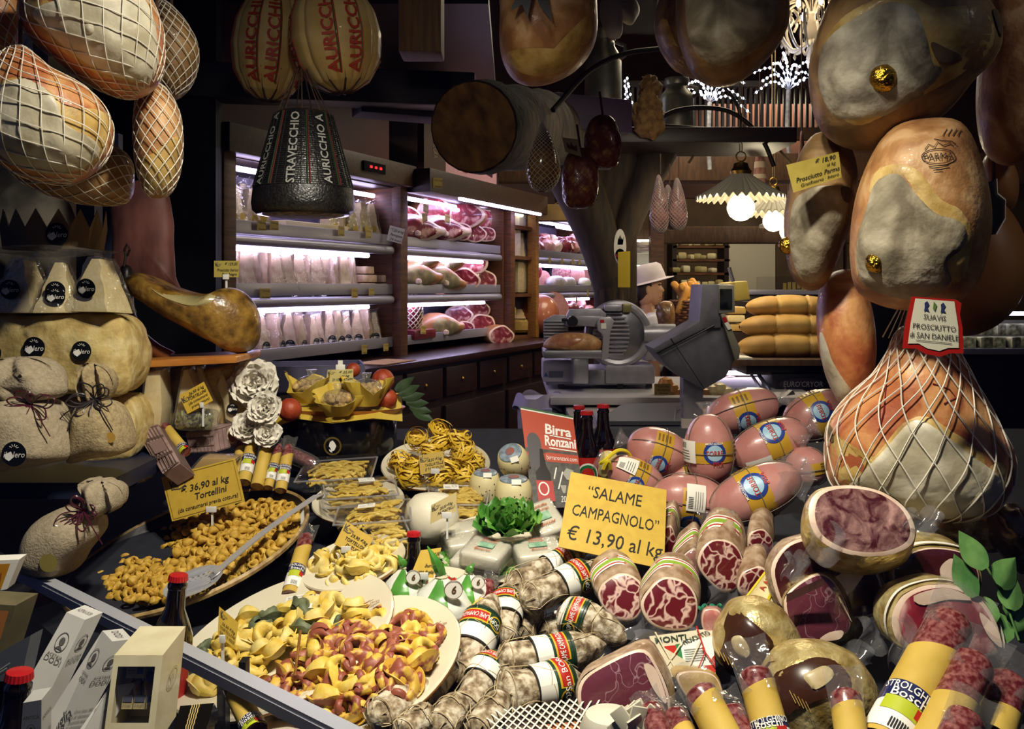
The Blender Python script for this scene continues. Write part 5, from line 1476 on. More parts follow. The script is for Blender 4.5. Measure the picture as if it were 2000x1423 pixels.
   # other boxed goods at the corner
md,q,qs,qt=hexa([(-60,1096),(38,1092),(14,1150),(-70,1165)],1.3,(0,.02,.002))
o=thing('picture_box','white box with an orange picture at the window corner','box',q.at(.5,1),world=True)
obj('carton',md,PAPER,o,0);obj('picture_print',q.rect(.1,.12,.85,.95),mat('orange_print','c89018','b8761c',scale=20),o,0);obj('tower_print',q.poly([(.62,.9),(.66,.5),(.74,.4),(.8,.9)],.001),mat('tower_print','8a4a20'),o,0)
md,q,qs,qt=hexa([(-60,1176),(30,1182),(-4,1290),(-80,1290)],1.22,(.01,.04,.003))
o=thing('open_box','open kraft box showing its orange inside below the picture box','box',q.at(.5,1),world=True)
obj('carton',md,mat('olive_carton','5a5238','6a6244',scale=30,rough=.7,bump=.2),o,0);obj('inside_print',q.rect(0,.1,.9,1),mat('orange_inside','a86a30',rough=.7),o,0)
md,q,qs,qt=hexa([(2,1272),(60,1240),(40,1330),(-20,1330)],1.14,(0,.03,-.003))
o=thing('slate_box','slate grey gift box lying behind the leaning vinegar boxes','box',q.at(.5,1),world=True)
obj('carton',md,mat('slate_carton','5a5e66',rough=.5),o,0);obj('lettering',join(q.line([(.1,.7),(.5,.5)],.02),q.line([(.1,.8),(.45,.62)],.02)),PAPER,o,0)
q=Quad(W(352,1378,.98),W(418,1372,.98),W(398,1440,.95),W(335,1440,.95))
o=thing('striped_packet','black packet with thin gold stripes beside the cream gift box','packet',q.at(.5,1),world=True)
obj('packet_body',q.plate(.02),mat('packet_black','15120e',rough=.15,coat=.7),o,0)
obj('stripe_print',join(*[q.line([(.36+.07*k+.02*(j%2),j/12)for j in range(13)],.03)for k in range(4)]),mat('gold_print','c8b070',rough=.4),o,0)
# bottles
BOTTLE=mat('dark_bottle','0c0606',rough=.08,coat=.8,spec=.7)
CAPR=mat('red_cap','b01a1e',rough=.35,coat=.4)
LABR=mat('red_label','b8241a',rough=.45)
def bottle(label,px,py_top,Y,h=.23,tilt=0,lab_=True):
 top=W(px,py_top,Y)
 o=thing('beer_bottle',label,'bottle',top-Vector((0,0,h)))
 o.rotation_euler=(0,radians(tilt),0)
 r=h*.133
 obj('glass',lathe([(r*.9,0),(r,.006),(r,h*.55),(r*.97,h*.59),(r*.75,h*.68),(r*.48,h*.77),(r*.42,h*.9),(r*.46,h*.905),(r*.46,h*.93),(r*.40,h*.94),(r*.4,h*.975),(.001,h*.976)],30),BOTTLE,o)
 cap=[(r*.46*(1+.06*(k%2))*cos(2*pi*k/42),r*.46*(1+.06*(k%2))*sin(2*pi*k/42))for k in range(42)]
 V=[Vector((x,y,h*.955))for x,y in cap]+[Vector((x*.92,y*.92,h*.99))for x,y in cap]+[Vector((0,0,h))]
 obj('cap',(V,[(k,(k+1)%42,42+(k+1)%42,42+k)for k in range(42)]+[(42+k,42+(k+1)%42,84)for k in range(42)]),CAPR,o,20)
 if lab_:
  lb=obj('label',grid(lambda u,v:(1.012*r*sin(-1.5+3.0*u),-1.012*r*cos(-1.5+3.0*u),h*(.20+.36*v)),24,4),LABR,o)
  ring=[]
  for(r0,r1,zoff,col)in((.30,.0,.0,'w'),(.26,.19,.0006,'g'),(.185,.0,.0009,'r')):
   V,Fc=[],[]
   K,n=3,24
   for i in range(K+1):
    rr_=(r0+(r1-r0)*i/K)*r*3
    for k in range(n):
     a=2*pi*k/n
     V.append(Vector((1.02*r*sin(rr_*cos(a)/r*.9)+0,-(1.02*r+zoff)*cos(rr_*cos(a)/r*.9),h*.39+rr_*sin(a))))
   for i in range(K):
    for k in range(n):Fc.append((i*n+k,i*n+(k+1)%n,(i+1)*n+(k+1)%n,(i+1)*n+k))
   obj({'w':'badge_print','g':'ring_print','r':'centre_print'}[col],(V,Fc),{'w':WHITEP,'g':mat('badge_green','1e6a34'),'r':LABR}[col],lb,0)
  V2,Fc=text2('Ronzani',.2,.01)
  obj('lettering',([Vector((1.025*r*sin(x*.0045/r*h/.23),-1.04*r*cos(x*.0045/r),h*.39+y*.006))for x,y in V2],Fc),WHITEP,lb,0)
 return o
bottle('dark beer bottle with a red label standing behind the aluminium rail',318,1117,1.38,.235,6)
bottle('dark beer bottle with a red cap behind the price card of the burrata',808,1036,1.62,.20)
bottle('rearmost dark beer bottle, half hidden by the poster',1131,790,2.42,.25)
bottle('front dark beer bottle standing against the poster',1146,800,2.25,.26)
bottle('dark beer bottle standing apart beside the yellow tied sack end',1178,787,2.32,.26)
o=bottle('black wine bottle with a dull red cap in the window corner',-4,1304,1.02,.24,6,False)
# big cheese wheels and wedges at the window side
AGED=mat('broken_parmesan','a0854a','dccb94',scale=26,rough=.75,bump=1,bscale=48,c3='c4ab6a',detail=10,lo=.3,hi=.7)
RINDG=mat('parmesan_rind','8a7440','a48c54',scale=10,rough=.6)
def half_wheel(label,pts,Y,T_,seed,stickers=()):
 cx=sum(p[0]for p in pts)/len(pts);cy=sum(p[1]for p in pts)/len(pts)
 s_=Y/F
 o=thing('parmesan_block',label,'cheese',W(cx,cy,Y))
 ol=smooth_loop([((x-cx)*s_,-(y-cy)*s_)for x,y in pts],60)
 b=Blob(ol,.04,T_,.35,raw=True)
 obj('cheese_body',b.md(14,.009,26,seed),AGED,o,60)
 for(x,y,r_,tt)in stickers:
  u,v=(x-cx)*s_,-(y-cy)*s_
  p=b.pt(u,v,.006)
  sticker_on(o,p.x,p.y,p.z,r_*s_,0)
 return o
half_wheel('broken half wheel of parmesan with three round stickers, upper of the stack',[(-40,622),(60,610),(170,612),(236,622),(256,680),(254,740),(228,772),(120,768),(-40,760)],1.85,.2,2,[(5,686,22,0),(90,676,21,0),(180,682,19,0)])
half_wheel('lower broken half wheel of parmesan behind the burlap sacks',[(-40,775),(80,768),(200,770),(255,790),(268,850),(250,900),(150,908),(-40,905)],1.9,.2,3)
half_wheel('third broken parmesan wheel behind the small wedges and the boxes',[(250,725),(340,715),(420,712),(480,705),(492,760),(480,830),(400,850),(300,850),(252,830)],2.15,.15,4)
wA=make_wedge('parmesan_wedge','wrapped parmesan wedge with a black sticker, nearest the window edge on the half wheel',None,None,CHEESE,7,.14,.175)
for k,(px,py,lab,yaw,sc)in enumerate(((45,612,'wrapped parmesan wedge with a black sticker, nearest the window edge on the half wheel',-5,1.0),(118,612,'narrow glossy parmesan wedge, middle one of the three on the half wheel',14,.95),(195,610,'wrapped parmesan wedge with a black sticker, on the half wheel nearest the hoofed ham',-12,1.0))):
 o=wA if k==0 else dup(wA)
 del_=o.get('group')
 o['label']=lab
 if 'group' in o.keys():del o['group']
 o.location=W(px,py,1.84);o.rotation_euler=(radians(-4),0,radians(yaw));o.scale=(sc*(.62 if k==1 else .68),.8,sc*.62)
 if k!=5:sticker_on(o,.0,-.056,.055+.02*(k!=1),.032,6)
 # paper crown behind the wedges
cr=[]
NC=14
V,Fc=[],[]
for i in range(NC*2+1):
 a=-2.9+5.8*i/(NC*2)
 top=.085 if i%2==0 else .045
 V+=[Vector((.105*sin(a),-.07*cos(a),0)),Vector((.112*sin(a),-.075*cos(a),top))]
for i in range(NC*2):Fc.append((2*i,2*i+2,2*i+3,2*i+1))
co=thing('paper_coronet','kraft paper crown with a round black sticker standing over the wedges','crown',W(105,488,1.95))
obj('crown_band',thick((V,Fc),.0015),mat('crown_paper','8a744e',rough=.8),co,0);sticker_on(co,.045,-.075,.03,.024,0)
tag(obj('clear_tray',grid(lambda u,v:(-.13+.26*u,-.08+.16*v,.012*sin(u*pi)*cos(v*6)),14,8),FILMH,loc=W(110,492,1.9)),'clear crumpled tray film lying on top of the three wedges','tray')
# grey-blue upright panels & the stone column foot
tag(obj('blue_post',box(.05,.05,.5,W(175,430,2.5)[:]),mat('blue_grey_post','3a4460',rough=.5)),'blue grey post behind the paper crown','post')
tag(obj('blue_board',box(.07,.03,.5,W(212,430,2.6)[:]),mat('blue_grey_panel','2c3450',rough=.5)),'wider blue grey panel beside the blue post','panel')
tag(obj('stone_boss',Blob([(-.12,.0),(-.09,.1),(0,.14),(.08,.09),(.1,-.02),(.06,-.12),(-.08,-.12)],.07).md(7,.008,20),STONE,loc=W(70,450,2.45)),'rounded rough stone boss behind the paper crown','stone')
# burlap sacks
BURLAP=mat('burlap','8a7858','a8966e',scale=120,rough=.95,bump=.5,bscale=300)
BURL2=mat('pale_burlap','94866c','a89a80',scale=120,rough=.95,bump=.5,bscale=300)
RIB=mat('wine_ribbon','4a1624',rough=.3,coat=.5)
def bow(o,c,n,R0,m,seed):
 rr=rnd(seed);tb=[]
 for k in range(n):
  a=2*pi*k/n+rr.uniform(-.3,.3);L=R0*rr.uniform(.6,1.1)
  e=Vector((cos(a)*L,-abs(rr.uniform(.2,.6))*L,sin(a)*L*.7))
  sd=Vector((-sin(a),0,cos(a)))*L*.25
  tb.append(tube(spline([c,c+e*.6+sd,c+e,c+e*.6-sd,c],6),.0014,4))
 for k in range(4):
  a=-1.2+.6*k
  tb.append(tube(spline([c,c+Vector((sin(a)*R0,-.02,-R0*.5)),c+Vector((sin(a)*R0*1.6,-.015,-R0*1.2))],6),.0012,4))
 obj('ribbon',join(*tb),m,o)
def sack(label,Y,body,neck,tie,T_,m,rib=RIB,st=None,seed=0,stm=None):
 pts=body
 cx=sum(p[0]for p in pts)/len(pts);cy=sum(p[1]for p in pts)/len(pts)
 o=thing('burlap_sack',label,'sack',W(cx,cy,Y))
 b=px_blob(cx,cy,Y,pts,T_,p=.6)
 obj('sack_body',b.md(9,.004,16,seed),m,o,80)
 b2=px_blob(cx,cy,Y,neck,T_*.55,p=.6)
 md=b2.md(8)
 zs=[v.z for v in md[0]];z0,z1=min(zs),max(zs)
 V=[]
 for v in md[0]:
  k=atan2(v.y,v.x-b2.c.x)
  V.append(v+Vector((0,.010*sin(k*7+v.z*40),0)))
 obj('sack_neck',(V,md[1]),m,o,80)
 if tie:
  c=b.q(*tie)
  bow(o,Vector((c[0],-T_*.55,c[1])),9,.045,rib,seed)
 if st:
  p=b.pt(*b.q(st[0],st[1]),.004)
  if stm:sticker_on(o,p.x,p.y,p.z,st[2]*b.s,0,stm,False)
  else:sticker_on(o,p.x,p.y,p.z,st[2]*b.s,0)
 return o
sack('large burlap sack tied with dark red ribbon and bearing a black sticker',1.62,[(-60,800),(0,770),(60,772),(110,790),(138,850),(140,890),(90,905),(0,918),(-60,915)],[(-50,720),(0,700),(70,697),(110,715),(132,755),(118,775),(60,785),(-30,790),(-60,760)],(90,782),.09,BURL2,st=(82,868,23),seed=2)
sack('small burlap sack with a folded top and thin dark bow',1.66,[(160,790),(190,782),(225,785),(245,815),(258,870),(235,888),(190,892),(145,902),(142,885),(150,830)],[(163,712),(185,708),(215,725),(222,755),(205,785),(178,792),(160,770),(160,735)],(200,775),.06,BURLAP,rib=mat('dark_ribbon','2c2426',rough=.4),st=(240,845,10),stm=mat('ochre_seal','b08a3c',rough=.5),seed=3)
sack('pale burlap sack with a wine red ribbon beside the big pan',1.60,[(100,1000),(150,985),(190,1005),(196,1040),(160,1085),(140,1115),(90,1118),(55,1105),(54,1060),(70,1025)],[(164,938),(200,935),(235,950),(238,985),(215,1000),(180,1005),(165,990),(172,965)],(185,985),.08,BURL2,st=(140,1072,17),stm=mat('gold_seal','b8a858',rough=.3,metal=.5),seed=4)
tag(obj('dark_shelf',box(.62,.5,.03,(W(-10,925,1.8)+Vector((-.02,.1,0)))[:]),mat('shelf_navy','141a30',rough=.5)),'dark shelf carrying the burlap sacks and cheese wheels','shelf')
# hoofed ham on its stand
CURED=mat('iberico_skin','3e2a10','97742f',scale=30,rough=.4,coat=.3,bump=.8,bscale=60,c3='77561f',detail=8)
ih=thing('hoofed_ham','long cured ham with a black hoof lying on a wooden stand','ham',W(420,620,2.1))
b=px_blob(420,620,2.1,[(246,545),(275,532),(320,552),(370,570),(410,575),(450,562),(480,575),(505,610),(508,650),(495,680),(465,690),(430,672),(380,648),(330,620),(285,590),(255,568)],.09,p=.7)
obj('rind',b.md(10,.004,14,3),CURED,ih,80)
obj('cured_fat',b.patch([b.q(*p)for p in((300,548),(360,572),(412,580),(455,568),(440,590),(400,598),(340,578))],.003,nz=.003),mat('cured_fat','8f8458','a89c6c',scale=14,rough=.3,coat=.6),ih)
hf=px_blob(420,620,2.1,[(238,520),(256,522),(262,560),(250,590),(236,588),(230,555)],.02)
obj('hoof',hf.md(6),mat('hoof','14100e',rough=.4),ih);obj('hook',tube([hf.pt(*hf.q(246,522)),hf.pt(*hf.q(246,500)),hf.pt(*hf.q(243,488)),hf.pt(*hf.q(248,476)),hf.pt(*hf.q(253,488)),hf.pt(*hf.q(248,500))],.003,6),IRON,ih)
hs=thing('ham_stand','wooden ham stand with a curved upright under the hoofed ham','stand',W(370,702,2.1),world=True)
obj('board',xf(box(.28,.2,.016,(0,0,0),.003),Matrix.Translation(W(370,701,2.1))@R('Y',-3)),mat('orange_wood','a8662a','c4843a',scale=6,rough=.35,stretch=(2,14,14),coat=.3),hs)
P=[W(x,y,2.12)for x,y in((246,560),(250,610),(268,650),(300,680),(334,698))]
obj('upright',xf(tube(spline(P,8),.016,10),Matrix.Identity(4)),mat('stand_upright','6a3c1a','824c22',scale=6,rough=.4),hs)
price_card('price_card','small yellow card on a clip above the hoofed ham',[(418,509),(467,509),(466,541),(418,541)],2.12,2.12,[('€ 159,00',.68,.2,.26,.25,.01,.5),('Prosciutto iberico',.55,.56,.24,.3,.01,.85),('Pata Negra',.62,.82,.24,.3,.01,.6)],mat('olive_card','aa9a48',rough=.6),logo=(.14,.2,.13),clip=(.5,.25))
# small goods beside the wheels
def lay_wedge(label,pts,Y,T_,m=CHEESE,st=None):
 cx=sum(p[0]for p in pts)/len(pts);cy=sum(p[1]for p in pts)/len(pts)
 o=thing('cheese_piece',label,'cheese',W(cx,cy,Y))
 s_=Y/F
 obj('cheese',xf(prism([((x-cx)*s_,-(y-cy)*s_)for x,y in pts],T_,.003),T(0,T_/2,0)),m,o)
 obj('film_wrap',xf(prism([((x-cx)*s_*1.15,-(y-cy)*s_*1.12)for x,y in pts],T_+.008,.004),T(0,T_/2,0)),FILM,o)
 if st:sticker_on(o,(st[0]-cx)*s_,-.007,-(st[1]-cy)*s_,st[2]*s_,0)
 return o
lay_wedge('tall wrapped parmesan piece behind the crate printed box',[(285,728),(312,722),(316,800),(312,835),(274,835)],2.02,.06,st=(290,835,12))
lay_wedge('wrapped parmesan piece half behind the small yellow card',[(358,722),(366,722),(400,800),(395,835),(340,830)],2.06,.05)
lay_wedge('second wrapped parmesan piece behind the small yellow card',[(384,716),(392,720),(430,800),(420,840),(384,800)],2.1,.05)
lay_wedge('knife shaped pale cheese piece beside the white paper flowers',[(434,728),(446,752),(448,790),(462,830),(440,818),(436,780),(424,752)],2.1,.04,st=(456,797,11))
lay_wedge('low wrapped cheese piece with an oval sticker behind the pan',[(254,905),(282,906),(280,940),(228,955)],1.95,.05,st=(258,934,15))
lay_wedge('wrapped cheese wedge lying flat behind the tortellini card',[(395,893),(460,896),(440,920),(372,920)],2.0,.05,mat('tan_cheese','c09c58',rough=.5))
def crate_box(label,fr,Y,dv,hatch=True,bowl=False):
 md,q,qs,qt=hexa(fr,Y,dv)
 o=thing('crate_box',label,'box',q.at(.5,1),world=True)
 obj('carton',md,mat('crate_print','8a706c','a88e88',scale=30,rough=.6,stretch=(1,1,1)),o,0)
 L=[]
 for qq in(q,qs,qt):L+=[qq.line([(.02,.04),(.98,.04)],.02),qq.line([(.02,.96),(.98,.96)],.02)]+[qq.line([(k/7,.03),(k/7,.97)],.012)for k in range(1,7)]
 L+=[q.line([(.03,.3),(.97,.3)],.05),q.line([(.03,.7),(.97,.7)],.05)]
 obj('plank_print',join(*L),mat('plank_print','5a443c',rough=.7),o,0)
 obj('plaque_print',q.rect(.2,.36,.8,.62,.0012),mat('plaque_print','7a625e'),o,0)
 if bowl:
  obj('bowl_print',qs.ell(.55,.5,.36,.0012,asp=.6),mat('bowl_print','c8b89a'),o,0);obj('bean_print',qs.ell(.57,.5,.3,.002,asp=.6),mat('bean_print','6a2a20','a05a40',scale=300),o,0)
 return o
crate_box('long crate printed carton leaning behind the tortellini card',[(262,838),(308,828),(352,905),(318,925)],(2.0,2.0,1.86,1.86),(.02,.03,-.03))
crate_box('square crate printed carton showing a bowl of beans',[(362,845),(416,838),(422,882),(372,884)],2.05,(.05,.06,.01),bowl=True)
pt=thing('dried_herb_bag','clear bag of dried green pasta on top of the crate carton','bag',W(385,820,2.03))
rr=rnd(3)
obj('pasta_fill',join(*[xf(tube(spline([(-.008,0,0),(0,-.003,.006),(.008,0,0)],4),.004,5),T(rr.uniform(-.036,.036),rr.uniform(-.02,.015),rr.uniform(-.012,.014))@Euler((rr.uniform(-2,2),rr.uniform(-2,2),rr.uniform(-2,2))).to_matrix().to_4x4())for k in range(90)]),mat('dry_green','6a6a3c','86845a',scale=40,rough=.7),pt)
pt.children[0]['kind']='stuff'
obj('film_wrap',Blob([(-.046,0),(-.04,.022),(.04,.024),(.046,0),(.04,-.02),(-.04,-.022)],.03).md(6),FILM,pt)
price_card('price_card','small tilted yellow card with four lines above the dried green pasta',[(350,772),(398,745),(416,782),(366,808)],2.04,2.0,[('36,50 al kg',.62,.2,.2,.25,.01,.6),('TORTELLINI',.58,.42,.2,.25,.01,.7),('(da consumarsi',.55,.62,.19,.25,.005,.75),('previa cottura)',.58,.82,.19,.25,.005,.7)],logo=(.14,.3,.16),clip=(.6,.12))
# white paper flowers
PETAL=mat('white_petal','dcd6c6','ece6d8',scale=14,rough=.8)
def flower(label,px,py,Y,R0,n,seed):
 rr=rnd(seed)
 o=thing('paper_flower',label,'flower',W(px,py,Y))
 P=[]
 for k in range(n):
  ring=(k/n)**.6
  a=k*2.4;el=1.25-1.25*ring+rr.uniform(-.12,.12)
  L=R0*(.45+.6*ring);wd_=R0*(.36+.3*ring)
  M=Euler((0,0,a)).to_matrix().to_4x4()@R('Y',-math.degrees(el))
  ph=rr.uniform(0,6)
  def f(u,v):
   w_=wd_*sin(pi*min(1,.18+.75*v))*(u-.5)*2
   return(L*v,w_,.25*L*v*v+.07*R0*sin(u*7+ph)*v*v+.03*R0*sin(v*7+ph))
  P.append(xf(grid(f,7,6),M))
 md=xf(join(*P),R('X',62))
 obj('petals',md,PETAL,o,60)
 return o
flower('largest white paper flower, topmost of the cluster by the yellow papers',500,752,2.12,.062,40,1)
flower('tight curled white paper flower below the largest one',520,800,2.06,.042,34,2)
flower('white paper flower half hidden behind the paper wrapped salamis',487,835,2.08,.042,26,3)
flower('small white paper flower lowest of the cluster',525,848,2.05,.036,24,4)
# salami tubes in yellow paper
SALM=mat('salami_red','5e1c20','a8706a',scale=150,rough=.3,coat=.6,lo=.4,hi=.8,bump=.2,bscale=120)
STRAW=mat('straw_paper','bc9c3a','ceae4e',scale=14,rough=.7,bump=.15,bscale=60)
NAVY=mat('navy_band','1a2250',rough=.35,coat=.4)
LIME=mat('lime_band','b4c02c',rough=.4)
def straw_salami(label,a,b_,Ya,Yb,wpx,bands=True,cut=.25,txt='STROLGHINO',bl=.62,sleeve=True,film=True):
 """a = tip (meat showing), b_ = bottom, in pixels"""
 p0,p1=W(*a,Ya),W(*b_,Yb)
 r=wpx/2*(Ya+Yb)/2/F
 o=thing('paper_wrapped_salami',label,'salami',(p0+p1)/2,world=True)
 s=Saus(p0,p1,r,lambda t:min(1,(1-(1-min(1,t/.12))**2))**.5 if t<.12 else 1.0)
 obj('meat',s.md(30,22,.0006,60),SALM,o,60)
 s2=Saus(p0,p1,r*1.05,lambda t:1)
 obj('paper_sleeve',grid(lambda u,v:s2.at((cut+.06*cos(2*pi*u+1.2))*(1-v)+v,2*pi*u),32,8,True),STRAW,o,60)
 if bands:
  L=s.L
  obj('navy_band',s2.patch(bl,bl+.13,0,2*pi,.0012,3,32),NAVY,o)
  obj('white_band',s2.patch(bl+.13,min(.97,bl+.34),0,2*pi,.001,3,32),WHITEP,o)
  obj('lime_band',s2.patch(bl+.11,bl+.2,-.9,.5,.0016,3,16),LIME,o)
  obj('red_print',s2.patch(bl+.12,bl+.18,.35,.95,.0018,3,6),LABR,o)
  obj('bar_code',join(*[s2.patch(min(.9,bl+.27),min(.96,bl+.33),-.3+.1*k,-.3+.1*k+.05,.002,1,1)for k in range(7)]),INK,o)
  obj('lettering',join(s2.text(txt,bl+.035,0,r*.52,90,.0022,wmax=r*2.4),s2.text('Boschi',bl+.085,0,r*.6,90,.0024,wmax=r*1.8)),WHITEP,o,0)
 if film:
  d=(p0-p1).normalized()
  sd=s.n2
  fl=grid(lambda u,v:p0-d*r*1.6+d*(r*3.4*v)+sd*((u-.5)*2*r*(1.05+.25*v))+s.n1*(r*1.02*(1-v)*cos((u-.5)*2)+.003*sin(u*9+v*5)),10,8)
  obj('film_end',fl,FILM,o,60)
 return o
straw_salami('paper wrapped salami nearest the white flowers, behind the big pan',(474,852),(462,945),2.12,2.02,22,False)
straw_salami('paper wrapped salami with blue band, second behind the big pan',(498,845),(476,942),2.10,2.0,24,True,bl=.5)
straw_salami('plain paper wrapped salami, tallest in the row behind the big pan',(526,853),(502,950),2.08,1.98,24,False)
straw_salami('slim paper wrapped salami with blue band in the row behind the pan',(546,866),(524,952),2.06,1.98,17,True,bl=.5)
straw_salami('paper wrapped salami with blue band nearest the plastic trays',(565,868),(548,958),2.04,1.96,22,True,bl=.5)
straw_salami('short paper wrapped salami peeping between the crate cartons',(318,828),(362,882),2.05,1.95,20,True,bl=.85)
straw_salami('paper wrapped salami standing against the rim of the big pan',(600,1042),(566,1162),1.72,1.60,30,True,bl=.58)
straw_salami('paper wrapped salami lying under the aluminium rail',(450,1330),(500,1430),1.2,1.12,42,True,cut=.2,bl=.8)
o=thing('small_salami','small bare red salami lying beside the black tin','salami',W(590,895,2.1),world=True)
s=Saus(W(566,884,2.1),W(614,906,2.06),.014);obj('casing',s.md(18,16,.001,80),SALM,o);obj('film_wrap',Saus(W(556,880,2.1),W(624,912,2.06),.020).md(12,12,.002,60),FILM,o)
# pan of tortellini and the plates
PANB=mat('black_iron_pan','120f10','1d1817',scale=16,rough=.45,metal=.3,bump=.15)
RIMW=mat('worn_rim','8a6e42','c0a066',scale=60,rough=.5,bump=.3)
def ray_plane(px,py,M,h):
 o=Vector((0,0,EYE));d=W(px,py,1.0)-o
 n=(M.to_3x3()@Vector((0,0,1))).normalized();p=M@Vector((0,0,h))
 return o+d*((p-o).dot(n)/d.dot(n))
def inpoly(x,y,P):
 c=False
 for i in range(len(P)):
  (x1,y1),(x2,y2)=P[i],P[i-1]
  if(y1>y)!=(y2>y)and x<(x2-x1)*(y-y1)/(y2-y1)+x1:c=not c
 return c
def scatter(poly,d,seed,tries=9000,nmax=999):
 rr=rnd(seed);out=[]
 xs=[p[0]for p in poly];ys=[p[1]for p in poly]
 for _ in range(tries):
  x,y=rr.uniform(min(xs),max(xs)),rr.uniform(min(ys),max(ys))
  if inpoly(x,y,poly)and all((x-a)**2+((y-b)*1.25)**2>d*d for a,b in out):
   out.append((x,y))
   if len(out)>=nmax:break
 return out
def ring_pasta(R_=.0085,r_=.0055,seed=0,tip=1.0,nu=18,nv=9):
 rr=rnd(seed);ph=rr.uniform(-.4,.4)
 def f(u,v):
  a=2*pi*u;b=2*pi*v
  fat=.45+.55*(.5+.5*cos(a))
  r=r_*fat
  x=(R_+r*cos(b))*cos(a);y=(R_+r*cos(b))*sin(a)*.85;z=r*1.25*sin(b)
  if sin(b)>.3:z+=tip*r_*1.1*max(0,cos(a))*(sin(b)-.3)
  if cos(a)<-.75:z+=(-cos(a)-.75)*r_*.7*sin(u*40+ph)
  return(x,y,z)
 md=grid(f,nu,nv,True)
 md=([v+noise.noise_vector(v*180+Vector((seed,0,0)))*r_*.14 for v in md[0]],md[1])
 return md
PASTA=mat('egg_pasta','ac8426','d8b048',scale=90,rough=.6,bump=.2,bscale=260,c3='c49a34')
pan=thing('iron_pan','big round black iron pan with a worn rim, full of little tortellini','pan',W(372,1072,1.80))
PR=.238
pan.rotation_euler=(R('Y',-13)@R('X',12)).to_euler()
obj('pan_body',lathe([(PR*.80,-.10),(PR*.84,-.10),(PR*.9,-.06),(PR,.0),(PR*1.012,.004),(PR*1.0,.008),(PR*.985,.004),(PR*.88,-.055),(PR*.83,-.085),(.001,-.088)],72),PANB,pan)
obj('pan_rim',lathe([(PR*1.016,-.001),(PR*1.02,.005),(PR*1.005,.0095),(PR*.988,.0055)],72,cap=False),RIMW,pan)
for a in(-.35,):
 M=R('Z',math.degrees(a))
 obj('handle',xf(join(box(.016,.03,.07,(PR*.98,0,-.045),.003),tube(spline([(PR*1.0,-.03,-.03),(PR*1.05,-.03,-.025),(PR*1.07,0,-.02),(PR*1.05,.03,-.025),(PR*1.0,.03,-.03)],5),.005,8)),M),PANB,pan)
PM=Matrix.Translation(pan.location)@pan.rotation_euler.to_matrix().to_4x4()
heap=[(185,1155),(195,1128),(230,1100),(262,1068),(300,1040),(335,1015),(400,1005),(470,985),(520,978),(575,990),(590,1005),(580,1040),(545,1075),(495,1105),(430,1140),(390,1160),(310,1174),(230,1172)]
def heap_h(x,y):
 return-.014+.016*noise.noise(Vector((x*.012,y*.02,0)))-.012*max(0,min(1,(abs(x-330)+abs(y-1070)*2)/120<.8))
variants=[]
for k in range(4):
 me=obj('tortellino',ring_pasta(.0078,.0056,k),PASTA,None,70)
 variants.append(me)
rr=rnd(21)
pts=scatter(heap,12.6,5,30000)
bare=[(268,1085),(300,1072),(340,1068),(345,1085),(375,1082),(370,1092),(340,1098),(300,1090)]
disc_=[(384+50*cos(a),1145+26*sin(a))for a in[k*.5 for k in range(13)]]
pts=[p for p in pts if not inpoly(p[0],p[1],bare)and not inpoly(p[0],p[1],disc_)]
rr.shuffle(pts)
extra=pts[300:]
for i,(x,y)in enumerate(pts[:300]):
 o=variants[i]if i<4 else variants[i%4].copy()
 if i>=4:COL.objects.link(o)
 o.location=ray_plane(x,y,PM,heap_h(x,y)+rr.uniform(-.003,.005))
 o.rotation_euler=(rr.uniform(-.9,.9),rr.uniform(-.9,.9),rr.uniform(0,6.3))
 s_=rr.uniform(.9,1.2);o.scale=(s_,s_,s_)
 tag(o,'tiny yellow tortellino in the heap filling the big black pan','pasta','tortellini heaped in the black pan')
base=[]
q3=[variants[k].data for k in range(4)]
vv=[([Vector(v.co)for v in m.vertices],[tuple(p.vertices)for p in m.polygons])for m in q3]
for(x,y)in scatter(heap,9.5,77,40000)+extra:
 if inpoly(x,y,bare):continue
 M=Matrix.Translation(ray_plane(x,y,PM,heap_h(x,y)-.011))@Euler((rr.uniform(-1,1),rr.uniform(-1,1),rr.uniform(0,6))).to_matrix().to_4x4()
 base.append(xf(vv[rr.randrange(4)],M))
tag(obj('tortellini_bed',join(*base),PASTA,None,70),'deeper layer of tiny yellow tortellini lying under the heap in the black pan','pasta',kind='stuff')
sb=[PM.inverted()@ray_plane(x,y,PM,-.05)for x,y in heap]
lo_=[ray_plane(x,y,PM,-.034)for x,y in heap]
tag(obj('pan_lining',(lo_,[tuple(range(len(lo_)))]),mat('grey_paper','6a665e','8a8478',scale=200,rough=.8),None,0),'grey paper lining showing between the tortellini in the black pan','paper')
# skimmer
LADLE=mat('ladle_steel','d2d2d6',rough=.3,metal=.55)
sk=thing('skimmer','steel skimmer with a perforated disc and long handle lying on the tortellini','ladle',ray_plane(380,1145,PM,0),world=True)
outer=circ(40,.053)
hl=[]
for ix in range(-4,5):
 for iy in range(-4,5):
  x,y=ix*.0098+(iy%2)*.0049,iy*.0088
  if x*x+y*y<.041**2:hl.append(circ(10,.0029,x,y))
hv,hf_=holes2(outer,hl,.0012)
hv=[Vector((v.x,v.y,v.z+.16*(v.x**2+v.y**2)/.053))for v in hv]
SM=Matrix.Translation(ray_plane(380,1143,PM,.012))@pan.rotation_euler.to_matrix().to_4x4()@R('Z',12)
obj('perforated_disc',xf((hv,hf_),SM),LADLE,sk,30)
hp=[ray_plane(412,1128,PM,.016),ray_plane(432,1108,PM,.024),ray_plane(520,1035,PM,.028),ray_plane(600,980,PM,.034),ray_plane(618,968,PM,.036),ray_plane(626,966,PM,.030),ray_plane(626,974,PM,.024)]
P=spline(hp,10)
fr=frames(P)
V,Fc=[],[]
nz=pan.rotation_euler.to_matrix()@Vector((0,0,1))
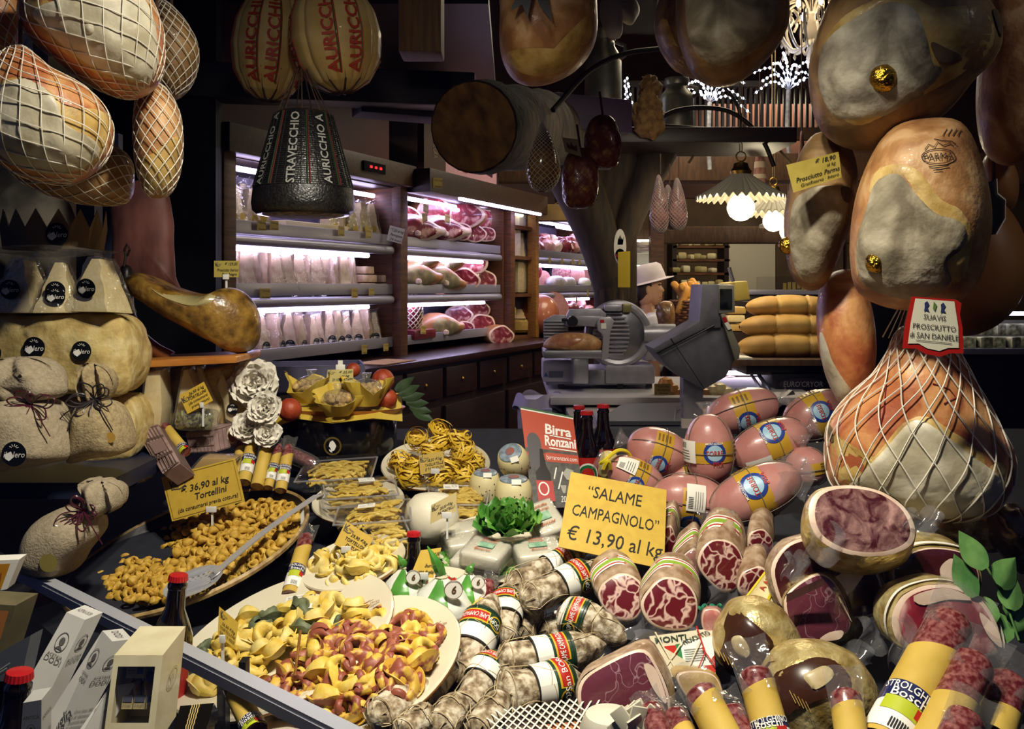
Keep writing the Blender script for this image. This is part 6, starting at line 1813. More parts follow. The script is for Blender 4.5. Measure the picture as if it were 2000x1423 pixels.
for i,(p,s_,u_,t_)in enumerate(fr):
 sd=t_.cross(nz).normalized();w_=.0085 if i>12 else .0075+.004*(1-i/12)
 for(a,b)in((-1,-1),(1,-1),(1,1),(-1,1)):V.append(p+sd*w_*a+nz*.0012*b)
for i in range(len(fr)-1):
 for k in range(4):Fc.append((4*i+k,4*i+(k+1)%4,4*i+4+(k+1)%4,4*i+4+k))
Fc+=[(3,2,1,0),tuple(4*(len(fr)-1)+k for k in range(4))]
obj('handle',(V,Fc),LADLE,sk,40)
ptq=price_card('price_card','large yellow card with the tortellini price standing in the big pan',[(315,932),(459,894),(478,978),(336,1018)],1.90,1.88,[('€ 36,90 al kg',.53,.40,.21,.25,.012,.7),('Tortellini',.58,.61,.20,.25,.012,.5),('(da consumarsi previa cottura)',.52,.82,.13,.25,.006,.82)],CARD,logo=(.17,.22,.13),border=True,clip=(.55,.14))
q=Quad(W(585,992,1.8),W(592,989,1.8),W(594,1020,1.8),W(588,1024,1.8))
tag(obj('rim_clip',q.plate(.006),PAPER,None,0),'small white clip on the pan rim beside the skimmer handle','clip')
# plates
CERAM=mat('ivory_plate','d8cfb4','e2dac2',scale=4,rough=.22,coat=.4)
TERRAC=mat('terracotta_edge','a8743c',rough=.5)
def dish(name,label,px,py,Y,R_,roll=-12,tilt=12,cat='plate',oval=1.0,edge=True):
 o=thing(name,label,cat,W(px,py,Y))
 o.rotation_euler=(R('Y',roll)@R('X',tilt)).to_euler()
 obj('dish',lathe([(R_*.5,-.028),(R_*.62,-.028),(R_*.8,-.016),(R_*.99,-.002),(R_,.001),(R_*.985,.004),(R_*.8,-.006),(R_*.66,-.016),(R_*.4,-.019),(.001,-.02)],64,1,oval),CERAM,o)
 if edge:obj('rim_edge',lathe([(R_*.9,-.0105),(R_*.995,-.0035),(R_*1.003,-.0005),(R_*1.001,.0012)],64,1,oval,False),TERRAC,o)
 M=Matrix.Translation(o.location)@o.rotation_euler.to_matrix().to_4x4()
 tag(obj('display_block',xf(lathe([(R_*.55,-.11),(R_*.55,-.029)],24),M),CLOTH),'dark block holding up the '+' '.join(label.split()[:9]),'block')
 return o,M
LOGO_R=mat('plate_logo','7a2a1e',rough=.5)
def plate_logo(o,M,px,py,h,ang):
 p=M.inverted()@ray_plane(px,py,M,-.004)
 a=radians(ang)
 ex,ey=Vector((cos(a),sin(a),0)),Vector((-sin(a),cos(a),0))
 zz=Vector((0,0,.004))
 q=Quad(p-ex*h+ey*h*.7+zz,p+ex*h+ey*h*.7+zz,p+ex*h-ey*h*.7+zz,p-ex*h-ey*h*.7+zz)
 q.nrm=Vector((0,0,1))
 obj('logo_print',join(q.line([(.05,.35),(.6,.02)],.06),q.line([(.1,.32),(.75,.1)],.06),q.line([(.12,.1),(.08,.5)],.05),q.text('che Malga',.6,.4,.3,.25,wmax=.8),q.line([(.15,.6),(.4,.75),(.8,.7)],.04),q.text('Valle',.6,.9,.2,.25,wmax=.5)),LOGO_R,o,0)
def tortellone(seed,R_=.017,r_=.0105):
 rr=rnd(seed)
 a_=ring_pasta(R_,r_,seed,.9,26,12)
 h=R_*rr.uniform(.9,1.3);ph=rr.uniform(0,6)
 def fl(u,v):
  x=(u-.5)*2
  a=x*1.7
  rad_=(R_+r_*.7)*(1+.5*v*(1-x*x))
  return(rad_*cos(a),rad_*sin(a)*.9,-r_*.2+h*v*(1-.5*x*x)*(.7+.15*sin(x*6+ph))-r_*.5)
 fr_=thick(grid(fl,22,6),.0016)
 def wr(u,v):
  b=2*pi*u
  return((-R_*.75+R_*.6*v-R_*.3),(r_*.62+.0016)*cos(b)*1.25,(r_*.75+.002)*sin(b)+.004*sin(v*3))
 wp=thick(grid(wr,16,4,True),.0012)
 return a_,join(fr_,wp)
YEL=mat('yellow_pasta','cfae3c','e6cc70',scale=60,rough=.6,bump=.2,bscale=160,c3='dabc50')
YELP=mat('pale_yellow_pasta','d8bc58','e6d488',scale=40,rough=.55,bump=.15,bscale=160)
GRN=mat('green_pasta','4a5238','6e7654',scale=40,rough=.6,bump=.15,bscale=160)
RED2=mat('red_yellow_pasta','8e4a36','d6ae44',scale=34,lo=.48,hi=.54,rough=.5,bump=.15,bscale=160)
RED3=mat('red_pasta','8a4634','a8644a',scale=40,rough=.5,bump=.15,bscale=160)
def pile(key,name,label,group,M,poly,d,mats,seed,h0=0.0,R_=.017,r_=.0105,hump=.02,cen=None,smin=.9,smax=1.2,flipp=.25):
 rr=rnd(seed)
 prot=[]
 for k in range(4):
  a_,b_=tortellone(seed+k,R_,r_)
  m1,m2=mats[k%len(mats)]
  o=thing(name,label,'pasta',(0,0,0),group)
  obj('dough_ring',a_,m1,o,70);obj('dough_flap',b_,m2,o,70)
  prot.append(o)
 pts=scatter(poly,d,seed)
 cx=sum(p[0]for p in pts)/len(pts);cy=sum(p[1]for p in pts)/len(pts)
 rx=max(abs(p[0]-cx)for p in pts);ry=max(abs(p[1]-cy)for p in pts)
 for i,(x,y)in enumerate(pts):
  o=prot[i]if i<4 else dup(prot[rr.randrange(4)])
  k=max(0,1-((x-cx)/rx)**2-((y-cy)/ry)**2)
  o.location=ray_plane(x,y,M,h0+hump*k+rr.uniform(-.004,.004))
  e=Euler((rr.uniform(-.6,.6)+(1.2 if rr.random()<flipp else 0),rr.uniform(-.5,.5),rr.uniform(0,6.28)))
  o.rotation_euler=e
  s_=rr.uniform(smin,smax);o.scale=(s_,)*3
 for k in range(len(pts),4):
  pass
 return pts
 # plate with green and yellow tortelloni
o,M=dish('ceramic_plate','large ivory plate of yellow and green tortelloni behind the red ones',552,1246,1.45,.186,-15,13)
plate_logo(o,M,722,1185,.018,10)
pile('gy','tortellone','yellow or green tortellone piled on the ivory plate behind the red ones','yellow and green tortelloni',M,[(370,1320),(400,1262),(450,1240),(470,1215),(500,1200),(560,1190),(600,1172),(660,1178),(704,1176),(706,1205),(660,1228),(600,1245),(560,1270),(520,1290),(500,1320),(440,1320),(400,1345)],25,[(YEL,YEL),(YELP,YEL),(YEL,YELP),(GRN,GRN)],31,-.006,.0148,.0092,.012,smin=.85,smax=1.15)
q=Quad(ray_plane(560,1166,M,.002),ray_plane(614,1155,M,.002),ray_plane(608,1190,M,.002),ray_plane(552,1198,M,.002))
def receipt(label,q,n=7):
 t=thing('paper_slip',label,'paper',q.at(.5,.5),world=True)
 obj('slip',q.plate(.0006),PAPER,t,0)
 obj('lettering',join(*[q.text('ingredienti farina uova ripieno carne',.5,.12+.8*i/n,.09,0,wmax=.85)for i in range(n)]),PRINTG,t,0)
receipt('white printed slip lying on the green and yellow pasta plate',q)
price_card('price_card','small yellow card standing in the yellow and green tortelloni',[(428,1184),(466,1216),(458,1266),(425,1240)],1.40,1.39,[('36,50 €/kg',.55,.46,.15,.25,.01,.8),('TORTELLONI',.52,.64,.15,.25,.01,.85),('GIALLO E VERDE',.52,.82,.15,.25,.01,.85)],logo=(.2,.16,.14),clip=(.3,.25))
# plate with red and yellow
o,M=dish('ceramic_plate','front ivory plate heaped with red and yellow tortelloni',692,1300,1.36,.168,-16,14)
plate_logo(o,M,855,1228,.016,8)
pile('ry','tortellone','red and yellow tortellone heaped on the front ivory plate','red and yellow tortelloni',M,[(505,1362),(560,1310),(590,1270),(625,1232),(650,1228),(700,1232),(720,1215),(770,1202),(830,1210),(850,1230),(865,1255),(840,1290),(815,1315),(790,1345),(740,1365),(690,1385),(640,1388),(570,1380)],28,[(RED2,RED3),(YEL,RED2),(RED2,RED2),(RED3,YEL)],32,.002,.0162,.0102,.022,smin=.9,smax=1.2)
q=Quad(ray_plane(658,1222,M,.006),ray_plane(748,1194,M,.004),ray_plane(752,1215,M,.004),ray_plane(668,1250,M,.006))
receipt('white ingredient slip lying at the back of the red pasta plate',q,5)
obj_w=tag(obj('wooden_pick',tube([W(576,1318,1.31),W(587,1230,1.33)],.0022,6),OAK),'thin wooden pick standing in the red and yellow pasta','pick')
# tortelloni di zucca
o,M=dish('ceramic_plate','small ivory plate of pale tortelloni below the plastic pasta trays',690,1098,1.66,.098,-10,12)
pile('zu','tortellone','pale tortellone on the small plate below the plastic trays','pale tortelloni on the small plate',M,[(612,1090),(640,1068),(680,1072),(720,1088),(752,1075),(772,1060),(765,1090),(750,1110),(710,1135),(660,1138),(630,1122)],24,[(YELP,YEL),(YEL,YELP),(YELP,YELP)],33,.0,.0125,.0078,.02,smin=.9,smax=1.25)
price_card('price_card','tilted yellow card on the pale tortelloni plate',[(676,1017),(729,1051),(708,1092),(653,1062)],1.68,1.66,[('29,90 €/kg',.62,.35,.2,.25,.01,.6),('TORTELLONI',.58,.58,.2,.25,.01,.75),('DI ZUCCA',.62,.8,.2,.25,.01,.6)],logo=(.15,.2,.17),clip=(.4,.3))
# tagliatelle
o,M=dish('ceramic_plate','ivory plate heaped with nests of yellow tagliatelle',851,905,2.22,.135,0,16)
TAGL=mat('tagliatelle','dab01e','f0cc4c',scale=30,rough=.5)
def nest(seed,R_=.034):
 rr=rnd(seed);P=[]
 for k in range(36):
  rr_=R_*rr.uniform(.3,1.05);tl=Euler((rr.uniform(-.9,.9),rr.uniform(-.9,.9),rr.uniform(0,6)))
  dz=rr.uniform(-.012,.02);e=rr.uniform(.65,1.0);a0=rr.uniform(0,6)
  M2=tl.to_matrix()
  path=[]
  for i in range(23):
   a=a0+2*pi*i/22*.95
   v=M2@Vector((rr_*cos(a),rr_*e*sin(a),.004*sin(3*a)))
   v.z=v.z*.75+dz*.5
   path.append(v)
  fr=frames(path);V,Fc=[],[]
  for(p,s_,u_,t_)in fr:
   out=p.normalized();sd=t_.cross(out).normalized()
   V+=[p+sd*.0021,p-sd*.0021]
  for i in range(len(fr)-1):Fc.append((2*i,2*i+1,2*i+3,2*i+2))
  P.append((V,Fc))
 P.append(xf(lathe([(.001,-.013),(R_*.4,-.009),(R_*.5,0),(R_*.35,.009),(.001,.012)],14),Matrix.Identity(4)))
 return join(*P)
np_=[obj('tagliatelle_nest',nest(k),TAGL,None,60)for k in range(3)]
for i,(x,y,h)in enumerate(((782,905,.02),(815,858,.06),(858,842,.085),(896,862,.07),(842,880,.055),(905,885,.045),(925,905,.02),(812,910,.035),(875,915,.035),(800,932,.015),(858,938,.018),(905,928,.02),(860,868,.06))):
 o=np_[i]if i<3 else np_[i%3].copy()
 if i>=3:COL.objects.link(o)
 o.location=ray_plane(x,y,M,h);rr=rnd(i);o.rotation_euler=(rr.uniform(-.5,.5)+.35,rr.uniform(-.5,.5),rr.uniform(0,6));s_=rr.uniform(.95,1.15);o.scale=(s_,)*3
 tag(o,'nest of yellow tagliatelle heaped on the ivory plate','pasta','tagliatelle nests on the plate')
price_card('price_card','small ochre card leaning on the tagliatelle nests',[(818,890),(865,880),(870,917),(821,927)],2.1,2.08,[('18,50 €/kg',.6,.35,.2,.25,.01,.6),('TAGLIATELLE',.58,.58,.2,.25,.01,.75),('E TAGLIOLINI',.58,.8,.2,.25,.01,.75)],mat('ochre_card','b89a3c',rough=.6),logo=(.15,.2,.17),clip=(.6,.35))
# plastic trays of egg pasta strands
PASS=mat('passatelli','cba838','e2c664',scale=60,rough=.6,bump=.3,bscale=300)
def pasta_tray(label,corners,Y4,hgt,seed,n=60,lab=None,long=.03):
 """corners of the tray's top in pixels (back-left, back-right, front-right, front-left)"""
 p=[W(c[0],c[1],y)for c,y in zip(corners,Y4)]
 c=sum(p,Vector())/4
 o=thing('pasta_tray',label,'tray',c,world=True)
 up=(p[1]-p[0]).cross(p[3]-p[0]).normalized()
 if up.z<0:up=-up
 low=[c+(v-c)*.86-up*hgt for v in p]
 V=p+low
 obj('tray_base',(V,[(0,1,5,4),(1,2,6,5),(2,3,7,6),(3,0,4,7),(4,5,6,7)]),PLASTIC,o,0)
 rim=[c+(v-c)*1.04 for v in p]
 obj('tray_rim',join(*[tube([rim[i],rim[(i+1)%4]],.0022,6)for i in range(4)]),film_mat('tray_edge',gloss=.2,bump=0,rough=.1,haze=.3),o)
 lid=[c+(v-c)*.96+up*.012 for v in p]
 obj('lid',(rim+lid,[(0,1,5,4),(1,2,6,5),(2,3,7,6),(3,0,4,7),(4,5,6,7)]),PLASTIC,o,0)
 rr=rnd(seed);P=[]
 ex,ey=p[1]-p[0],p[3]-p[0]
 for k in range(int(n*2.6)):
  u,v=rr.uniform(.12,.88),rr.uniform(.12,.88)
  q0=p[0]+ex*u+ey*v-up*rr.uniform(.0,hgt*.8)
  a=rr.gauss(0,.5)
  d=(ex.normalized()*cos(a)+ey.normalized()*sin(a))*rr.uniform(.7,1.5)*long
  q1=q0+d
  u2=(q1-p[0]).dot(ex)/ex.length_squared;v2=(q1-p[0]).dot(ey)/ey.length_squared
  if not(.08<u2<.92 and .08<v2<.92):q1=q0-d
  mid=(q0+q1)/2+up*rr.uniform(0,.006)+ey.normalized()*rr.uniform(-.004,.004)
  u2=(q1-p[0]).dot(ex)/ex.length_squared;v2=(q1-p[0]).dot(ey)/ey.length_squared
  if not(.06<u2<.94 and .06<v2<.94):continue
  P.append(tube(spline([q0,mid,q1],5),.0036,6))
 m=obj('pasta_fill',join(*P),PASS,o,70);m['kind']='stuff'
 if lab:
  u,v,s_=lab
  b0=p[0]+ex*u+ey*v+up*.014;e1,e2=ex.normalized()*s_,ey.normalized()*s_*.75
  q=Quad(b0-e1/2-e2/2,b0+e1/2-e2/2,b0+e1/2+e2/2,b0-e1/2+e2/2)
  q.nrm=up
  st=obj('white_label',q.plate(.0006),PAPER,o,0)
  obj('label_print',join(q.line([(.72+.14*cos(a),.4+.2*sin(a))for a in[2*pi*k/18 for k in range(19)]],.025),*[q.line([(.1,v_),(.45,v_)],.02)for v_ in(.55,.66,.77)]),INK,st,0)
 return o
pasta_tray('wide plastic tray of egg pasta strands below the black tin, topmost of its stack',[(600,902),(734,893),(722,932),(578,940)],(2.12,2.12,1.98,1.98),.03,1,90)
pasta_tray('plastic tray of pasta strands with a white sticker, in front of the widest one',[(634,948),(768,938),(776,965),(640,975)],(1.98,1.98,1.88,1.88),.028,2,60,(.6,.25,.035))
pasta_tray('lowest plastic tray of pasta strands on the small plate by the pan',[(628,975),(760,968),(770,985),(632,992)],(1.95,1.95,1.88,1.88),.03,3,50)
pasta_tray('plastic pasta tray with a white sticker, leaning behind the zucca card',[(664,990),(798,975),(800,1015),(654,1024)],(1.88,1.88,1.76,1.76),.028,4,70,(.42,.5,.035))
pasta_tray('steep plastic pasta tray right above the pale tortelloni',[(705,1024),(785,1010),(802,1048),(734,1066)],(1.80,1.80,1.70,1.70),.028,5,50,None,.022)
pasta_tray('plastic pasta tray with a sticker between tagliatelle and the round white cheese',[(838,948),(955,950),(948,985),(842,985)],(2.08,2.08,1.98,1.98),.03,6,80,(.35,.35,.035))
pasta_tray('plastic pasta tray under the card by the round white cheese',[(858,992),(948,985),(935,1012),(862,1018)],(2.0,2.0,1.94,1.94),.03,7,40)
dish('ceramic_plate','small plate under the plastic pasta trays beside the pan',700,978,1.95,.10,0,14)
# round white cheese with a card
o=thing('round_cheese','smooth round white cheese with a card leaning on it','cheese',W(843,1008,1.86))
k_=1.86/F
obj('cheese_body',lathe([(.001,-50*k_),(34*k_,-46*k_),(50*k_,-28*k_),(54*k_,0),(49*k_,24*k_),(34*k_,40*k_),(.001,46*k_)],40),mat('white_rind','d8cfb4','e6dfca',scale=10,rough=.5,bump=.2,bscale=60),o)
price_card('price_card','pale card leaning on the round white cheese',[(842,986),(892,960),(891,998),(840,1023)],1.76,1.75,[('20,00 €/kg',.6,.45,.2,.25,.01,.5),('PASSATELLI',.6,.68,.2,.25,.01,.7)],mat('pale_card','bcaa74',rough=.6),logo=(.15,.22,.17),clip=(.65,.35))
# pecorino trio
PECO=mat('pecorino','d2c48a','e0d4a4',scale=10,rough=.5,coat=.15)
def pecorino(label,px,py,Y,rpx,hpx,tilt=(0,0,0),seed=0):
 o=thing('small_cheese',label,'cheese',W(px,py,Y));k=Y/F
 r,h=rpx*k,hpx*k
 obj('cheese_body',lathe([(r*.6,-h/2),(r*.9,-h*.4),(r,-h*.1),(r*.98,h*.15),(r*.85,h*.38),(r*.6,h*.48),(.001,h*.5)],40),PECO,o)
 ld=obj('paper_lid',lathe([(r*.74,h*.44),(r*.72,h*.47),(r*.6,h*.505),(.001,h*.525)],36),mat('blue_lid','6a7884','94a2ac',scale=90,rough=.4,coat=.4),o)
 obj('lid_print',join(xf(lathe([(r*.3,h*.53),(.001,h*.532)],20),Matrix.Identity(4)),),mat('lid_red','a8502c','5a6a78',scale=120,rough=.5),ld)
 q=Quad((-r*.1,-r*.55,h*.54),(r*.4,-r*.55,h*.54),(r*.4,-r*.85,h*.44),(-r*.1,-r*.85,h*.44));q.nrm=Vector((0,-.3,.95))
 obj('white_sticker',q.plate(.001),PAPER,ld,0)
 rr=rnd(seed)
 obj('peppercorn',join(*[xf(lathe([(.001,-.0012),(.0016,0),(.001,.0012)],6),T(r*.985*cos(a),r*.985*sin(a),z))for a,z in[(rr.uniform(3.3,6.1),rr.uniform(-.3,.2)*h)for _ in range(14)]]),INK,o)
 o.rotation_euler=tilt
pecorino('small pale cheese with a blue paper lid, stacked tilted on the other two',1003,900,2.06,31,58,(radians(38),radians(-18),0),1)
pecorino('small pale cheese with a blue lid, rear one of the lower pair',948,948,2.08,32,58,(radians(6),0,0),2)
pecorino('small pale cheese with a blue lid, front one of the lower pair',1003,962,1.98,37,62,(radians(6),0,0),3)
# beer poster
q=Quad(W(1016,793,2.16),W(1119,813,2.16),W(1142,990,2.02),W(1040,992,2.02))
o=thing('beer_poster','orange standing beer poster with white lettering and a bottle picture','poster',q.at(.5,1),world=True)
obj('board',q.plate(.004),mat('poster_orange','b8401a',rough=.45),o,0)
obj('top_stripe',join(q.rect(0,0,1,.02)),mat('poster_green','2a5a2a',rough=.5),o,0);obj('white_stripe',q.rect(0,.02,1,.034),PAPER,o,0)
obj('photo_print',join(q.rect(0,.42,1,.46),q.rect(.3,.53,1,1),q.rect(0,.5,.3,1)),mat('poster_photo','3a3832','57544c',scale=90,rough=.5),o,0)
obj('web_stripe',q.rect(.38,.45,1,.545,.0008),MATS['poster_orange'],o,0)
obj('glass_print',q.poly([(.18+.13*cos(a),.36-.10*sin(a))for a in[pi*k/12 for k in range(13)]]+[(.05,.62),(.31,.62)],.0009),mat('poster_grey','4c484a',rough=.5),o,0)
bpz=q.poly([(.27,.42),(.33,.42),(.36,.6),(.42,.66),(.44,1),(.14,1),(.14,.66),(.24,.6)],.0014)
obj('bottle_print',bpz,mat('poster_bottle','1c1612',rough=.3),o,0);obj('bottle_label_print',q.rect(.13,.74,.45,.94,.0018),LABR,o,0)
obj('emblem_print',join(q.line([(.26+.09*cos(a),.82+.06*sin(a))for a in[2*pi*k/20 for k in range(21)]],.014,.0022)),WHITEP,o,0)
obj('figure_print',join(q.poly([(.66,.66),(.74,.6),(.86,.62),(.95,.72),(.97,.86),(.88,.84),(.86,.74),(.72,.72)],.0016),q.poly([(.58,.78),(.7,.78),(.66,.86),(.62,.86)],.0016)),mat('poster_pale','a8a498',rough=.5),o,0)
obj('slash_print',join(q.line([(.55,.60),(.48,.72)],.012,.0018),q.line([(.66,.64),(.54,.82)],.012,.0018)),WHITEP,o,0)
obj('lettering',join(q.text('Birra',.66,.20,.15,.1,0,.03,.0014,.5),q.text('Ronzani',.68,.325,.15,.1,0,.03,.0014,.6),q.line([(.5,.265),(.9,.275)],.012,.0014),q.line([(.46,.40),(.98,.41)],.012,.0014),q.text('birraronzani.com',.68,.5,.07,0,0,.0,.0018,.58),q.text('2001',.66,.92,.09,.2,0,0,.002,.2)),WHITEP,o,0)
o=bottle('dark beer bottle partly behind the poster edge, red label low',1050,905,2.08,.2)
# black tin with seal, wooden boat dish with yellow paper
tin=thing('black_tin','large round black tin with a gold seal under the wooden dish','tin',W(660,908,2.32))
kk=2.32/F
obj('tin_body',lathe([(112*kk,0),(115*kk,.01),(115*kk,92*kk),(112*kk,98*kk),(.001,99*kk)],48,1,.7),mat('gloss_black','0b0b0d',rough=.15,coat=.5),tin)
sl=Quad(W(632,852,2.12),W(668,852,2.12),W(668,890,2.12),W(632,890,2.12));off_=Vector((0,.0,0))
tt=tin.location
def tl(md,dy=0):return[v-tt+Vector((0,dy,0))for v in md[0]],md[1]
yy=tt.y-115*kk*.7
q=Quad(W(632,852,yy),W(668,852,yy),W(668,889,yy),W(632,889,yy))
obj('gold_ring',tl(join(q.line([(.5+.44*cos(a),.5+.44*sin(a))for a in[2*pi*k/30 for k in range(31)]],.09,.003))),mat('seal_gold','a89048',rough=.3,metal=.8),tin,0)
obj('seal_print',tl(join(q.poly([(.35,.3),(.5,.2),(.62,.32),(.7,.5),(.6,.72),(.45,.78),(.38,.6),(.3,.5)],.003),q.poly([(.3,.66),(.36,.8),(.5,.84),(.4,.7)],.003))),WHITEP,tin,0)
dsh=thing('wooden_dish','boat shaped wooden dish lined with yellow paper on the black tin','dish',W(668,800,2.3))
kk=2.3/F
obj('dish',lathe([(.03,-36*kk),(80*kk,-30*kk),(118*kk,0),(124*kk,6*kk),(118*kk,5*kk),(78*kk,-22*kk),(.001,-26*kk)],48,1,.55),mat('dish_wood','8a5024','a8662e',scale=7,rough=.4,stretch=(3,12,12),coat=.2),dsh)
YP=mat('yellow_paper','c8a832','d4b848',scale=10,rough=.7,bump=.2,bscale=30)
obj('paper_lining',thick(([Vector(((x-668)*kk,d,-(y-800)*kk))for x,y,d in((530,832,-.06),(600,806,-.10),(668,812,-.12),(740,805,-.10),(788,820,-.02),(780,772,.05),(668,770,.10),(560,780,.06))],[(0,1,7),(1,2,6,7),(2,3,5,6),(3,4,5)]),.001),YP,dsh,0)
def paper_cup(label,px,py,Y,R0,seed,fill):
 rr=rnd(seed);ph=[rr.uniform(-.3,.3)for _ in range(12)];hh=[rr.uniform(.55,1.45)for _ in range(11)]
 o=thing('paper_bundle',label,'bundle',W(px,py,Y))
 def f(u,v):
  a=2*pi*u;k=u*11;i=int(k)%11;t=k-int(k)
  h=hh[i]*(1-t)+hh[(i+1)%11]*t
  z=1.0*R0*h*v
  r=R0*(.55+.65*v+.14*v*sin(a*5+ph[0])+.12*v*v*sin(a*9+2))
  return(r*cos(a),r*sin(a),z-R0*.5)
 obj('paper_cup',thick(grid(f,44,7,True),.0008),YP,o,25)
 P=[xf(lathe([(.001,-.008),(.008,-.005),(.0095,0),(.007,.006),(.001,.009)],8),T(rr.uniform(-.6,.6)*R0,rr.uniform(-.6,.6)*R0,rr.uniform(-.1,.45)*R0))for _ in range(46)]
 m=obj('nut_filling',join(*P),fill,o);m['kind']='stuff'
 obj('film_wrap',lathe([(R0*.7,-R0*.2),(R0*.85,R0*.25),(R0*.6,R0*.6),(R0*.15,R0*.75),(R0*.25,R0*1.0)],20),FILM,o)
NUTS=mat('nut_pale','a07c3c','d6b878',scale=90,rough=.6,bump=.3)
paper_cup('yellow paper bundle of nutty sweets, rear one toward the white flowers',608,764,2.3,.056,1,NUTS)
paper_cup('yellow paper bundle of nutty sweets in the front middle of the wooden dish',660,790,2.2,.052,2,NUTS)
paper_cup('yellow paper bundle of nutty sweets beside the red fruits',716,770,2.24,.054,3,NUTS)
FRUIT=mat('orange_fruit','8a2c14','b04a24',scale=40,rough=.5,bump=.25,bscale=200)
for(x,y,Y,r_,lab)in((566,800,2.18,23,'rough orange red fruit lying by the flowers on the yellow paper'),(748,742,2.35,22,'upper orange red fruit above the dark green leaves'),(756,778,2.28,20,'lower orange red fruit above the dark green leaves'),(664,745,2.42,18,'orange red fruit half hidden behind the card on the dish'),(690,722,2.42,14,'small dark fruit in film beside the card clip')):
 k=Y/F
 tag(obj('orange_fruit',lathe([(r_*k*max(.02,cos(a)),r_*k*(sin(a)-(.12 if a>1.3 else 0)))for a in[-1.55+3.1*j/12 for j in range(13)]],24),FRUIT,loc=W(x,y,Y)),lab,'fruit')
def leafmd(L,w_,seed=0,curl=.25,wav=.0):
 ph=seed*1.7
 def f(u,v):
  x=(u-.5)*2
  ww=w_*sin(pi*min(1,.06+.94*v)**.8)
  return(x*ww,L*v,curl*L*v*v*.6-abs(x)*ww*.25+wav*sin(v*14+ph)*abs(x))
 return grid(f,6,10)
GLEAF=mat('dark_leaf','24361c','3a5030',scale=30,rough=.5)
LF=[xf(leafmd(.06,.013,k),Matrix.Translation(W(772+7*k,762+8*k,2.3))@R('X',80)@R('Z',-55-12*k))for k in range(6)]
tag(obj('leaf_sprig',join(*LF),GLEAF),'dark green leaf sprig sticking out of the wooden dish','leaves')
price_card('price_card','small card in a white clip standing over the yellow paper bundles',[(640,722),(690,720),(690,746),(636,748)],2.3,2.26,[('€ 25,00',.7,.25,.26,.25,.01,.5),('al kg',.7,.52,.22,.25,.01,.3),('DI SCAVATAPPI',.6,.8,.26,.25,.01,.75)],mat('sleeve_card','bfb070',rough=.3),logo=(.12,.22,.15))
tag(obj('card_clip',xf(join(box(.024,.006,.014,(0,0,0),.002),box(.012,.004,.012,(0,0,.012))),Matrix.Translation(W(665,717,2.3))),PAPER),'white plastic clip holding the card above the yellow bundles','clip')
# robiola plate and lettuce
o,M=dish('ceramic_plate','ivory plate of white film wrapped cheeses around a lettuce head',985,1065,1.82,.137,0,13)
LET=mat('lettuce','3c7424','7aa648',scale=22,rough=.45,bump=.2,c3='568e34')
def lettuce(label,px,py,Y,R0,n,seed):
 rr=rnd(seed)
 P=[]
 for k in range(n):
  ring=((k+1)/n)**.7;a=k*2.4
  el=80-78*ring+rr.uniform(-8,8)
  L=R0*(.4+.62*ring);w_=R0*(.34+.34*ring);ph=rr.uniform(0,6)
  def f(u,v):
   x=(u-.5)*2
   ww=w_*sin(pi*(.1+.62*v))*1.05
   return(x*ww,L*v,.30*L*v*v+.10*R0*sin(x*8+ph)*v*v-.10*R0*cos(x*2)*v+.05*R0*sin(v*9+ph)*abs(x))
  P.append(xf(grid(f,10,8),R('Z',math.degrees(a))@R('X',el)@T(0,R0*.05,0)))
 o=obj('lettuce',xf(join(*P),Matrix.Rotation(radians(14),4,'X')),LET,None,80,loc=W(px,py,Y))
 tag(o,label,'lettuce')
lettuce('green lettuce head in the middle of the white cheese plate',992,1030,1.78,.062,34,3)
ROB=mat('white_soft_cheese','d6d0b8','e4dfca',scale=12,rough=.35,coat=.5,bump=.15,bscale=40)
def robiola(label,px,py,h,wpx,dpx,thk,rz,tilt=0,printed=True):
 p=ray_plane(px,py,M,h)
 o=thing('wrapped_soft_cheese',label,'cheese',p)
 k=p.y/F
 w_,d_=wpx*k,dpx
 obj('cheese',box(w_,d_,thk,(0,0,0),.008),ROB,o,60)
 obj('film_wrap',box(w_*1.05,d_*1.05,thk*1.1,(0,0,0),.009),FILM,o,60)
 if printed:
  q=Quad((-w_*.4,d_*.4,thk*.51),(w_*.4,d_*.4,thk*.51),(w_*.4,-d_*.4,thk*.51),(-w_*.4,-d_*.4,thk*.51));q.nrm=Vector((0,0,1))
  lb=obj('label_print',join(q.text('Casatella',.5,.1,.16,0,0,.01,.003,.7),q.text('Alta Langa',.5,.25,.13,0,0,.01,.003,.7),q.text('Boscor',.5,.78,.2,.1,0,.01,.003,.6)),mat('label_orange','b05a2c',rough=.5),o,0)
  obj('label_picture',join(q.rect(.25,.36,.75,.64,.0026)),mat('label_green','6a9a7a','a8c4a8',scale=60,rough=.5),o,0)
 o.rotation_euler=(R('X',13+tilt)@R('Z',rz)).to_euler()
 return o
robiola('white wrapped cheese lying behind the lettuce toward the round cheese',905,1040,.02,95,.05,.03,22,0,False)
robiola('white wrapped cheese lying at the plate edge below the first one',915,1062,.018,90,.05,.03,18,0,False)
robiola('front white wrapped cheese with a green printed label on the plate',950,1082,.035,82,.075,.034,-22)
robiola('lower white wrapped cheese under the front labelled one',925,1100,.012,80,.06,.03,-22,0,False)
robiola('white wrapped cheese with printed label beside the big yellow card',1050,1085,.03,90,.07,.042,12)
robiola('tilted white wrapped cheese with a bright label leaning behind the lettuce',1062,1018,.05,66,.085,.03,25,22)
lf=[xf(leafmd(.05,.022,k,.1,.006),Matrix.Translation(ray_plane(x,y,M,.004))@R('X',12)@R('Z',a))for k,(x,y,a)in enumerate(((866,1075,-150),(880,1095,150),(905,1108,170),(985,1100,160),(1010,1108,100),(1040,1110,150)))]
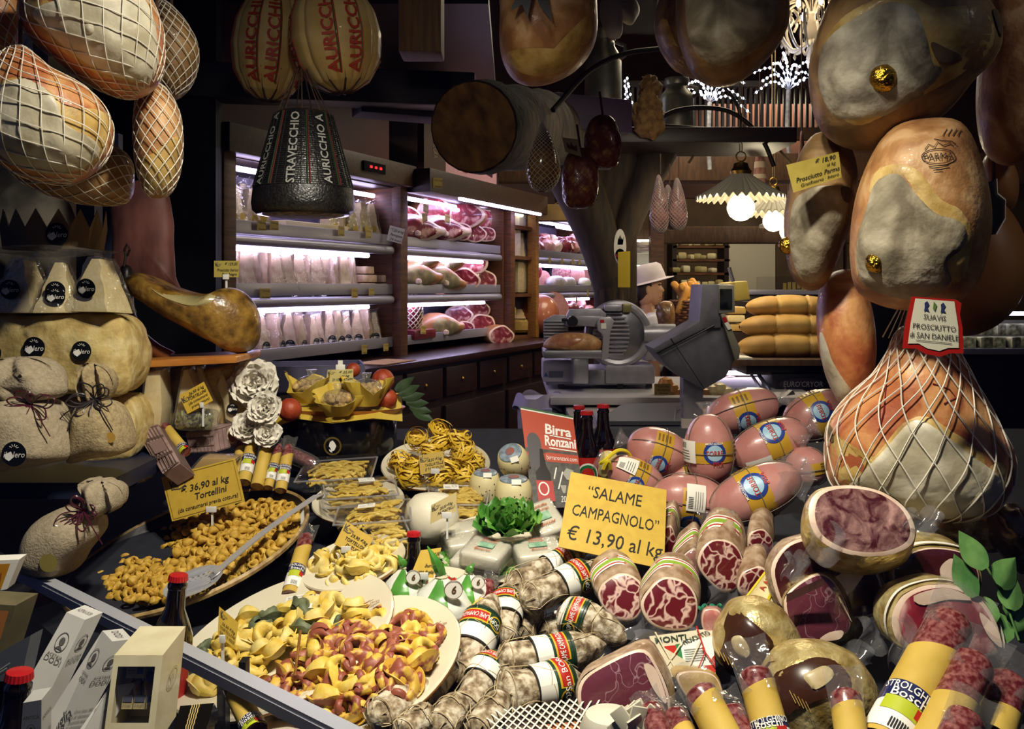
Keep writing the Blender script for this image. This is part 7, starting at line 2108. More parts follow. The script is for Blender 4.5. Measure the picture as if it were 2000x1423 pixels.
tag(obj('salad_leaves',join(*lf),LET),'loose green salad leaves under the white cheeses at the plate rim','leaves')
# burrata plate with ribbons and tomatoes
o,M=dish('ceramic_plate','ivory plate with tied burrata bags and cherry tomatoes',835,1165,1.62,.10,-6,12)
WBAG=mat('white_bag','cdd0c4','dfe1d8',scale=12,rough=.25,coat=.7,bump=.3,bscale=40)
GBAG=mat('green_stripe_bag','3f7a2c','5a9a3c',scale=20,rough=.25,coat=.7)
def burrata(label,px,py,h,R0,tip,seed):
 p=ray_plane(px,py,M,h)
 o=thing('burrata_bag',label,'cheese',p)
 NB=10
 prof=[(.75,-.45),(1.0,-.2),(.95,.1),(.7,.42),(.35,.68),(.14,.85),(.16,.95)]
 def f(u,v):
  i=v*6;a=int(min(5,i));t=i-a
  r=prof[a][0]*(1-t)+prof[a+1][0]*t;z=prof[a][1]*(1-t)+prof[a+1][1]*t
  th=2*pi*u
  r*=1+.05*sin(th*9+seed)*max(0,v-.3)
  return(R0*r*cos(th),R0*r*sin(th),R0*z)
 V,Fc=grid(f,60,18,True)
 w_,g_=[],[]
 for j,fc in enumerate(Fc):
  (g_ if(j%60)%20<8 else w_).append(fc)
 obj('bag',(V,w_),WBAG,o,80);obj('green_stripe',(V,g_),GBAG,o,80)
 obj('tie',lathe([(R0*.17,R0*.8),(R0*.2,R0*.86),(R0*.16,R0*.92)],14),STRING,o)
 tp=[Vector((0,0,R0*.9)),Vector((tip[0]*.4,-.004,R0*.9+tip[1]*.5)),Vector((tip[0],0,R0*.9+tip[1]))]
 obj('leaf_tail',tube(spline(tp,6),[R0*(.15+.12*sin(pi*k/12))*(1-k/14)for k in range(13)],8),GBAG,o)
 q=Quad((R0*.1,-R0*.75,R0*1.0),(R0*.75,-R0*.75,R0*1.05),(R0*.75,-R0*.8,R0*.4),(R0*.1,-R0*.8,R0*.4));q.nrm=Vector((0,-1,.1))
 tg=obj('round_tag',q.ell(.5,.5,.45,0),PAPER,o,0)
 obj('tag_print',join(q.text('6',.5,.5,.5,.2,0,.02),q.line([(.5+.42*cos(a),.5+.42*sin(a))for a in[2*pi*k/20 for k in range(21)]],.03)),mat('tag_brown','5a4020'),tg,0)
burrata('biggest burrata bag with green stripes, front one on the plate',862,1180,.025,.056,(-.024,.05),1)
burrata('burrata bag with a round paper tag, rear one toward the pale tortelloni',790,1150,.022,.046,(-.012,.02),2)
burrata('burrata bag half hidden behind the tomatoes',915,1158,.022,.042,(.01,.015),3)
TOM=mat('tomato','a81c0c','c02a14',scale=8,rough=.18,coat=.8)
for(x,y,r_,lab)in((886,1140,13,'front cherry tomato of the three beside the burrata'),(872,1134,11,'cherry tomato half behind the front one'),(857,1111,8,'rear cherry tomato next to the yellow card')):
 p=ray_plane(x,y,M,.035);k=p.y/F
 t_=thing('cherry_tomato',lab,'tomato',p)
 obj('fruit',lathe([(r_*k*max(.02,cos(a)),r_*k*sin(a)*.92)for a in[-1.55+3.1*j/12 for j in range(13)]],24),TOM,t_)
 obj('stem',join(*[tube([(0,0,r_*.85*k),(r_*.6*k*cos(a),r_*.6*k*sin(a),r_*.8*k)],.0008,4)for a in(0,1.3,2.5,3.8,5)]),GLEAF,t_)
RLET=mat('red_lettuce','2a1418','47242a',scale=30,rough=.45,bump=.2)
lf=[xf(leafmd(.05,.02,k,.4,.008),Matrix.Translation(ray_plane(x,y,M,.008))@R('X',25)@R('Z',a))for k,(x,y,a)in enumerate(((745,1150,170),(752,1165,140),(762,1185,160),(775,1195,120),(790,1090,90),(778,1085,60)))]
tag(obj('red_salad_leaves',join(*lf),RLET),'dark red salad leaves at the edge of the burrata plate','leaves')
price_card('price_card','yellow card standing among the burrata bags',[(822,1074),(862,1069),(846,1128),(802,1123)],1.60,1.58,[('€ 14,00',.75,.2,.17,.25,.01,.5),('al kg',.8,.38,.15,.25,.01,.3),('burrata',.78,.6,.18,.25,.01,.6),('con foglia',.6,.82,.17,.25,.01,.7)],logo=False,clip=(.6,.4))
# mortadellas, coppa, cut hams and salami piled at the other side
MORT=mat('mortadella_skin','b0726a','c68e84',scale=12,rough=.35,coat=.8,bump=.3,bscale=34,crough=.08)
YBAND=mat('yellow_print','c49a2c',rough=.4,coat=.5);BLUEP=mat('blue_print','1c3a8a',rough=.4);SKYP=mat('sky_print','9ec4d8',rough=.4)
KNOT=mat('grey_string','6a6456',rough=.8)
EGG=lambda t:max(0,1-abs(2*t-1)**2.3)**.5
def mortadella(label,a,b_,Y,wpx,spin=0,sticker=None,band=(.34,.62),Y2=None,flap=None):
 Y2=Y2 or Y
 p0,p1=W(*a,Y),W(*b_,Y2)
 r=wpx/2*Y/F
 o=thing('mortadella',label,'sausage',(p0+p1)/2,world=True)
 s=Saus(p0,p1,r,EGG)
 obj('casing',s.md(32,32,.0015,22,len(label)),MORT,o,80)
 t0,t1=band;tm=(t0+t1)/2;L=s.L
 bd=obj('label_band',s.patch(t0,t1,spin-2.2,spin+1.5,.0012,8,30),YBAND,o,80)
 e=min(.46*(t1-t0)*L,.034)*1.15
 obj('blue_ring',s.disc(tm,spin,e,.0022,30,e*.72),BLUEP,bd,80);obj('sky_disc',s.disc(tm,spin,e*.72,.0020,26),SKYP,bd,80)
 obj('red_lettering',join(s.text('TORRE',tm,spin-.02,e*.62,90,.0032,wmax=e*1.5),s.text('PISA',tm+e*.95/L,spin+.1,e*.5,90,.0032,wmax=e*1.2)),mat('print_bright_red','c03020',rough=.5),bd,0)
 obj('white_lettering',s.text('MORTADELLA',tm-e*.86/L,spin,e*.26,90,.0034,wmax=e*1.5),WHITEP,bd,0)
 obj('small_print',join(*[s.patch(t0+.1*(t1-t0)+k*(t1-t0)*.2,t0+.2*(t1-t0)+k*(t1-t0)*.2,spin+1.0,spin+1.35,.002,1,4)for k in range(4)],*[s.patch(t0+(t1-t0)*.2*k+.02,t0+(t1-t0)*.2*k+.05,spin-1.7,spin-1.1,.002,1,4)for k in range(4)]),mat('brown_print','7a5a1c'),bd,80)
 obj('string',join(*[s.string(lambda k,a=a:(.03+.94*k,a+spin),.0009,.003,30)for a in(.85,-1.15,2.6)],s.string(lambda k:(tm+.02+.01*sin(k*6),2*pi*k),.0009,.003,40)),KNOT,o)
 if sticker:
  st=s.patch(*sticker,.004,6,8)
  so=obj('price_sticker',st,PAPER,o,60)
  t0_,t1_,a0,a1=sticker
  obj('sticker_print',join(*[s.patch(t0_+(t1_-t0_)*.1,t0_+(t1_-t0_)*.35,a0+(a1-a0)*(.1+.06*k),a0+(a1-a0)*(.13+.06*k),.0046,1,1)for k in range(7)],*[s.patch(t0_+(t1_-t0_)*(.45+.12*k),t0_+(t1_-t0_)*(.48+.12*k),a0+(a1-a0)*.1,a0+(a1-a0)*.7,.0046,1,4)for k in range(4)]),PRINTG,so,0)
 obj('film_end',join(*[grid(lambda u,v:c+d*(.026*v)+s.n1*(sin(u*2*pi)*.012*(.3+v))+s.n2*(cos(u*2*pi)*.02*(.3+v))+s.n1*.004*sin(v*9+u*7),12,5,True)for c,d in((s.p0,-s.ax),(s.p1,s.ax))]),FILM,o,80)
 if flap:
  c=W(*flap,Y-r*.9)
  obj('film_flap',grid(lambda u,v:c+Vector(((u-.5)*.07+.01*sin(v*5),-.01*sin(u*6)*v,-.08*v+.02*sin(u*3))),10,8),FILMH,o,80)
 return o
mortadella('pink mortadella nearest the beer bottles, lying on the upper row',(1226,862),(1346,904),2.02,94,-.5)
mortadella('upright pink mortadella in the middle of the pile, price sticker on its side',(1382,808),(1390,950),1.94,96,.2,(.32,.62,-1.5,-.55))
mortadella('pink mortadella lying beside the upright one with two white stickers',(1428,902),(1576,838),2.0,92,.5,(.12,.42,-1.1,-.35),(.42,.7))
mortadella('rear pink mortadella below the black glass case',(1380,822),(1520,782),2.18,84,-.6)
mortadella('dim pink mortadella behind the netted ham',(1532,836),(1662,786),2.16,96,.1)
mortadella('pink mortadella half hidden behind the top of the big yellow card',(1186,905),(1296,962),1.97,78,-.35,(.1,.4,.1,.9))
mortadella('pink mortadella with a wrinkled price sticker beside the big yellow card',(1272,968),(1424,988),1.86,100,-1.0,(.38,.62,-.35,.65))
mortadella('front pink mortadella with a wide film flap, lowest of the pile',(1388,1004),(1562,925),1.80,104,.3,None,(.36,.62),None,(1548,905))
mortadella('end-on pink mortadella next to the netted ham',(1568,872),(1580,950),1.95,82,2.4)
mortadella('pink mortadella deep in the pile below the upright one',(1300,940),(1400,925),2.0,60,2.0)
# the big yellow card
price_card('price_card','largest yellow card, hand lettered, standing above the salami heap',[(1115,921),(1302,956),(1297,1111),(1090,1067)],1.74,1.62,[('“SALAME',.47,.22,.22,.1,0,.55),('CAMPAGNOLO”',.5,.50,.21,.1,0,.86),('€ 13,90 al kg',.51,.80,.25,.15,0,.92)],CARD,logo=False,th=.002)
YCORD=mat('yellow_cord','d8c41c',rough=.6)
o=thing('tied_cheese_end','pale cheese neck tied with bright yellow cord beside the beer bottles','cheese',W(1190,905,1.98),world=True)
obj('cheese_neck',Saus(W(1182,935,1.98),W(1192,880,1.98),.02).md(12,14),mat('cream_neck','c8b878',rough=.4,coat=.4),o)
obj('cord',join(tube(spline([W(1172,905,1.95),W(1182,898,1.94),W(1205,880,1.95),W(1225,882,1.96),W(1236,900,1.97)],6),.004,6),tube(spline([W(1180,915,1.94),W(1188,900,1.93),W(1192,915,1.94)],5),.005,6)),YCORD,o)
# country salami
MOULD=mat('mouldy_casing','57462f','cabfa8',scale=70,rough=.9,bump=1,bscale=90,c3='978569',lo=.36,hi=.6,detail=10)
DGREEN=mat('bottle_green_label','163a24',rough=.4,coat=.3);LRED=mat('label_bright_red','b02418',rough=.4);LYEL=mat('label_gold_line','d2a828',rough=.4)
TWINE=mat('twine','b8a680',rough=.9)
def salame(label,a,b_,Ya,Yb,wpx,lab_t=.7,spin=0,word='SALAME CAMPAGNOLO',tip=True,bend=None,lab_=True,seed=0):
 p0,p1=W(*a,Ya),W(*b_,Yb)
 r=wpx/2*(Ya+Yb)/2/F
 o=thing('country_salami',label,'salami',(p0+p1)/2,world=True)
 prof=lambda t:(min(1,max(0,t)/.10)**.5)*(min(1,max(0,1-t)/(.3 if tip else .1))**.6)*(1+.05*sin(t*9+seed))
 s=Saus(p0,p1,r,prof,bend)
 obj('casing',s.md(36,26,r*.16,34,seed),MOULD,o,80)
 if lab_:
  w_=.20*.09/s.L*1.9*(r/.028)
  lb=obj('green_band',s.patch(lab_t,lab_t+w_,0,2*pi,.0034,5,36),DGREEN,o,80)
  obj('white_band',s.patch(lab_t-w_*.75,lab_t,0,2*pi,.0032,4,36),PAPER,lb,80)
  obj('black_line',join(s.patch(lab_t-w_*.8,lab_t-w_*.72,0,2*pi,.0036,1,36),s.patch(lab_t+w_*.86,lab_t+w_*.9,0,2*pi,.0040,1,36)),INK,lb,80)
  obj('gold_line',s.patch(lab_t+w_*.12,lab_t+w_*.74,spin-.35,spin+1.25,.0039,4,12),LYEL,lb,80)
  obj('red_panel',s.patch(lab_t+w_*.2,lab_t+w_*.66,spin-.28,spin+1.18,.0044,4,12),LRED,lb,80)
  obj('lettering',join(s.text(word,lab_t+w_*.42,spin+.45,w_*s.L*.36,90,.0050,0,0,r*1.9),s.text('DOP',lab_t+w_*.42,spin-.75,w_*s.L*.35,90,.0044,wmax=r*.5)),WHITEP,lb,0)
  obj('crest_print',s.disc(lab_t+w_*.42,spin-.8,w_*s.L*.34,.0040,16,w_*s.L*.28),LYEL,lb,80)
 obj('twine',join(s.string(lambda k:(.12+.012*sin(k*12),2*pi*k),.0008,.003),s.string(lambda k:(.04+.9*k,.5*sin(k*7)+1.0),.0007,.003),s.string(lambda k:(.03+.9*k,.4*sin(k*6)-.9),.0007,.003),s.string(lambda k:(.52+.05*sin(k*9),2*pi*k),.0008,.003),*[tube([s.at(.015,k*.8,.001),s.at(.08,k*.8,.003)],.0008,4)for k in range(8)]),TWINE,o)
 return o
Q=SY
salame('country salami lying at the back against the white cheese plate',(988,1148),(1150,1076),1.62,1.72,52,.60,.2,seed=1)
salame('country salami below the big yellow card, its label in full view',(1018,1178),(1184,1102),1.54,1.64,60,.56,.1,seed=2)
salame('country salami pointing at the eye in the middle of the heap',(982,1262),(992,1140),1.48,1.62,60,.55,-.1,seed=3)
salame('country salami with a big label, steepest one beside the red pasta plate',(888,1344),(964,1160),1.36,1.52,76,.52,.1,seed=4)
salame('country salami with its thin end toward the cut coppa',(1090,1196),(1226,1252),1.46,1.42,64,.14,.0,bend=(0,0,.008),seed=5)
salame('country salami lying level in the middle of the heap',(966,1302),(1188,1256),1.36,1.42,74,.46,.0,seed=6)
salame('country salami with a white label lettered in red, low in the heap',(970,1360),(1140,1322),1.27,1.33,82,.58,.1,'San BORO',seed=7)
salame('country salami between the steep ones, label in shade',(904,1398),(972,1272),1.30,1.40,66,.70,.2,seed=8)
salame('country salami half under the steepest one beside the pasta',(828,1372),(892,1250),1.30,1.44,66,.66,.0,seed=9)
salame('bare country salami lying lowest beside the red pasta plate',(724,1410),(850,1325),1.20,1.32,68,lab_=False,seed=10)
salame('bare country salami end at the bottom under the steep ones',(852,1432),(905,1360),1.20,1.28,62,lab_=False,seed=11)
salame('bare country salami end at the bottom beside the white netted pack',(925,1440),(990,1350),1.18,1.26,60,lab_=False,seed=12)
salame('dark country salami deep in the gap of the heap',(1012,1250),(1050,1170),1.54,1.62,52,lab_=False,seed=13)
salame('bare country salami lowest in the corner before the pasta plate',(780,1440),(850,1385),1.18,1.24,56,lab_=False,seed=14)
salame('bare country salami behind the thin ended one',(1050,1235),(1150,1200),1.56,1.6,48,lab_=False,seed=15)
straw_salami('small red film wrapped salami behind the steepest country salami',(958,1135),(928,1205),1.60,1.52,30,False,.6)
# cut meats: a face with its own outline, the body running back from it
COPPA=mat('coppa_face','dcb8aa','661820',scale=34,kind='voronoi',lo=.02,hi=.09,distort=.06,rough=.3,coat=.8,bump=.08)
CASEB=mat('natural_casing','846446','bca488',scale=50,rough=.6,coat=.4,bump=.5,bscale=50)
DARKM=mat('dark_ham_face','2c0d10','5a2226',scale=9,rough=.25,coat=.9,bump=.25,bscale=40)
PURPM=mat('purple_ham_face','a8848a','68303c',kind='voronoi',lo=0,hi=.02,distort=.1,scale=24,rough=.28,coat=.9,bump=.3,bscale=60)
VEINM=mat('veined_ham_face','481a1e','b88e84',scale=34,rough=.22,coat=1,bump=1,bscale=60,lo=.4,hi=.72,detail=8,distort=1)
GOLDF=mat('crumpled_gold','a88a44','e8d698',scale=34,rough=.34,metal=.55,bump=1,bscale=60)
GFILM=film_mat('gloss_film',gloss=.10,bump=1.0,bscale=60,haze=.03)
BROWNL=mat('brown_label','3c2012',rough=.3,coat=.6)
def cut_meat(name,label,pts,Y,back,face=VEINM,body=CASEB,fat=(.9,.93),yaw=0,pitch=0,shrink=.9,spots=(),bulge=.006,film=False,cat='cured meat',fatc=FAT,band=None,flap=None):
 """pts: outline of the cut face in pixels; back: vector (metres) along which the body runs"""
 cx=sum(p[0]for p in pts)/len(pts);cy=sum(p[1]for p in pts)/len(pts)
 k=Y/F
 o=thing(name,label,cat,W(cx,cy,Y))
 o.rotation_euler=(0,0,0)
 M=R('Z',yaw)@R('X',pitch)
 ol=smooth_loop([((x-cx)*k,-(y-cy)*k)for x,y in pts],48)
 c=sum(ol,Vector((0,0)))/48
 bk=Vector(back)
 n=48
 def ring(kk,y,sh=0.0):
  return[M@Vector((c.x+(q.x-c.x)*kk,y,c.y+(q.y-c.y)*kk))+bk*sh for q in ol]
 prof=[(.985,0,0),(1.03,.004,.03),(1.07,.004,.25),(1.06,.004,.55),(1.06*shrink,.004,.8),(.6*shrink,.004,.97),(.1,.004,1.0)]
 V=[]
 for kk,y,sh in prof:V+=ring(kk,y,sh)
 V=[v+noise.noise_vector(v*30)*.003 for v in V]
 Fc=[]
 m=len(prof)
 for i in range(m-1):
  for j in range(n):
   j2=(j+1)%n
   Fc.append((i*n+j,i*n+j2,(i+1)*n+j2,(i+1)*n+j))
 Fc.append(tuple((m-1)*n+j for j in range(n)))
 obj('rind',(V,Fc),body,o,80)
 fk=fat[0]
 r1=[ring(.99,.0005),ring(fk+.03,-bulge*.4),ring(fk-.02,-bulge*.5)]
 V=sum(r1,[]);obj('fat_rim',(V,[(i*n+j,i*n+(j+1)%n,(i+1)*n+(j+1)%n,(i+1)*n+j)for i in range(2)for j in range(n)]),fatc,o,80)
 rs=[(fk,-bulge*.5),(fk*.85,-bulge*.8),(fk*.6,-bulge),(fk*.3,-bulge*1.05),(.001,-bulge*1.05)]
 V=sum([ring(a,b)for a,b in rs],[]);obj('cut_face',(V,[(i*n+j,i*n+(j+1)%n,(i+1)*n+(j+1)%n,(i+1)*n+j)for i in range(4)for j in range(n)]),face,o,80)
 for i,sp in enumerate(spots):
  (mm,sp)=sp if not isinstance(sp[0],(list,tuple))else(fatc,sp)
  sl=smooth_loop([((x-cx)*k,-(y-cy)*k)for x,y in sp],24)
  sc=sum(sl,Vector((0,0)))/24
  V=[M@Vector((q.x,-bulge*1.15-.0008,q.y))for q in sl]+[M@Vector((sc.x,-bulge*1.25-.0008,sc.y))]
  obj('fat_seam',(V,[(j,(j+1)%24,24)for j in range(24)]),mm,o,80)
 if band:
  for(s0,s1,bm,gw)in band:
   V=ring(gw,.004,s0)+ring(gw,.004,s1)
   obj('paper_band',(V,[(j,(j+1)%n,n+(j+1)%n,n+j)for j in range(n)]),bm,o,80)
 if film:
  V=ring(1.04,.003)+ring(1.0,-bulge*.8-.002)+ring(.8,-bulge*1.3-.003)+ring(.4,-bulge*1.6-.003)+ring(.001,-bulge*1.6-.003)
  obj('film_wrap',(V,[(i*n+j,i*n+(j+1)%n,(i+1)*n+(j+1)%n,(i+1)*n+j)for i in range(4)for j in range(n)]),GFILM,o,80)
 if flap:
  for(fx,fy,fw,fh)in flap:
   x0,z0=(fx-cx)*k,-(fy-cy)*k
   obj('film_flap',grid(lambda u,v:Vector((x0+(u-.5)*fw*k*(1+.3*v)+.006*sin(v*6),-.012-.010*sin(u*7+v*3)-.012*v,z0-v*fh*k+.006*sin(u*9))),10,8),FILMH,o,80)
 return o
STRIPE=[(.22,.52,PAPER,1.085),(.26,.29,LRED,1.095),(.33,.42,mat('lime_print','8aa832',rough=.5),1.095),(.46,.485,LRED,1.095)]
cut_meat('cut_coppa','cut coppa with dark lean face, nearest the salami heap under the big card',[(1180,1138),(1215,1120),(1250,1135),(1258,1172),(1240,1205),(1205,1208),(1178,1185),(1168,1160)],1.50,(-.012,.08,.03),COPPA,yaw=-6,pitch=-22,band=STRIPE,flap=[(1225,1196,110,34)])
cut_meat('cut_coppa','cut coppa with a pale marbled face, front one of the pair under the big card',[(1268,1150),(1300,1128),(1345,1140),(1364,1175),(1352,1220),(1310,1228),(1268,1215),(1250,1180)],1.45,(.02,.08,.03),COPPA,yaw=4,pitch=-18,band=STRIPE,flap=[(1300,1225,130,30)])
cut_meat('cut_coppa','upright cut coppa with a marbled face below the mortadellas',[(1372,1068),(1400,1052),(1440,1065),(1455,1100),(1440,1145),(1410,1155),(1378,1130),(1360,1098)],1.58,(.03,.09,.05),COPPA,yaw=10,pitch=-12,band=STRIPE,flap=[(1420,1140,80,50)])
cut_meat('cut_coppa','cut coppa end partly hidden behind the upright one',[(1462,1040),(1490,1032),(1512,1060),(1505,1100),(1480,1105),(1458,1080)],1.66,(.03,.08,.03),COPPA,yaw=12,flap=[(1500,1060,40,50)])
cut_meat('cut_coppa','coppa tucked behind the edge of the big yellow card',[(1282,1040),(1310,1025),(1322,1060),(1318,1100),(1290,1105),(1275,1070)],1.72,(.03,.09,.04),COPPA,yaw=10,band=STRIPE)
cut_meat('cut_coppa','coppa in clear film leaning against the upright one',[(1330,1085),(1358,1070),(1372,1100),(1362,1135),(1325,1140),(1312,1110)],1.64,(.02,.08,.04),MORT,yaw=10,band=STRIPE,film=True)
cut_meat('cut_coppa','small cut coppa between the yellow corded cheese and the upright coppa',[(1448,1118),(1480,1105),(1500,1120),(1490,1160),(1462,1172),(1440,1150)],1.56,(.02,.07,.03),COPPA,yaw=5)
# cut hams
cut_meat('cut_ham','big oval cut ham with a veined dark red face under the netted ham',[(1600,962),(1650,945),(1720,952),(1770,985),(1785,1030),(1768,1065),(1710,1085),(1640,1080),(1590,1050),(1580,1005)],1.38,(.01,.07,-.06),VEINM,GOLDF,(.88,),0,-30,flap=[(1600,1020,60,70),(1790,990,60,40)])
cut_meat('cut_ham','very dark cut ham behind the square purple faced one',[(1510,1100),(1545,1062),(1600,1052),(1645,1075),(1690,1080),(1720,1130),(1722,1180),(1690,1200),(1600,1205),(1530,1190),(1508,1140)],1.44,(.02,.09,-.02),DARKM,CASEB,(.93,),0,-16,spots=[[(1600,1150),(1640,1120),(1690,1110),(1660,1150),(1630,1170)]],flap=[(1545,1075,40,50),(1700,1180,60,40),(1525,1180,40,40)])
cut_meat('cut_ham','square cut ham with a purple face and crumpled gold foil',[(1530,1170),(1560,1140),(1612,1122),(1645,1150),(1662,1200),(1655,1235),(1600,1250),(1560,1250),(1535,1215)],1.40,(.055,.06,-.03),PURPM,GOLDF,(.93,),8,-14,spots=[[(1590,1245),(1610,1232),(1640,1230),(1630,1245)],[(1640,1165),(1655,1200),(1660,1215),(1648,1190)]],flap=[(1700,1200,60,60),(1640,1250,90,40)])
q=Quad(W(1536,1160,1.375),W(1606,1128,1.375),W(1612,1142,1.37),W(1536,1176,1.37))
tag(obj('brown_strip_label',join(q.plate(.001)),BROWNL,None,0),'brown strip label lying across the purple faced ham','label')
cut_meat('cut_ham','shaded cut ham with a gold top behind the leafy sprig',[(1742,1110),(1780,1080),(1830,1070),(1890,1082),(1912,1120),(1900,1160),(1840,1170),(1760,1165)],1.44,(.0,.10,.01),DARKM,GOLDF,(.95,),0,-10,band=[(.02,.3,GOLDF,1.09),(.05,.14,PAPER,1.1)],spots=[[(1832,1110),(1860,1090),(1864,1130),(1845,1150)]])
cut_meat('cut_ham','cut ham with a gold rim in front of the leafy sprig',[(1740,1215),(1760,1170),(1800,1148),(1860,1142),(1915,1165),(1945,1210),(1950,1260),(1920,1280),(1840,1275),(1760,1260)],1.33,(.0,.09,-.01),MEATF,GOLDF,(.88,),0,-14,spots=[[(1785,1165),(1850,1150),(1900,1172),(1850,1172),(1800,1182)],[(1910,1195),(1940,1225),(1945,1260),(1920,1235)]],flap=[(1750,1200,40,90)],band=[(.0,.08,PAPER,1.08)])
cut_meat('cut_ham','cut slab of ham with a wide wine red face behind the white cheese parcel',[(1135,1330),(1180,1300),(1255,1272),(1285,1300),(1308,1360),(1300,1400),(1240,1412),(1150,1410),(1128,1370)],1.20,(.02,.07,-.01),PURPM,CASEB,(.92,),0,-18,spots=[[(1258,1300),(1282,1310),(1300,1370),(1275,1345)]],flap=[(1135,1380,60,50),(1305,1380,60,60)])
# gold foil domes with brown labels
def dome(label,pts,Y,T_,lab_pts,pic,seed=0,meat=None):
 cx=sum(p[0]for p in pts)/len(pts);cy=sum(p[1]for p in pts)/len(pts)
 o=thing('foil_wrapped_ham',label,'ham',W(cx,cy,Y))
 b=px_blob(cx,cy,Y,pts,T_,p=.7)
 obj('gold_foil',b.md(10,.003,30,seed),GOLDF,o,60)
 lb=obj('brown_label',b.patch([b.q(*p)for p in lab_pts],.003,rings=8,n=40),BROWNL,o,60)
 obj('label_picture',b.patch([b.q(*p)for p in pic],.005,rings=4,n=24),mat('parchment_print','a89468','c4b48a',scale=40,rough=.4),lb,60)
 x0,y0=lab_pts[0]
 obj('lettering',join(*[blob_line(b,[(pic[0][0]-22+6*i,pic[0][1]+28+3*i),(pic[0][0]-22+6*i+8,pic[0][1]+46+3*i)],.0006,.005)for i in range(5)]),mat('gold_ink','b89a50',rough=.4),lb)
 if meat:obj('cut_face',b.patch([b.q(*p)for p in meat],.003,rings=6,n=36),DARKM,o,60)
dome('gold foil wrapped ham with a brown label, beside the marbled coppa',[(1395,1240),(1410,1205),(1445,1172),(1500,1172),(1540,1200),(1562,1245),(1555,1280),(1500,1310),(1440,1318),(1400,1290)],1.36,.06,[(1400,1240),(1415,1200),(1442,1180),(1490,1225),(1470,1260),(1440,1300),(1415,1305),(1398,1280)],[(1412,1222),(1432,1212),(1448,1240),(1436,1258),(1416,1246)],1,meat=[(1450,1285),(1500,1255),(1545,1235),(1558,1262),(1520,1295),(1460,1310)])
dome('lowest gold foil wrapped ham with a wide brown label',[(1488,1320),(1520,1275),(1570,1256),(1640,1262),(1690,1300),(1710,1360),(1690,1430),(1600,1450),(1510,1430),(1482,1370)],1.24,.07,[(1486,1330),(1505,1290),(1560,1262),(1618,1264),(1632,1310),(1570,1322),(1520,1350),(1500,1370)],[(1540,1285),(1590,1268),(1606,1282),(1560,1308),(1548,1302)],2)
for i,(pts,Y,lab)in enumerate((([(1825,1030),(1860,990),(1920,985),(1960,1010),(1965,1060),(1900,1080),(1840,1070)],1.68,'crumpled gold foil parcel behind the netted ham'),([(1935,1000),(1970,985),(2010,1010),(2030,1080),(1990,1110),(1950,1070)],1.6,'brown and gold parcel at the window edge above the leaves'))):
 cx=sum(p[0]for p in pts)/len(pts);cy=sum(p[1]for p in pts)/len(pts)
 tag(obj('foil_parcel',px_blob(cx,cy,Y,pts,.05).md(8,.012,34,i),GOLDF if i==0 else mat('brown_foil','4a2c14','8a6a2c',scale=20,rough=.3,metal=.5,coat=.5,bump=.6),loc=W(cx,cy,Y)),lab,'parcel')
 # cone cheese with red lettering and yellow cord
o=thing('cone_cheese','pale cone cheese with red lettering and yellow cord among the cut hams','cheese',W(1500,1170,1.5),world=True)
s=Saus(W(1488,1200,1.47),W(1536,1085,1.52),.034,lambda t:(1-.72*t)*min(1,(max(0,t)/.06))**.5 if t<.97 else .1)
obj('cheese_body',s.md(24,28),mat('pale_wax','d2c088','decf9e',scale=8,rough=.3,coat=.5),o,80)
obj('lettering',join(s.text('AURI',.42,-.5,.013,0,.002),s.text('A AU',.40,.55,.013,0,.002)),mat('print_red','b03a22'),o,0)
obj('cord',join(*[s.string(lambda k,a=a:(.1+.88*k,a),.0022,.002,20)for a in(0,1.5,-1.6)],tube(spline([s.at(.9,.2,.004),W(1524,1078,1.48),W(1530,1090,1.47),W(1545,1072,1.48)],5),.004,6)),YCORD,o)
# printed packs
cp=lambda name,label,fr,Y,dv,cat='package':(lambda r:(thing(name,label,cat,r[1].at(.5,1),world=True),)+r)(hexa(fr,Y,dv))
o,md,q,qs,qt=cp('printed_pack','film packed ham with a red white and green label, tied with red and white string',[(1268,1242),(1392,1226),(1398,1318),(1290,1322)],(1.42,1.42,1.30,1.30),(0,.05,-.05))
obj('pack_body',md,mat('pack_cream','c8bfa0','d6cfb6',scale=10,rough=.35,coat=.7),o,0)
obj('red_print',join(q.rect(.02,.3,.38,.85),q.poly([(.8,.85),(1,.6),(1,.95),(.82,1)])),LRED,o,0);obj('green_print',q.rect(.38,.28,.46,.88),mat('label_mid_green','2a7a44',rough=.4),o,0);obj('white_print',q.rect(.46,.2,.99,.8),PAPER,o,0)
obj('lettering',join(q.text('MONTI',.32,.16,.2,0,0,.02,.002,.5),q.text('PROSCIUTTO',.72,.2,.14,0,30,.02,.002,.5),*[q.line([(.5,.45+.05*k),(.85,.45+.05*k)],.012,.002)for k in range(6)]),DGREEN,o,0)
ln=lambda pts,off:q.line(pts,.018,off)
obj('white_string',join(ln([(.1,0),(.35,1.1)],.006),ln([(.5,.3),(.1,.9)],.006),ln([(.5,.95),(.8,.3)],.006)),STRING,o,0);obj('red_string',join(ln([(.75,0),(.85,.6),(.6,1.15)],.007),ln([(.8,.5),(1.0,.9)],.007)),LRED,o,0)
cut_meat('packed_ham','yellowish packed ham end with red string below the printed label',[(1322,1322),(1360,1312),(1400,1322),(1412,1360),(1390,1385),(1350,1372)],1.28,(0,.05,-.01),FATY,FATY,(.9,),0,-25)
tag(obj('green_net_string',tube(spline([W(1365+4*k,1185+5*sin(k*1.7),1.44+.006*cos(k*2))for k in range(12)],5),.0025,5),mat('teal_net','1c7a5a',rough=.6)),'tangle of teal net string beside the front coppa','string')
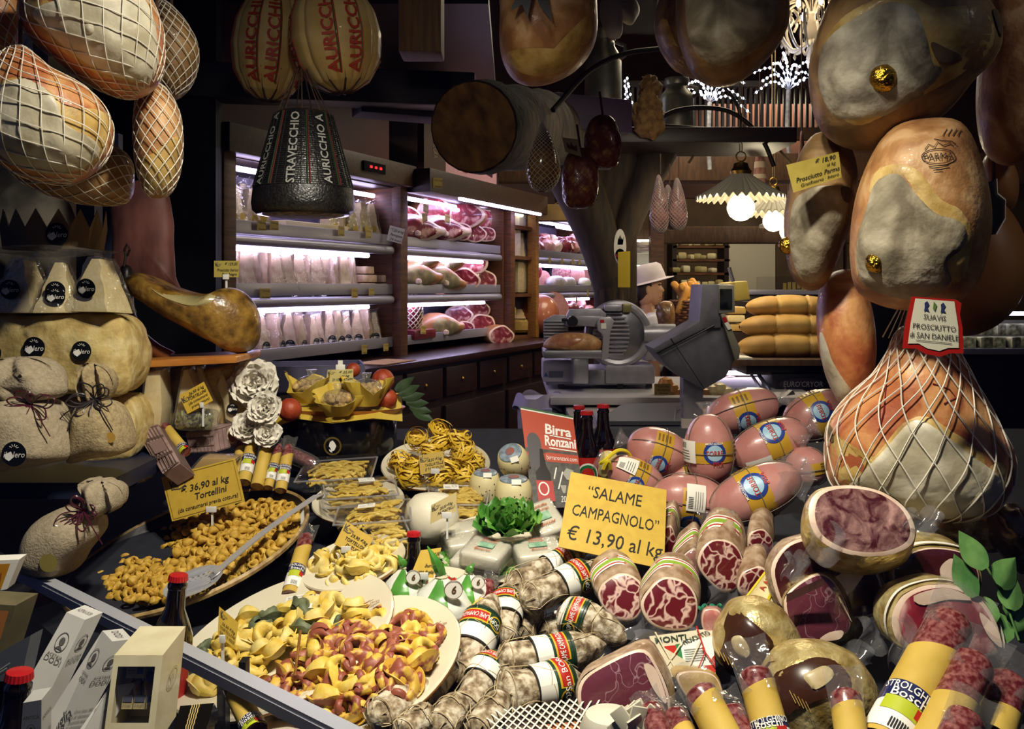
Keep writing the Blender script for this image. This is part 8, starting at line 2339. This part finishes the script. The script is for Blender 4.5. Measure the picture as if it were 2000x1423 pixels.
cut_meat('film_pack','pink film pack squeezed between the coppa and the gold foil ham',[(1375,1190),(1405,1192),(1412,1225),(1395,1245),(1372,1225)],1.42,(.01,.04,-.01),mat('pink_pack','b8605c','d8a09a',scale=40,rough=.3,coat=.8),MORT,(.9,))
o,md,q,qs,qt=cp('netted_pack','printed pack under a white net at the bottom of the window',[(985,1392),(1130,1372),(1150,1440),(990,1450)],(1.20,1.20,1.12,1.12),(0,.05,-.05))
obj('pack_body',md,mat('dark_print','2a221c','6a5848',scale=30,rough=.4),o,0);obj('orange_print',q.rect(0,.55,1,1),mat('tan_print','a8683c',rough=.5),o,0)
obj('white_net',join(*[q.line([(k/9,-.05),(k/9+.45,1.0)],.03,.004)for k in range(-3,9)],*[q.line([(k/9+.45,-.05),(k/9,1.0)],.03,.005)for k in range(-3,9)]),NET,o,0)
# white cheese parcel with tied straps
o=thing('tied_white_cheese','round white cheese with a knot of white straps at the bottom of the window','cheese',W(1190,1420,1.12))
k=1.12/F
obj('cheese_body',lathe([(.001,-40*k),(50*k,-30*k),(58*k,0),(46*k,26*k),(.001,36*k)],32),mat('fresh_cheese','d2ccb6','dfdac8',scale=8,rough=.5),o)
rr=rnd(6)
obj('straps',join(*[xf(box(.020,.003,.045,(0,0,0),.001),T((1238-1190+rr.uniform(-26,26))*k,-.03-rr.uniform(0,.02),(1420-1390+rr.uniform(-14,14))*k)@Euler((rr.uniform(-.4,.4),rr.uniform(-.9,.9),rr.uniform(-.6,.6))).to_matrix().to_4x4())for _ in range(13)]),mat('white_strap','cfc9b2',rough=.6),o,30)
# big salami in straw paper along the front
straw_salami('largest paper wrapped salami with a blue banded label, leaning before the gold rimmed ham',(1866,1200),(1728,1462),1.20,1.06,92,True,.32,bl=.66)
straw_salami('thick paper wrapped salami beside the largest one, red meat bare on top',(1908,1282),(1815,1470),1.14,1.04,84,False,.5)
straw_salami('thick red salami at the window edge, paper just below its tip',(1972,1322),(1935,1440),1.16,1.10,78,False,.6)
straw_salami('short red salami end in film lowest at the window edge',(1890,1398),(1850,1480),1.04,1.0,74,False,.9)
straw_salami('paper wrapped salami leaning on the lowest gold foil ham',(1650,1348),(1668,1470),1.10,1.04,60,False,.28)
straw_salami('paper wrapped salami lettered in white on navy before the gold foil hams',(1470,1302),(1512,1450),1.12,1.06,66,True,.26,'STROLGHINO',.74)
straw_salami('plain paper wrapped salami below the packed ham',(1362,1342),(1425,1460),1.10,1.04,66,False,.22)
straw_salami('red salami tip between two paper wrapped ones at the bottom',(1425,1385),(1465,1470),1.12,1.06,56,False,.9)
straw_salami('red salami end beside the white cheese parcel',(1315,1392),(1350,1470),1.12,1.06,52,False,.5)
straw_salami('film wrapped red salami beside the knot of white straps',(1268,1380),(1300,1460),1.10,1.04,50,False,.9)
# leafy sprig
SPR=mat('basil_leaf','44743a','76a458',scale=24,rough=.5)
sp=thing('leaf_sprig','fresh green leafy sprig at the window edge above the salami','plant',W(1945,1160,1.34),world=True)
ST=[W(1915,1085,1.38),W(1940,1130,1.36),W(1965,1180,1.34),W(1990,1250,1.32)]
obj('stem',tube(spline(ST,8),.0016,6),SPR,sp)
for i,(x,y,a,L,w_)in enumerate(((1905,1165,20,.052,.014),(1925,1110,30,.05,.014),(1955,1145,-40,.042,.018),(1965,1200,-70,.045,.02),(1950,1210,60,.045,.016),(1985,1235,-80,.04,.018),(1975,1190,-20,.04,.016),(1975,1250,40,.045,.016))):
 obj('leaf',xf(leafmd(L*1.25,w_*1.3,i,.15),Matrix.Translation(W(x,y,1.33))@R('Y',-a)@R('X',65)),SPR,sp,80)
 # service counter, slicer, scale, salesperson, bread
GREYP=mat('grey_paint','8d8b96','a09ea8',scale=20,rough=.35,metal=.35)
DGREY=mat('scale_grey','55545c','62616a',scale=20,rough=.5)
BLK=mat('black_plastic','0d0d10',rough=.35)
WLAM=mat('white_laminate','b6b2b4',rough=.4)
def pbox(x0,y0,x1,y1,Y,D,bev=.004):
 """box whose front fills the pixel rectangle at depth Y, D metres deep"""
 a,b=W(x0,y0,Y),W(x1,y1,Y)
 return box(abs(b.x-a.x),D,abs(a.z-b.z),((a.x+b.x)/2,Y+D/2,(a.z+b.z)/2),bev)
def pprism(pts,Y,D,bev=.003):
 p=prism([(W(x,y,Y).x,W(x,y,Y).z)for x,y in pts],D,bev)
 return xf(p,T(0,Y+D/2,0))
sc=thing('service_counter','white and dark service counter carrying the slicer and scale','counter',(.8,4.2,0),world=True)
obj('counter_top',box(1.25,.95,.035,(.8,4.55,1.03),.004),WLAM,sc);obj('cabinet_body',box(1.15,.85,1.0,(.8,4.58,.505)),DARKWOOD,sc)
obj('lower_board',box(.75,.7,.03,(.62,3.85,.985),.004),mat('beige_board','a59a92',rough=.5),sc);obj('front_panel',box(1.1,.05,.96,(.8,3.62,.48)),BLK,sc)
obj('white_leg',box(.04,.04,1.0,(.16,4.05,.5)),mat('lilac_leg','9d98c0',rough=.5),sc)
# slicer
SL=4.4
sl=thing('meat_slicer','grey steel meat slicer with a big round blade on the counter','slicer',W(1170,756,SL),world=True)
obj('base',join(pbox(1066,722,1276,752,SL,.34,.012),pbox(1182,712,1280,750,SL-.02,.3,.014)),GREYP,sl)
obj('motor_block',pbox(1060,704,1122,746,SL-.03,.22,.012),WLAM,sl)
obj('rating_plate',join(pbox(1072,725,1100,737,SL-.035,.003,0)),mat('plate_grey','6a6a76'),sl);obj('blue_mark',pprism([(1063,735),(1066,727),(1070,735)],SL-.036,.003,0),mat('mark_blue','2a6aa8'),sl)
obj('carriage',join(pbox(1062,684,1176,700,SL-.16,.26,.006),pbox(1118,698,1150,750,SL-.14,.12,.012)),STEEL,sl)
obj('foot',join(*[pbox(x,750,x+12,758,SL,.03,.002)for x in(1090,1205,1262)]),BLK,sl)
c=W(1207,652,SL);R0=62*SL/F
bm=R('X',90)
obj('blade',xf(lathe([(.001,-.01),(R0*.9,-.01),(R0*.98,0),(R0*.9,.006),(.001,.01)],48),Matrix.Translation(c)@bm),mat('blade_steel','a8a8b0',rough=.22,metal=.9),sl)
obj('blade_guard',xf(tube([(R0*.93*cos(a),R0*.93*sin(a),0)for a in[2*pi*k/56 for k in range(56)]],.022,8,True),Matrix.Translation(c)@bm),GREYP,sl)
obj('cover_ribs',join(*[pbox(1207-w_,y-1.6,1207+w_*.5,y+1.6,SL-.035,.012,.001)for y,w_ in[(604+8*k,sqrt(max(0,46**2-(604+8*k-652)**2)))for k in range(12)]if w_>8]),GREYP,sl)
obj('gauge_plate',pprism([(1062,625),(1082,615),(1110,615),(1110,672),(1062,672)],SL-.02,.02),GREYP,sl)
obj('gauge_ribs',join(*[pbox(1062,y,1108,y+3,SL-.028,.006,.001)for y in range(626,672,6)]),STEEL,sl)
obj('arm_cover',join(pprism([(1104,622),(1112,604),(1172,602),(1185,612),(1180,636),(1106,638)],SL-.05,.06,.006),pprism([(1118,634),(1124,616),(1180,618),(1182,640)],SL-.08,.03,.005)),GREYP,sl)
obj('top_grip',pbox(1180,594,1216,608,SL-.06,.05,.012),GREYP,sl);obj('brass_grip',pbox(1216,593,1234,610,SL-.05,.05,.006),mat('khaki_metal','8a8458',rough=.35,metal=.5),sl)
obj('knob',join(xf(lathe([(.001,-.03),(.022,-.028),(.028,0),(.024,.02),(.001,.02)],18),Matrix.Translation(W(1118,627,SL-.12))@bm),pbox(1097,621,1112,628,SL-.12,.02,.004)),BLK,sl)
ha=obj('handle',pprism([(1166,630),(1172,620),(1192,618),(1200,626),(1192,650),(1188,700),(1174,704),(1178,655),(1168,645)],SL-.13,.04,.006),mat('handle_light','aaa7ae',rough=.35,metal=.4),sl)
obj('red_sticker',pbox(1172,624,1180,630,SL-.134,.003,0),CAPR,ha);obj('white_sticker',pbox(1174,631,1184,642,SL-.134,.003,0),PAPER,ha)
obj('motor_housing',join(pprism([(1250,640),(1278,640),(1290,690),(1284,705),(1258,706)],SL+.02,.16,.02),xf(lathe([(.001,-.06),(.045,-.055),(.05,0),(.05,.1)],20),Matrix.Translation(W(1278,652,SL))@R('Y',90))),GREYP,sl)
hh=thing('ham_on_slicer','boned pale ham lying on the slicer carriage','ham',W(1118,668,SL-.1))
b=px_blob(1118,668,SL-.1,[(1062,672),(1072,660),(1100,650),(1140,650),(1168,660),(1176,674),(1165,688),(1120,690),(1080,684),(1064,680)],.07)
obj('rind',b.md(8,.003,18),SKIN,hh);obj('lean_side',b.patch([b.q(1080,662),b.q(1110,654),b.q(1140,658),b.q(1120,672),b.q(1090,676)],.002,nz=.003),mat('ham_lean','9a5a40','b88458',scale=20,rough=.4,coat=.4),hh)
# scale
SY_=3.7
s2=thing('shop_scale','dark grey shop scale head on a column with a small display','scale',W(1355,850,SY_),world=True)
obj('column',pbox(1334,735,1374,860,SY_+.04,.08,.008),GREYP,s2)
obj('head',join(pprism([(1281,688),(1300,672),(1372,636),(1408,636),(1436,668),(1436,700),(1418,736),(1374,761),(1340,742),(1300,712)],SY_,.26,.006),pprism([(1280,690),(1276,680),(1366,628),(1372,555),(1408,555),(1408,640),(1376,642)],SY_-.01,.24,.004)),DGREY,s2)
obj('display_housing',pprism([(1404,556),(1434,556),(1436,610),(1404,612)],SY_-.02,.2,.004),mat('housing','7a7870',rough=.45),s2)
obj('display_screen',pbox(1406,564,1430,602,SY_-.026,.004,0),mat('dark_screen','101214','3a3c38',scale=14,rough=.08,coat=.5),s2)
obj('keypad_panel',pprism([(1408,614),(1416,612),(1446,680),(1444,700),(1436,704)],SY_-.03,.1,.003),mat('keypad','7c7a6c',rough=.45),s2)
obj('red_sticker',pprism([(1411,620),(1417,618),(1421,628),(1415,630)],SY_-.034,.003,0),CAPR,s2);obj('white_sticker',pprism([(1415,631),(1422,628),(1430,642),(1422,644)],SY_-.034,.003,0),PAPER,s2)
obj('seam_line',join(tube([W(1290,690,SY_-.012),W(1395,635,SY_-.012)],.003,4),tube([W(1310,660,SY_-.012),W(1375,758,SY_-.012)],.0015,4)),BLK,s2)
tp=thing('scale_plate','flat steel weighing plate beside the scale column','scale',W(1260,815,3.4),world=True)
obj('plate',([W(1216,788,3.75),W(1330,786,3.75),W(1330,822,3.35),W(1165,822,3.35)]+[W(1216,794,3.75),W(1330,792,3.75),W(1330,830,3.35),W(1165,830,3.35)],[(0,1,2,3),(7,6,5,4),(0,4,5,1),(1,5,6,2),(2,6,7,3),(3,7,4,0)]),STEEL,tp,0)
obj('bent_wire',tube([W(1318,822,3.36),W(1320,798,3.5),W(1330,795,3.6)],.004,6),STEEL,tp);obj('body',pbox(1172,830,1332,900,3.36,.35,.006),GREYP,tp)
ticket(1294,760,4.0,32,22,'yellow ticket in a clear holder between slicer and scale',yaw=4,lines=3,name='price_ticket')
o=thing('bagged_bin','bin lined with a lilac white bag below the slicer','bin',W(1052,800,4.2))
obj('bin',lathe([(.09,-.3),(.10,0),(.098,.06)],20),WLAM,o);obj('bag_liner',grid(lambda u,v:((.10+.02*v+.006*sin(u*40))*cos(2*pi*u),(.10+.02*v+.006*sin(u*40))*sin(2*pi*u),.07-.06*v+.015*sin(u*25)),60,4,True),mat('bag_lilac','a8a0b8',rough=.5),o)
# salesperson
PY=5.7;k=PY/F
pe=thing('person','person in a white hat and white shirt turned to the side behind the counter','person',W(1272,700,PY),world=True)
SKN=mat('face_skin','b98a6c','c69a7c',scale=8,rough=.5);HAIR=mat('dark_hair','1c100b','2e1a12',scale=40,rough=.5,stretch=(1,1,.2));SHIRT=mat('white_shirt','b9b6c0','c8c6ce',scale=10,rough=.8,bump=.3,bscale=14)
def skin_body(joints,edges,name,m,parent,sub=2):
 me=bpy.data.meshes.new(name);me.from_pydata([tuple(j[0])for j in joints],edges,[])
 o_=bpy.data.objects.new(name,me);COL.objects.link(o_)
 md_=o_.modifiers.new('s','SKIN');o_.modifiers.new('u','SUBSURF').levels=sub
 for i,j in enumerate(joints):me.skin_vertices[0].data[i].radius=j[1]
 me.skin_vertices[0].data[0].use_root=True
 bpy.context.view_layer.update()
 m2=bpy.data.meshes.new_from_object(o_.evaluated_get(bpy.context.evaluated_depsgraph_get()))
 V=[v.co.copy()for v in m2.vertices];Fc=[tuple(p.vertices)for p in m2.polygons]
 bpy.data.objects.remove(o_)
 return V,Fc
zt=W(1272,520,PY).z;bx_=W(1256,700,PY).x
J=[((bx_,PY,.95),(.13,.10)),((bx_,PY,1.15),(.13,.10)),((bx_+.01,PY,1.30),(.14,.11)),((bx_+.02,PY,1.40),(.055,.055)),((bx_+.035,PY,1.48),(.05,.05)),((bx_+.03,PY-.17,1.335),(.05,.05)),((bx_+.07,PY-.20,1.10),(.042,.042)),((bx_+.25,PY-.16,1.10),(.03,.03)),((bx_+.33,PY-.14,1.12),(.032,.02)),((bx_+.03,PY+.17,1.335),(.05,.05)),((bx_+.06,PY+.20,1.10),(.042,.042)),((bx_+.24,PY+.12,1.08),(.03,.03)),((bx_,PY-.09,.88),(.09,.09)),((bx_+.01,PY-.09,.48),(.06,.06)),((bx_,PY-.09,.06),(.04,.04)),((bx_,PY+.09,.88),(.09,.09)),((bx_+.01,PY+.09,.48),(.06,.06)),((bx_,PY+.09,.06),(.04,.04))]
E=[(0,1),(1,2),(2,3),(3,4),(2,5),(5,6),(6,7),(7,8),(2,9),(9,10),(10,11),(0,12),(12,13),(13,14),(0,15),(15,16),(16,17)]
hb_=px_blob(1276,568,PY,[(1248,560),(1256,535),(1278,526),(1294,534),(1298,548),(1297,556),(1303,566),(1303,569),(1299,571),(1300,576),(1297,578),(1299,582),(1295,590),(1286,596),(1276,594),(1268,600),(1254,594)],.072,p=.6)
head=xf(hb_.md(9),Matrix.Translation(W(1270,568,PY)))
fing=[tube(spline([Vector((bx_+.34,PY-.165+.018*i,1.125)),Vector((bx_+.385,PY-.165+.018*i,1.13)),Vector((bx_+.40+.008*(i%3),PY-.165+.018*i,1.105))],4),.008,7)for i in range(4)]+[tube(spline([Vector((bx_+.32,PY-.16,1.13)),Vector((bx_+.35,PY-.185,1.15)),Vector((bx_+.37,PY-.185,1.14))],4),.009,7)]
obj('body',join(skin_body(J,E,'b',None,None),head,*fing),SKN,pe,80)
hq=lambda x,y,off=.002:W(1270,568,PY)+hb_.pt(*hb_.q(x,y),off)
obj('eye',xf(lathe([(.001,-.006),(.012,-.002),(.012,.002),(.001,.006)],10),Matrix.Translation(hq(1291,556,.0))),mat('eye_dark','1a120e',rough=.2),pe)
obj('eyebrow',tube([hq(1284,550),hq(1290,548),hq(1295,551)],.0035,5),HAIR,pe);obj('lips',tube([hq(1293,580),hq(1297,579)],.004,5),mat('lip','9a5448',rough=.4),pe)
obj('ear',xf(Blob([(0,.03),(.018,.018),(.014,-.01),(0,-.03),(-.014,-.005),(-.012,.02)],.012).md(5),Matrix.Translation(hq(1268,566,.004))),SKN,pe)
hr=px_blob(1266,560,PY,[(1246,548),(1262,530),(1284,528),(1294,540),(1284,546),(1282,560),(1272,568),(1270,582),(1258,592),(1246,580),(1242,562)],.082)
obj('hair',join(xf(hr.md(7,.003,40),Matrix.Translation(W(1260,560,PY))),tube(spline([W(1244,572,PY),W(1236,590,PY),W(1234,615,PY),W(1240,635,PY)],6),[.03,.035,.04,.042,.044,.045,.046,.046,.045,.044,.042,.04,.037,.034,.03,.026,.02,.014,.01],10)),HAIR,pe)
HM=Matrix.Translation(W(1262,546,PY))@R('Y',-14)
obj('hat',join(xf(lathe([(.12,-.02),(.118,.02),(.108,.075),(.085,.095),(.02,.098),(.001,.092)],32,1.05,.92),HM),xf(thick(lathe([(.115,-.012),(.165,-.022),(.168,-.02)],36,1.05,.9,False),.004),HM)),mat('white_hat','b5a9b0','c4bac0',scale=10,rough=.8),pe)
JS=[((j[0][0],j[0][1],j[0][2]),(j[1][0]*1.14+.004,j[1][1]*1.14+.004))for i,j in enumerate(J)if i in(0,1,2,3,5,6,9,10)]
obj('shirt',skin_body(JS,[(0,1),(1,2),(2,3),(2,4),(4,5),(2,6),(6,7)],'c',None,None),SHIRT,pe,80)
obj('collar',xf(lathe([(.075,-.02),(.07,.02),(.06,.035)],20,1,1,False),Matrix.Translation((bx_+.02,PY,1.375))),SHIRT,pe)
# basket of breadsticks, bread, glass case
WICK=mat('wicker','4a2a18','7a4e30',scale=60,rough=.7,bump=.6)
bk=thing('bread_basket','dark wicker basket of golden bread sticks beside the scale','basket',W(1345,640,4.9))
kk=4.9/F;rx=36*kk
obj('basket_body',join(*[tube([((rx*(.86+.14*z)+.004*sin(a*12+j*pi))*cos(a),(rx*(.86+.14*z)+.004*sin(a*12+j*pi))*sin(a),z*52*kk)for a in[2*pi*i/72 for i in range(72)]],.0075,5,True)for j,z in enumerate([i/10 for i in range(11)])]),WICK,bk)
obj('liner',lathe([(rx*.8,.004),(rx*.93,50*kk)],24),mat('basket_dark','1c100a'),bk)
CRUST=mat('bread_crust','a06a22','d29e4c',scale=8,rough=.55,bump=.1,c3='bc8434')
rr=rnd(9)
rp=None
for i in range(15):
 a_,b_=1330+rr.uniform(0,36),578+rr.uniform(-8,12)
 if rp is None:
  o=obj('bread_stick',Blob([(-.018,-.06),(-.02,.05),(-.012,.075),(.012,.075),(.02,.05),(.018,-.06),(0,-.075)],.018).md(6),CRUST);rp=o
 else:
  o=rp.copy();COL.objects.link(o)
 o.location=W(a_,b_,4.82+rr.uniform(0,.14));o.rotation_euler=(rr.uniform(-.6,.3),rr.uniform(-.7,.6),rr.uniform(-.5,.5));o.scale=(1,1,rr.uniform(.8,1.15))
 tag(o,'golden bread stick heaped in the dark wicker basket','bread','bread sticks in the basket')
o=obj('nut_bag',px_blob(1298,620,4.75,[(1285,592),(1312,590),(1318,620),(1312,645),(1296,650),(1284,622)],.05).md(6,.006,30),mat('brown_bag','5a3a24','8a6844',scale=40,rough=.35,coat=.6),loc=W(1298,620,4.75));tag(o,'clear bag of brown bites leaning on the wicker basket','bag')
LOAF=mat('loaf','9c7434','d0a860',scale=5,rough=.65,bump=.15,bscale=40,c3='b88e48')
def loaf(label,x0,x1,y0,y1,Y,n=3,sag=6):
 k=Y/F;L=(x1-x0)*k;h=(y1-y0)*k/2
 o=thing('bread_loaf',label,'bread',W((x0+x1)/2,(y0+y1)/2,Y))
 def f(u,v):
  t=v;x=(t-.5)*L;e=max(0.02,1-abs(2*t-1)**3.2)**.5
  sg=abs(sin(pi*n*t))**.35 if 0<t<1 else 0
  r=h*e*(.86+.14*sg);a=2*pi*u
  return(x,1.5*r*cos(a),r*sin(a)*1.0+h*.12*sin(pi*t))
 obj('crust',grid(f,24,60,True),LOAF,o,80)
 obj('floury_score',join(*[tube([(L*(j/n-.5)+.03*cos(a)*.6,-1.4*h*sin(a)*.88,h*cos(a)*.9+.006)for a in[-.2+1.9*i/8 for i in range(9)]],.006,5)for j in range(1,n)]),mat('flour','c8ac78',rough=.8),o)
loaf('topmost long loaf of the bread stack, scored in three',1456,1628,578,622,4.65)
loaf('middle long loaf of the bread stack',1444,1640,614,662,4.6)
loaf('bottom long loaf of the bread stack lying on the board',1440,1640,652,702,4.55)
bb=thing('bread_board','dark board carrying the loaves above the glass case','board',W(1520,708,4.4),world=True)
obj('board',pbox(1428,702,1760,714,4.35,.5,.003),BEAMW,bb);obj('paper_edge',pbox(1436,698,1470,703,4.36,.3,0),PAPER,bb)
gc=thing('glass_case','black refrigerated glass case with a lettered front under the bread','display case',W(1560,760,4.3),world=True)
obj('hood',join(pbox(1458,714,1780,732,4.42,.3,.004),pprism([(1508,730),(1780,730),(1780,776),(1530,776),(1515,760)],4.40,.25,.006)),BLK,gc)
q=Quad(W(1520,738,4.39),W(1612,738,4.39),W(1612,762,4.39),W(1520,762,4.39))
obj('badge',q.poly([(.5+.5*cos(a),.5+.5*sin(a))for a in[2*pi*k_/30 for k_ in range(30)]],.0),mat('badge_navy','10142c','3a1018',scale=3,rough=.4),gc,0);obj('lettering',q.text("EURO'CRYOR",.52,.5,.62,.1,0,.01,.003,.84),mat('badge_grey','76767e',rough=.5),gc,0)
obj('support_struts',join(tube([W(1468,732,4.5),W(1500,780,4.3)],.008,6),tube([W(1482,732,4.5),W(1520,785,4.3)],.01,6),tube([W(1545,768,4.2),W(1500,806,4.0)],.02,6)),STEEL,gc)
obj('inner_shelf',box(1.3,1.0,.03,(1.55,5.0,W(1450,790,4.6).z),0),PAPER,gc);obj('case_body',box(1.35,1.0,.85,(1.55,5.0,.44)),DARKWOOD,gc)
obj('light_tube',tube([W(1400,728,5.0),W(1520,728,5.0)],.012,8),mat('case_tube','ffffff',emit=9,ecol='e8dcff'),gc)
dg=[obj('deli_portion',Blob([(-.06,0),(-.03,.03),(.03,.035),(.06,0),(.03,-.03),(-.03,-.03)],.05).md(5,.01,30,i),m)for i,m in enumerate((MORT,PAPER,mat('deli_orange','c87a4a','e0b090',scale=40,rough=.4),MEATF))]
rr=rnd(12)
for i in range(26):
 o=dg[i%4]if i<4 else dg[i%4].copy()
 if i>=4:COL.objects.link(o)
 o.location=W(1385+12*(i%13)+rr.uniform(-5,5),752+22*(i//13)+rr.uniform(-6,6),5.0-.3*(i//13));o.rotation_euler=(0,rr.uniform(-.5,.5),rr.uniform(0,3));s_=rr.uniform(.7,1.1);o.scale=(s_,)*3
 tag(o,'small deli portion laid out inside the lit glass case','food','deli portions in the glass case')
o=obj('red_bowl',lathe([(.06,-.05),(.1,.0),(.102,.005),(.09,0),(.05,-.02),(.001,-.025)],28),mat('bowl_red','8a3424',rough=.4),loc=W(1445,770,4.5));tag(o,'red bowl of antipasto in the lit glass case','bowl')
for i,(x,y,c_)in enumerate(((1378,770,0),(1392,764,1),(1405,760,1),(1386,778,1),(1402,774,0),(1418,768,1),(1312,762,0),(1300,750,0),(1322,770,0))):
 o=obj('small_round_cheese',lathe([(.001,-.035),(.03,-.022),(.038,0),(.028,.025),(.001,.036)],18),mat('smoked_cheese','b0742c',rough=.4,coat=.4)if c_==0 else mat('cream_cheese','d6c490',rough=.4,coat=.4),loc=W(x,y,4.2));tag(o,'small round cheese heaped beside the scale column','cheese','small round cheeses by the scale')
 # things at the back right and cheese on the far counter
o=obj('yellow_cheese',pprism([(1424,552),(1460,548),(1466,585),(1420,590)],5.6,.3,.01),mat('block_cheese','c0ac54',rough=.5));tag(o,'yellow cheese block with a knife behind the scale display','cheese')
o=obj('cheese_knife',join(tube([W(1432,550,5.6),W(1424,522,5.6)],.012,6)),STEEL);tag(o,'steel knife stuck upright in the yellow cheese block','knife')
for i,(x0,x1,y,lab)in enumerate(((1420,1458,606,'upper'),(1420,1456,622,'middle'),(1420,1462,640,'lower'))):
 o=obj('flat_cheese',pbox(x0,y-7,x1,y+7,5.0,.2,.012),CHEESE if i%2 else mat('tan_cheese'));tag(o,lab+' flat cheese of the stack between scale and loaves','cheese')
cc=thing('cheese_case','dark stepped case carrying the cheeses behind the scale','display case',W(1445,700,5.3),world=True)
obj('case_body',join(pbox(1412,648,1480,1090,5.0,.3,.004),pbox(1410,589,1475,1040,5.56,.45,.004)),DARKWOOD,cc)
fc=thing('far_counter','pale glass topped counter at the back with rows of small tickets','counter',W(1550,600,7.2),world=True)
obj('counter_body',pbox(1415,575,1900,936,7.2,.6,.01),DARKWOOD,fc);obj('steel_edge',pbox(1415,566,1900,575,7.15,.6,.004),LIP,fc);obj('glass_front',pbox(1478,540,1640,566,7.1,.01,0),film_mat('far_glass',gloss=.1,bump=0,rough=.05),fc)
rr=rnd(14)
for i in range(12):
 o=obj('far_ticket',pbox(1530+i*9,553-rr.uniform(0,8),1536+i*9,566,7.15,.01,0),TRAYY)if i==0 else bpy.data.objects['far_ticket'].copy()
 if i:COL.objects.link(o);o.location=(.037*i,0,rr.uniform(-.01,.012))
 tag(o,'tiny yellow ticket in the row on the far counter','price ticket','tickets on the far counter')
rc=thing('salad_counter','open chilled counter of packed salads seen past the hanging hams','counter',W(1950,700,5.2),world=True)
obj('steel_edge',pbox(1850,680,2150,692,5.2,.5,.004),STEEL,rc);obj('counter_body',pbox(1850,692,2150,1000,5.22,.5,.004),BLK,rc);obj('shelf_back',pbox(1850,625,2150,684,5.7,.03,0),mat('salad_back','6a6c64',rough=.4),rc)
obj('light_tube',tube([W(1880,612,5.4),W(2100,612,5.4)],.012,8),mat('case_tube'),rc)
rr=rnd(15);sp_=None
for i in range(12):
 if sp_ is None:o=obj('salad_pack',box(.085,.09,.07,(0,0,.035),.01),mat('salad_pack','5a6044','c2c4b0',scale=40,rough=.3,coat=.6));sp_=o
 else:o=sp_.copy();COL.objects.link(o)
 o.location=W(1862+28*(i%6),680-26*(i//6),5.3+.15*(i//6));o.rotation_euler=(0,0,rr.uniform(-.4,.4))
 tag(o,'packed salad tray on the chilled counter past the hams','package','packed salads on the chilled counter')
tag(obj('dark_column',pbox(1690,560,1760,1010,3.6,.2,.01),BLK),'dark column standing behind the hanging slim ham','column')
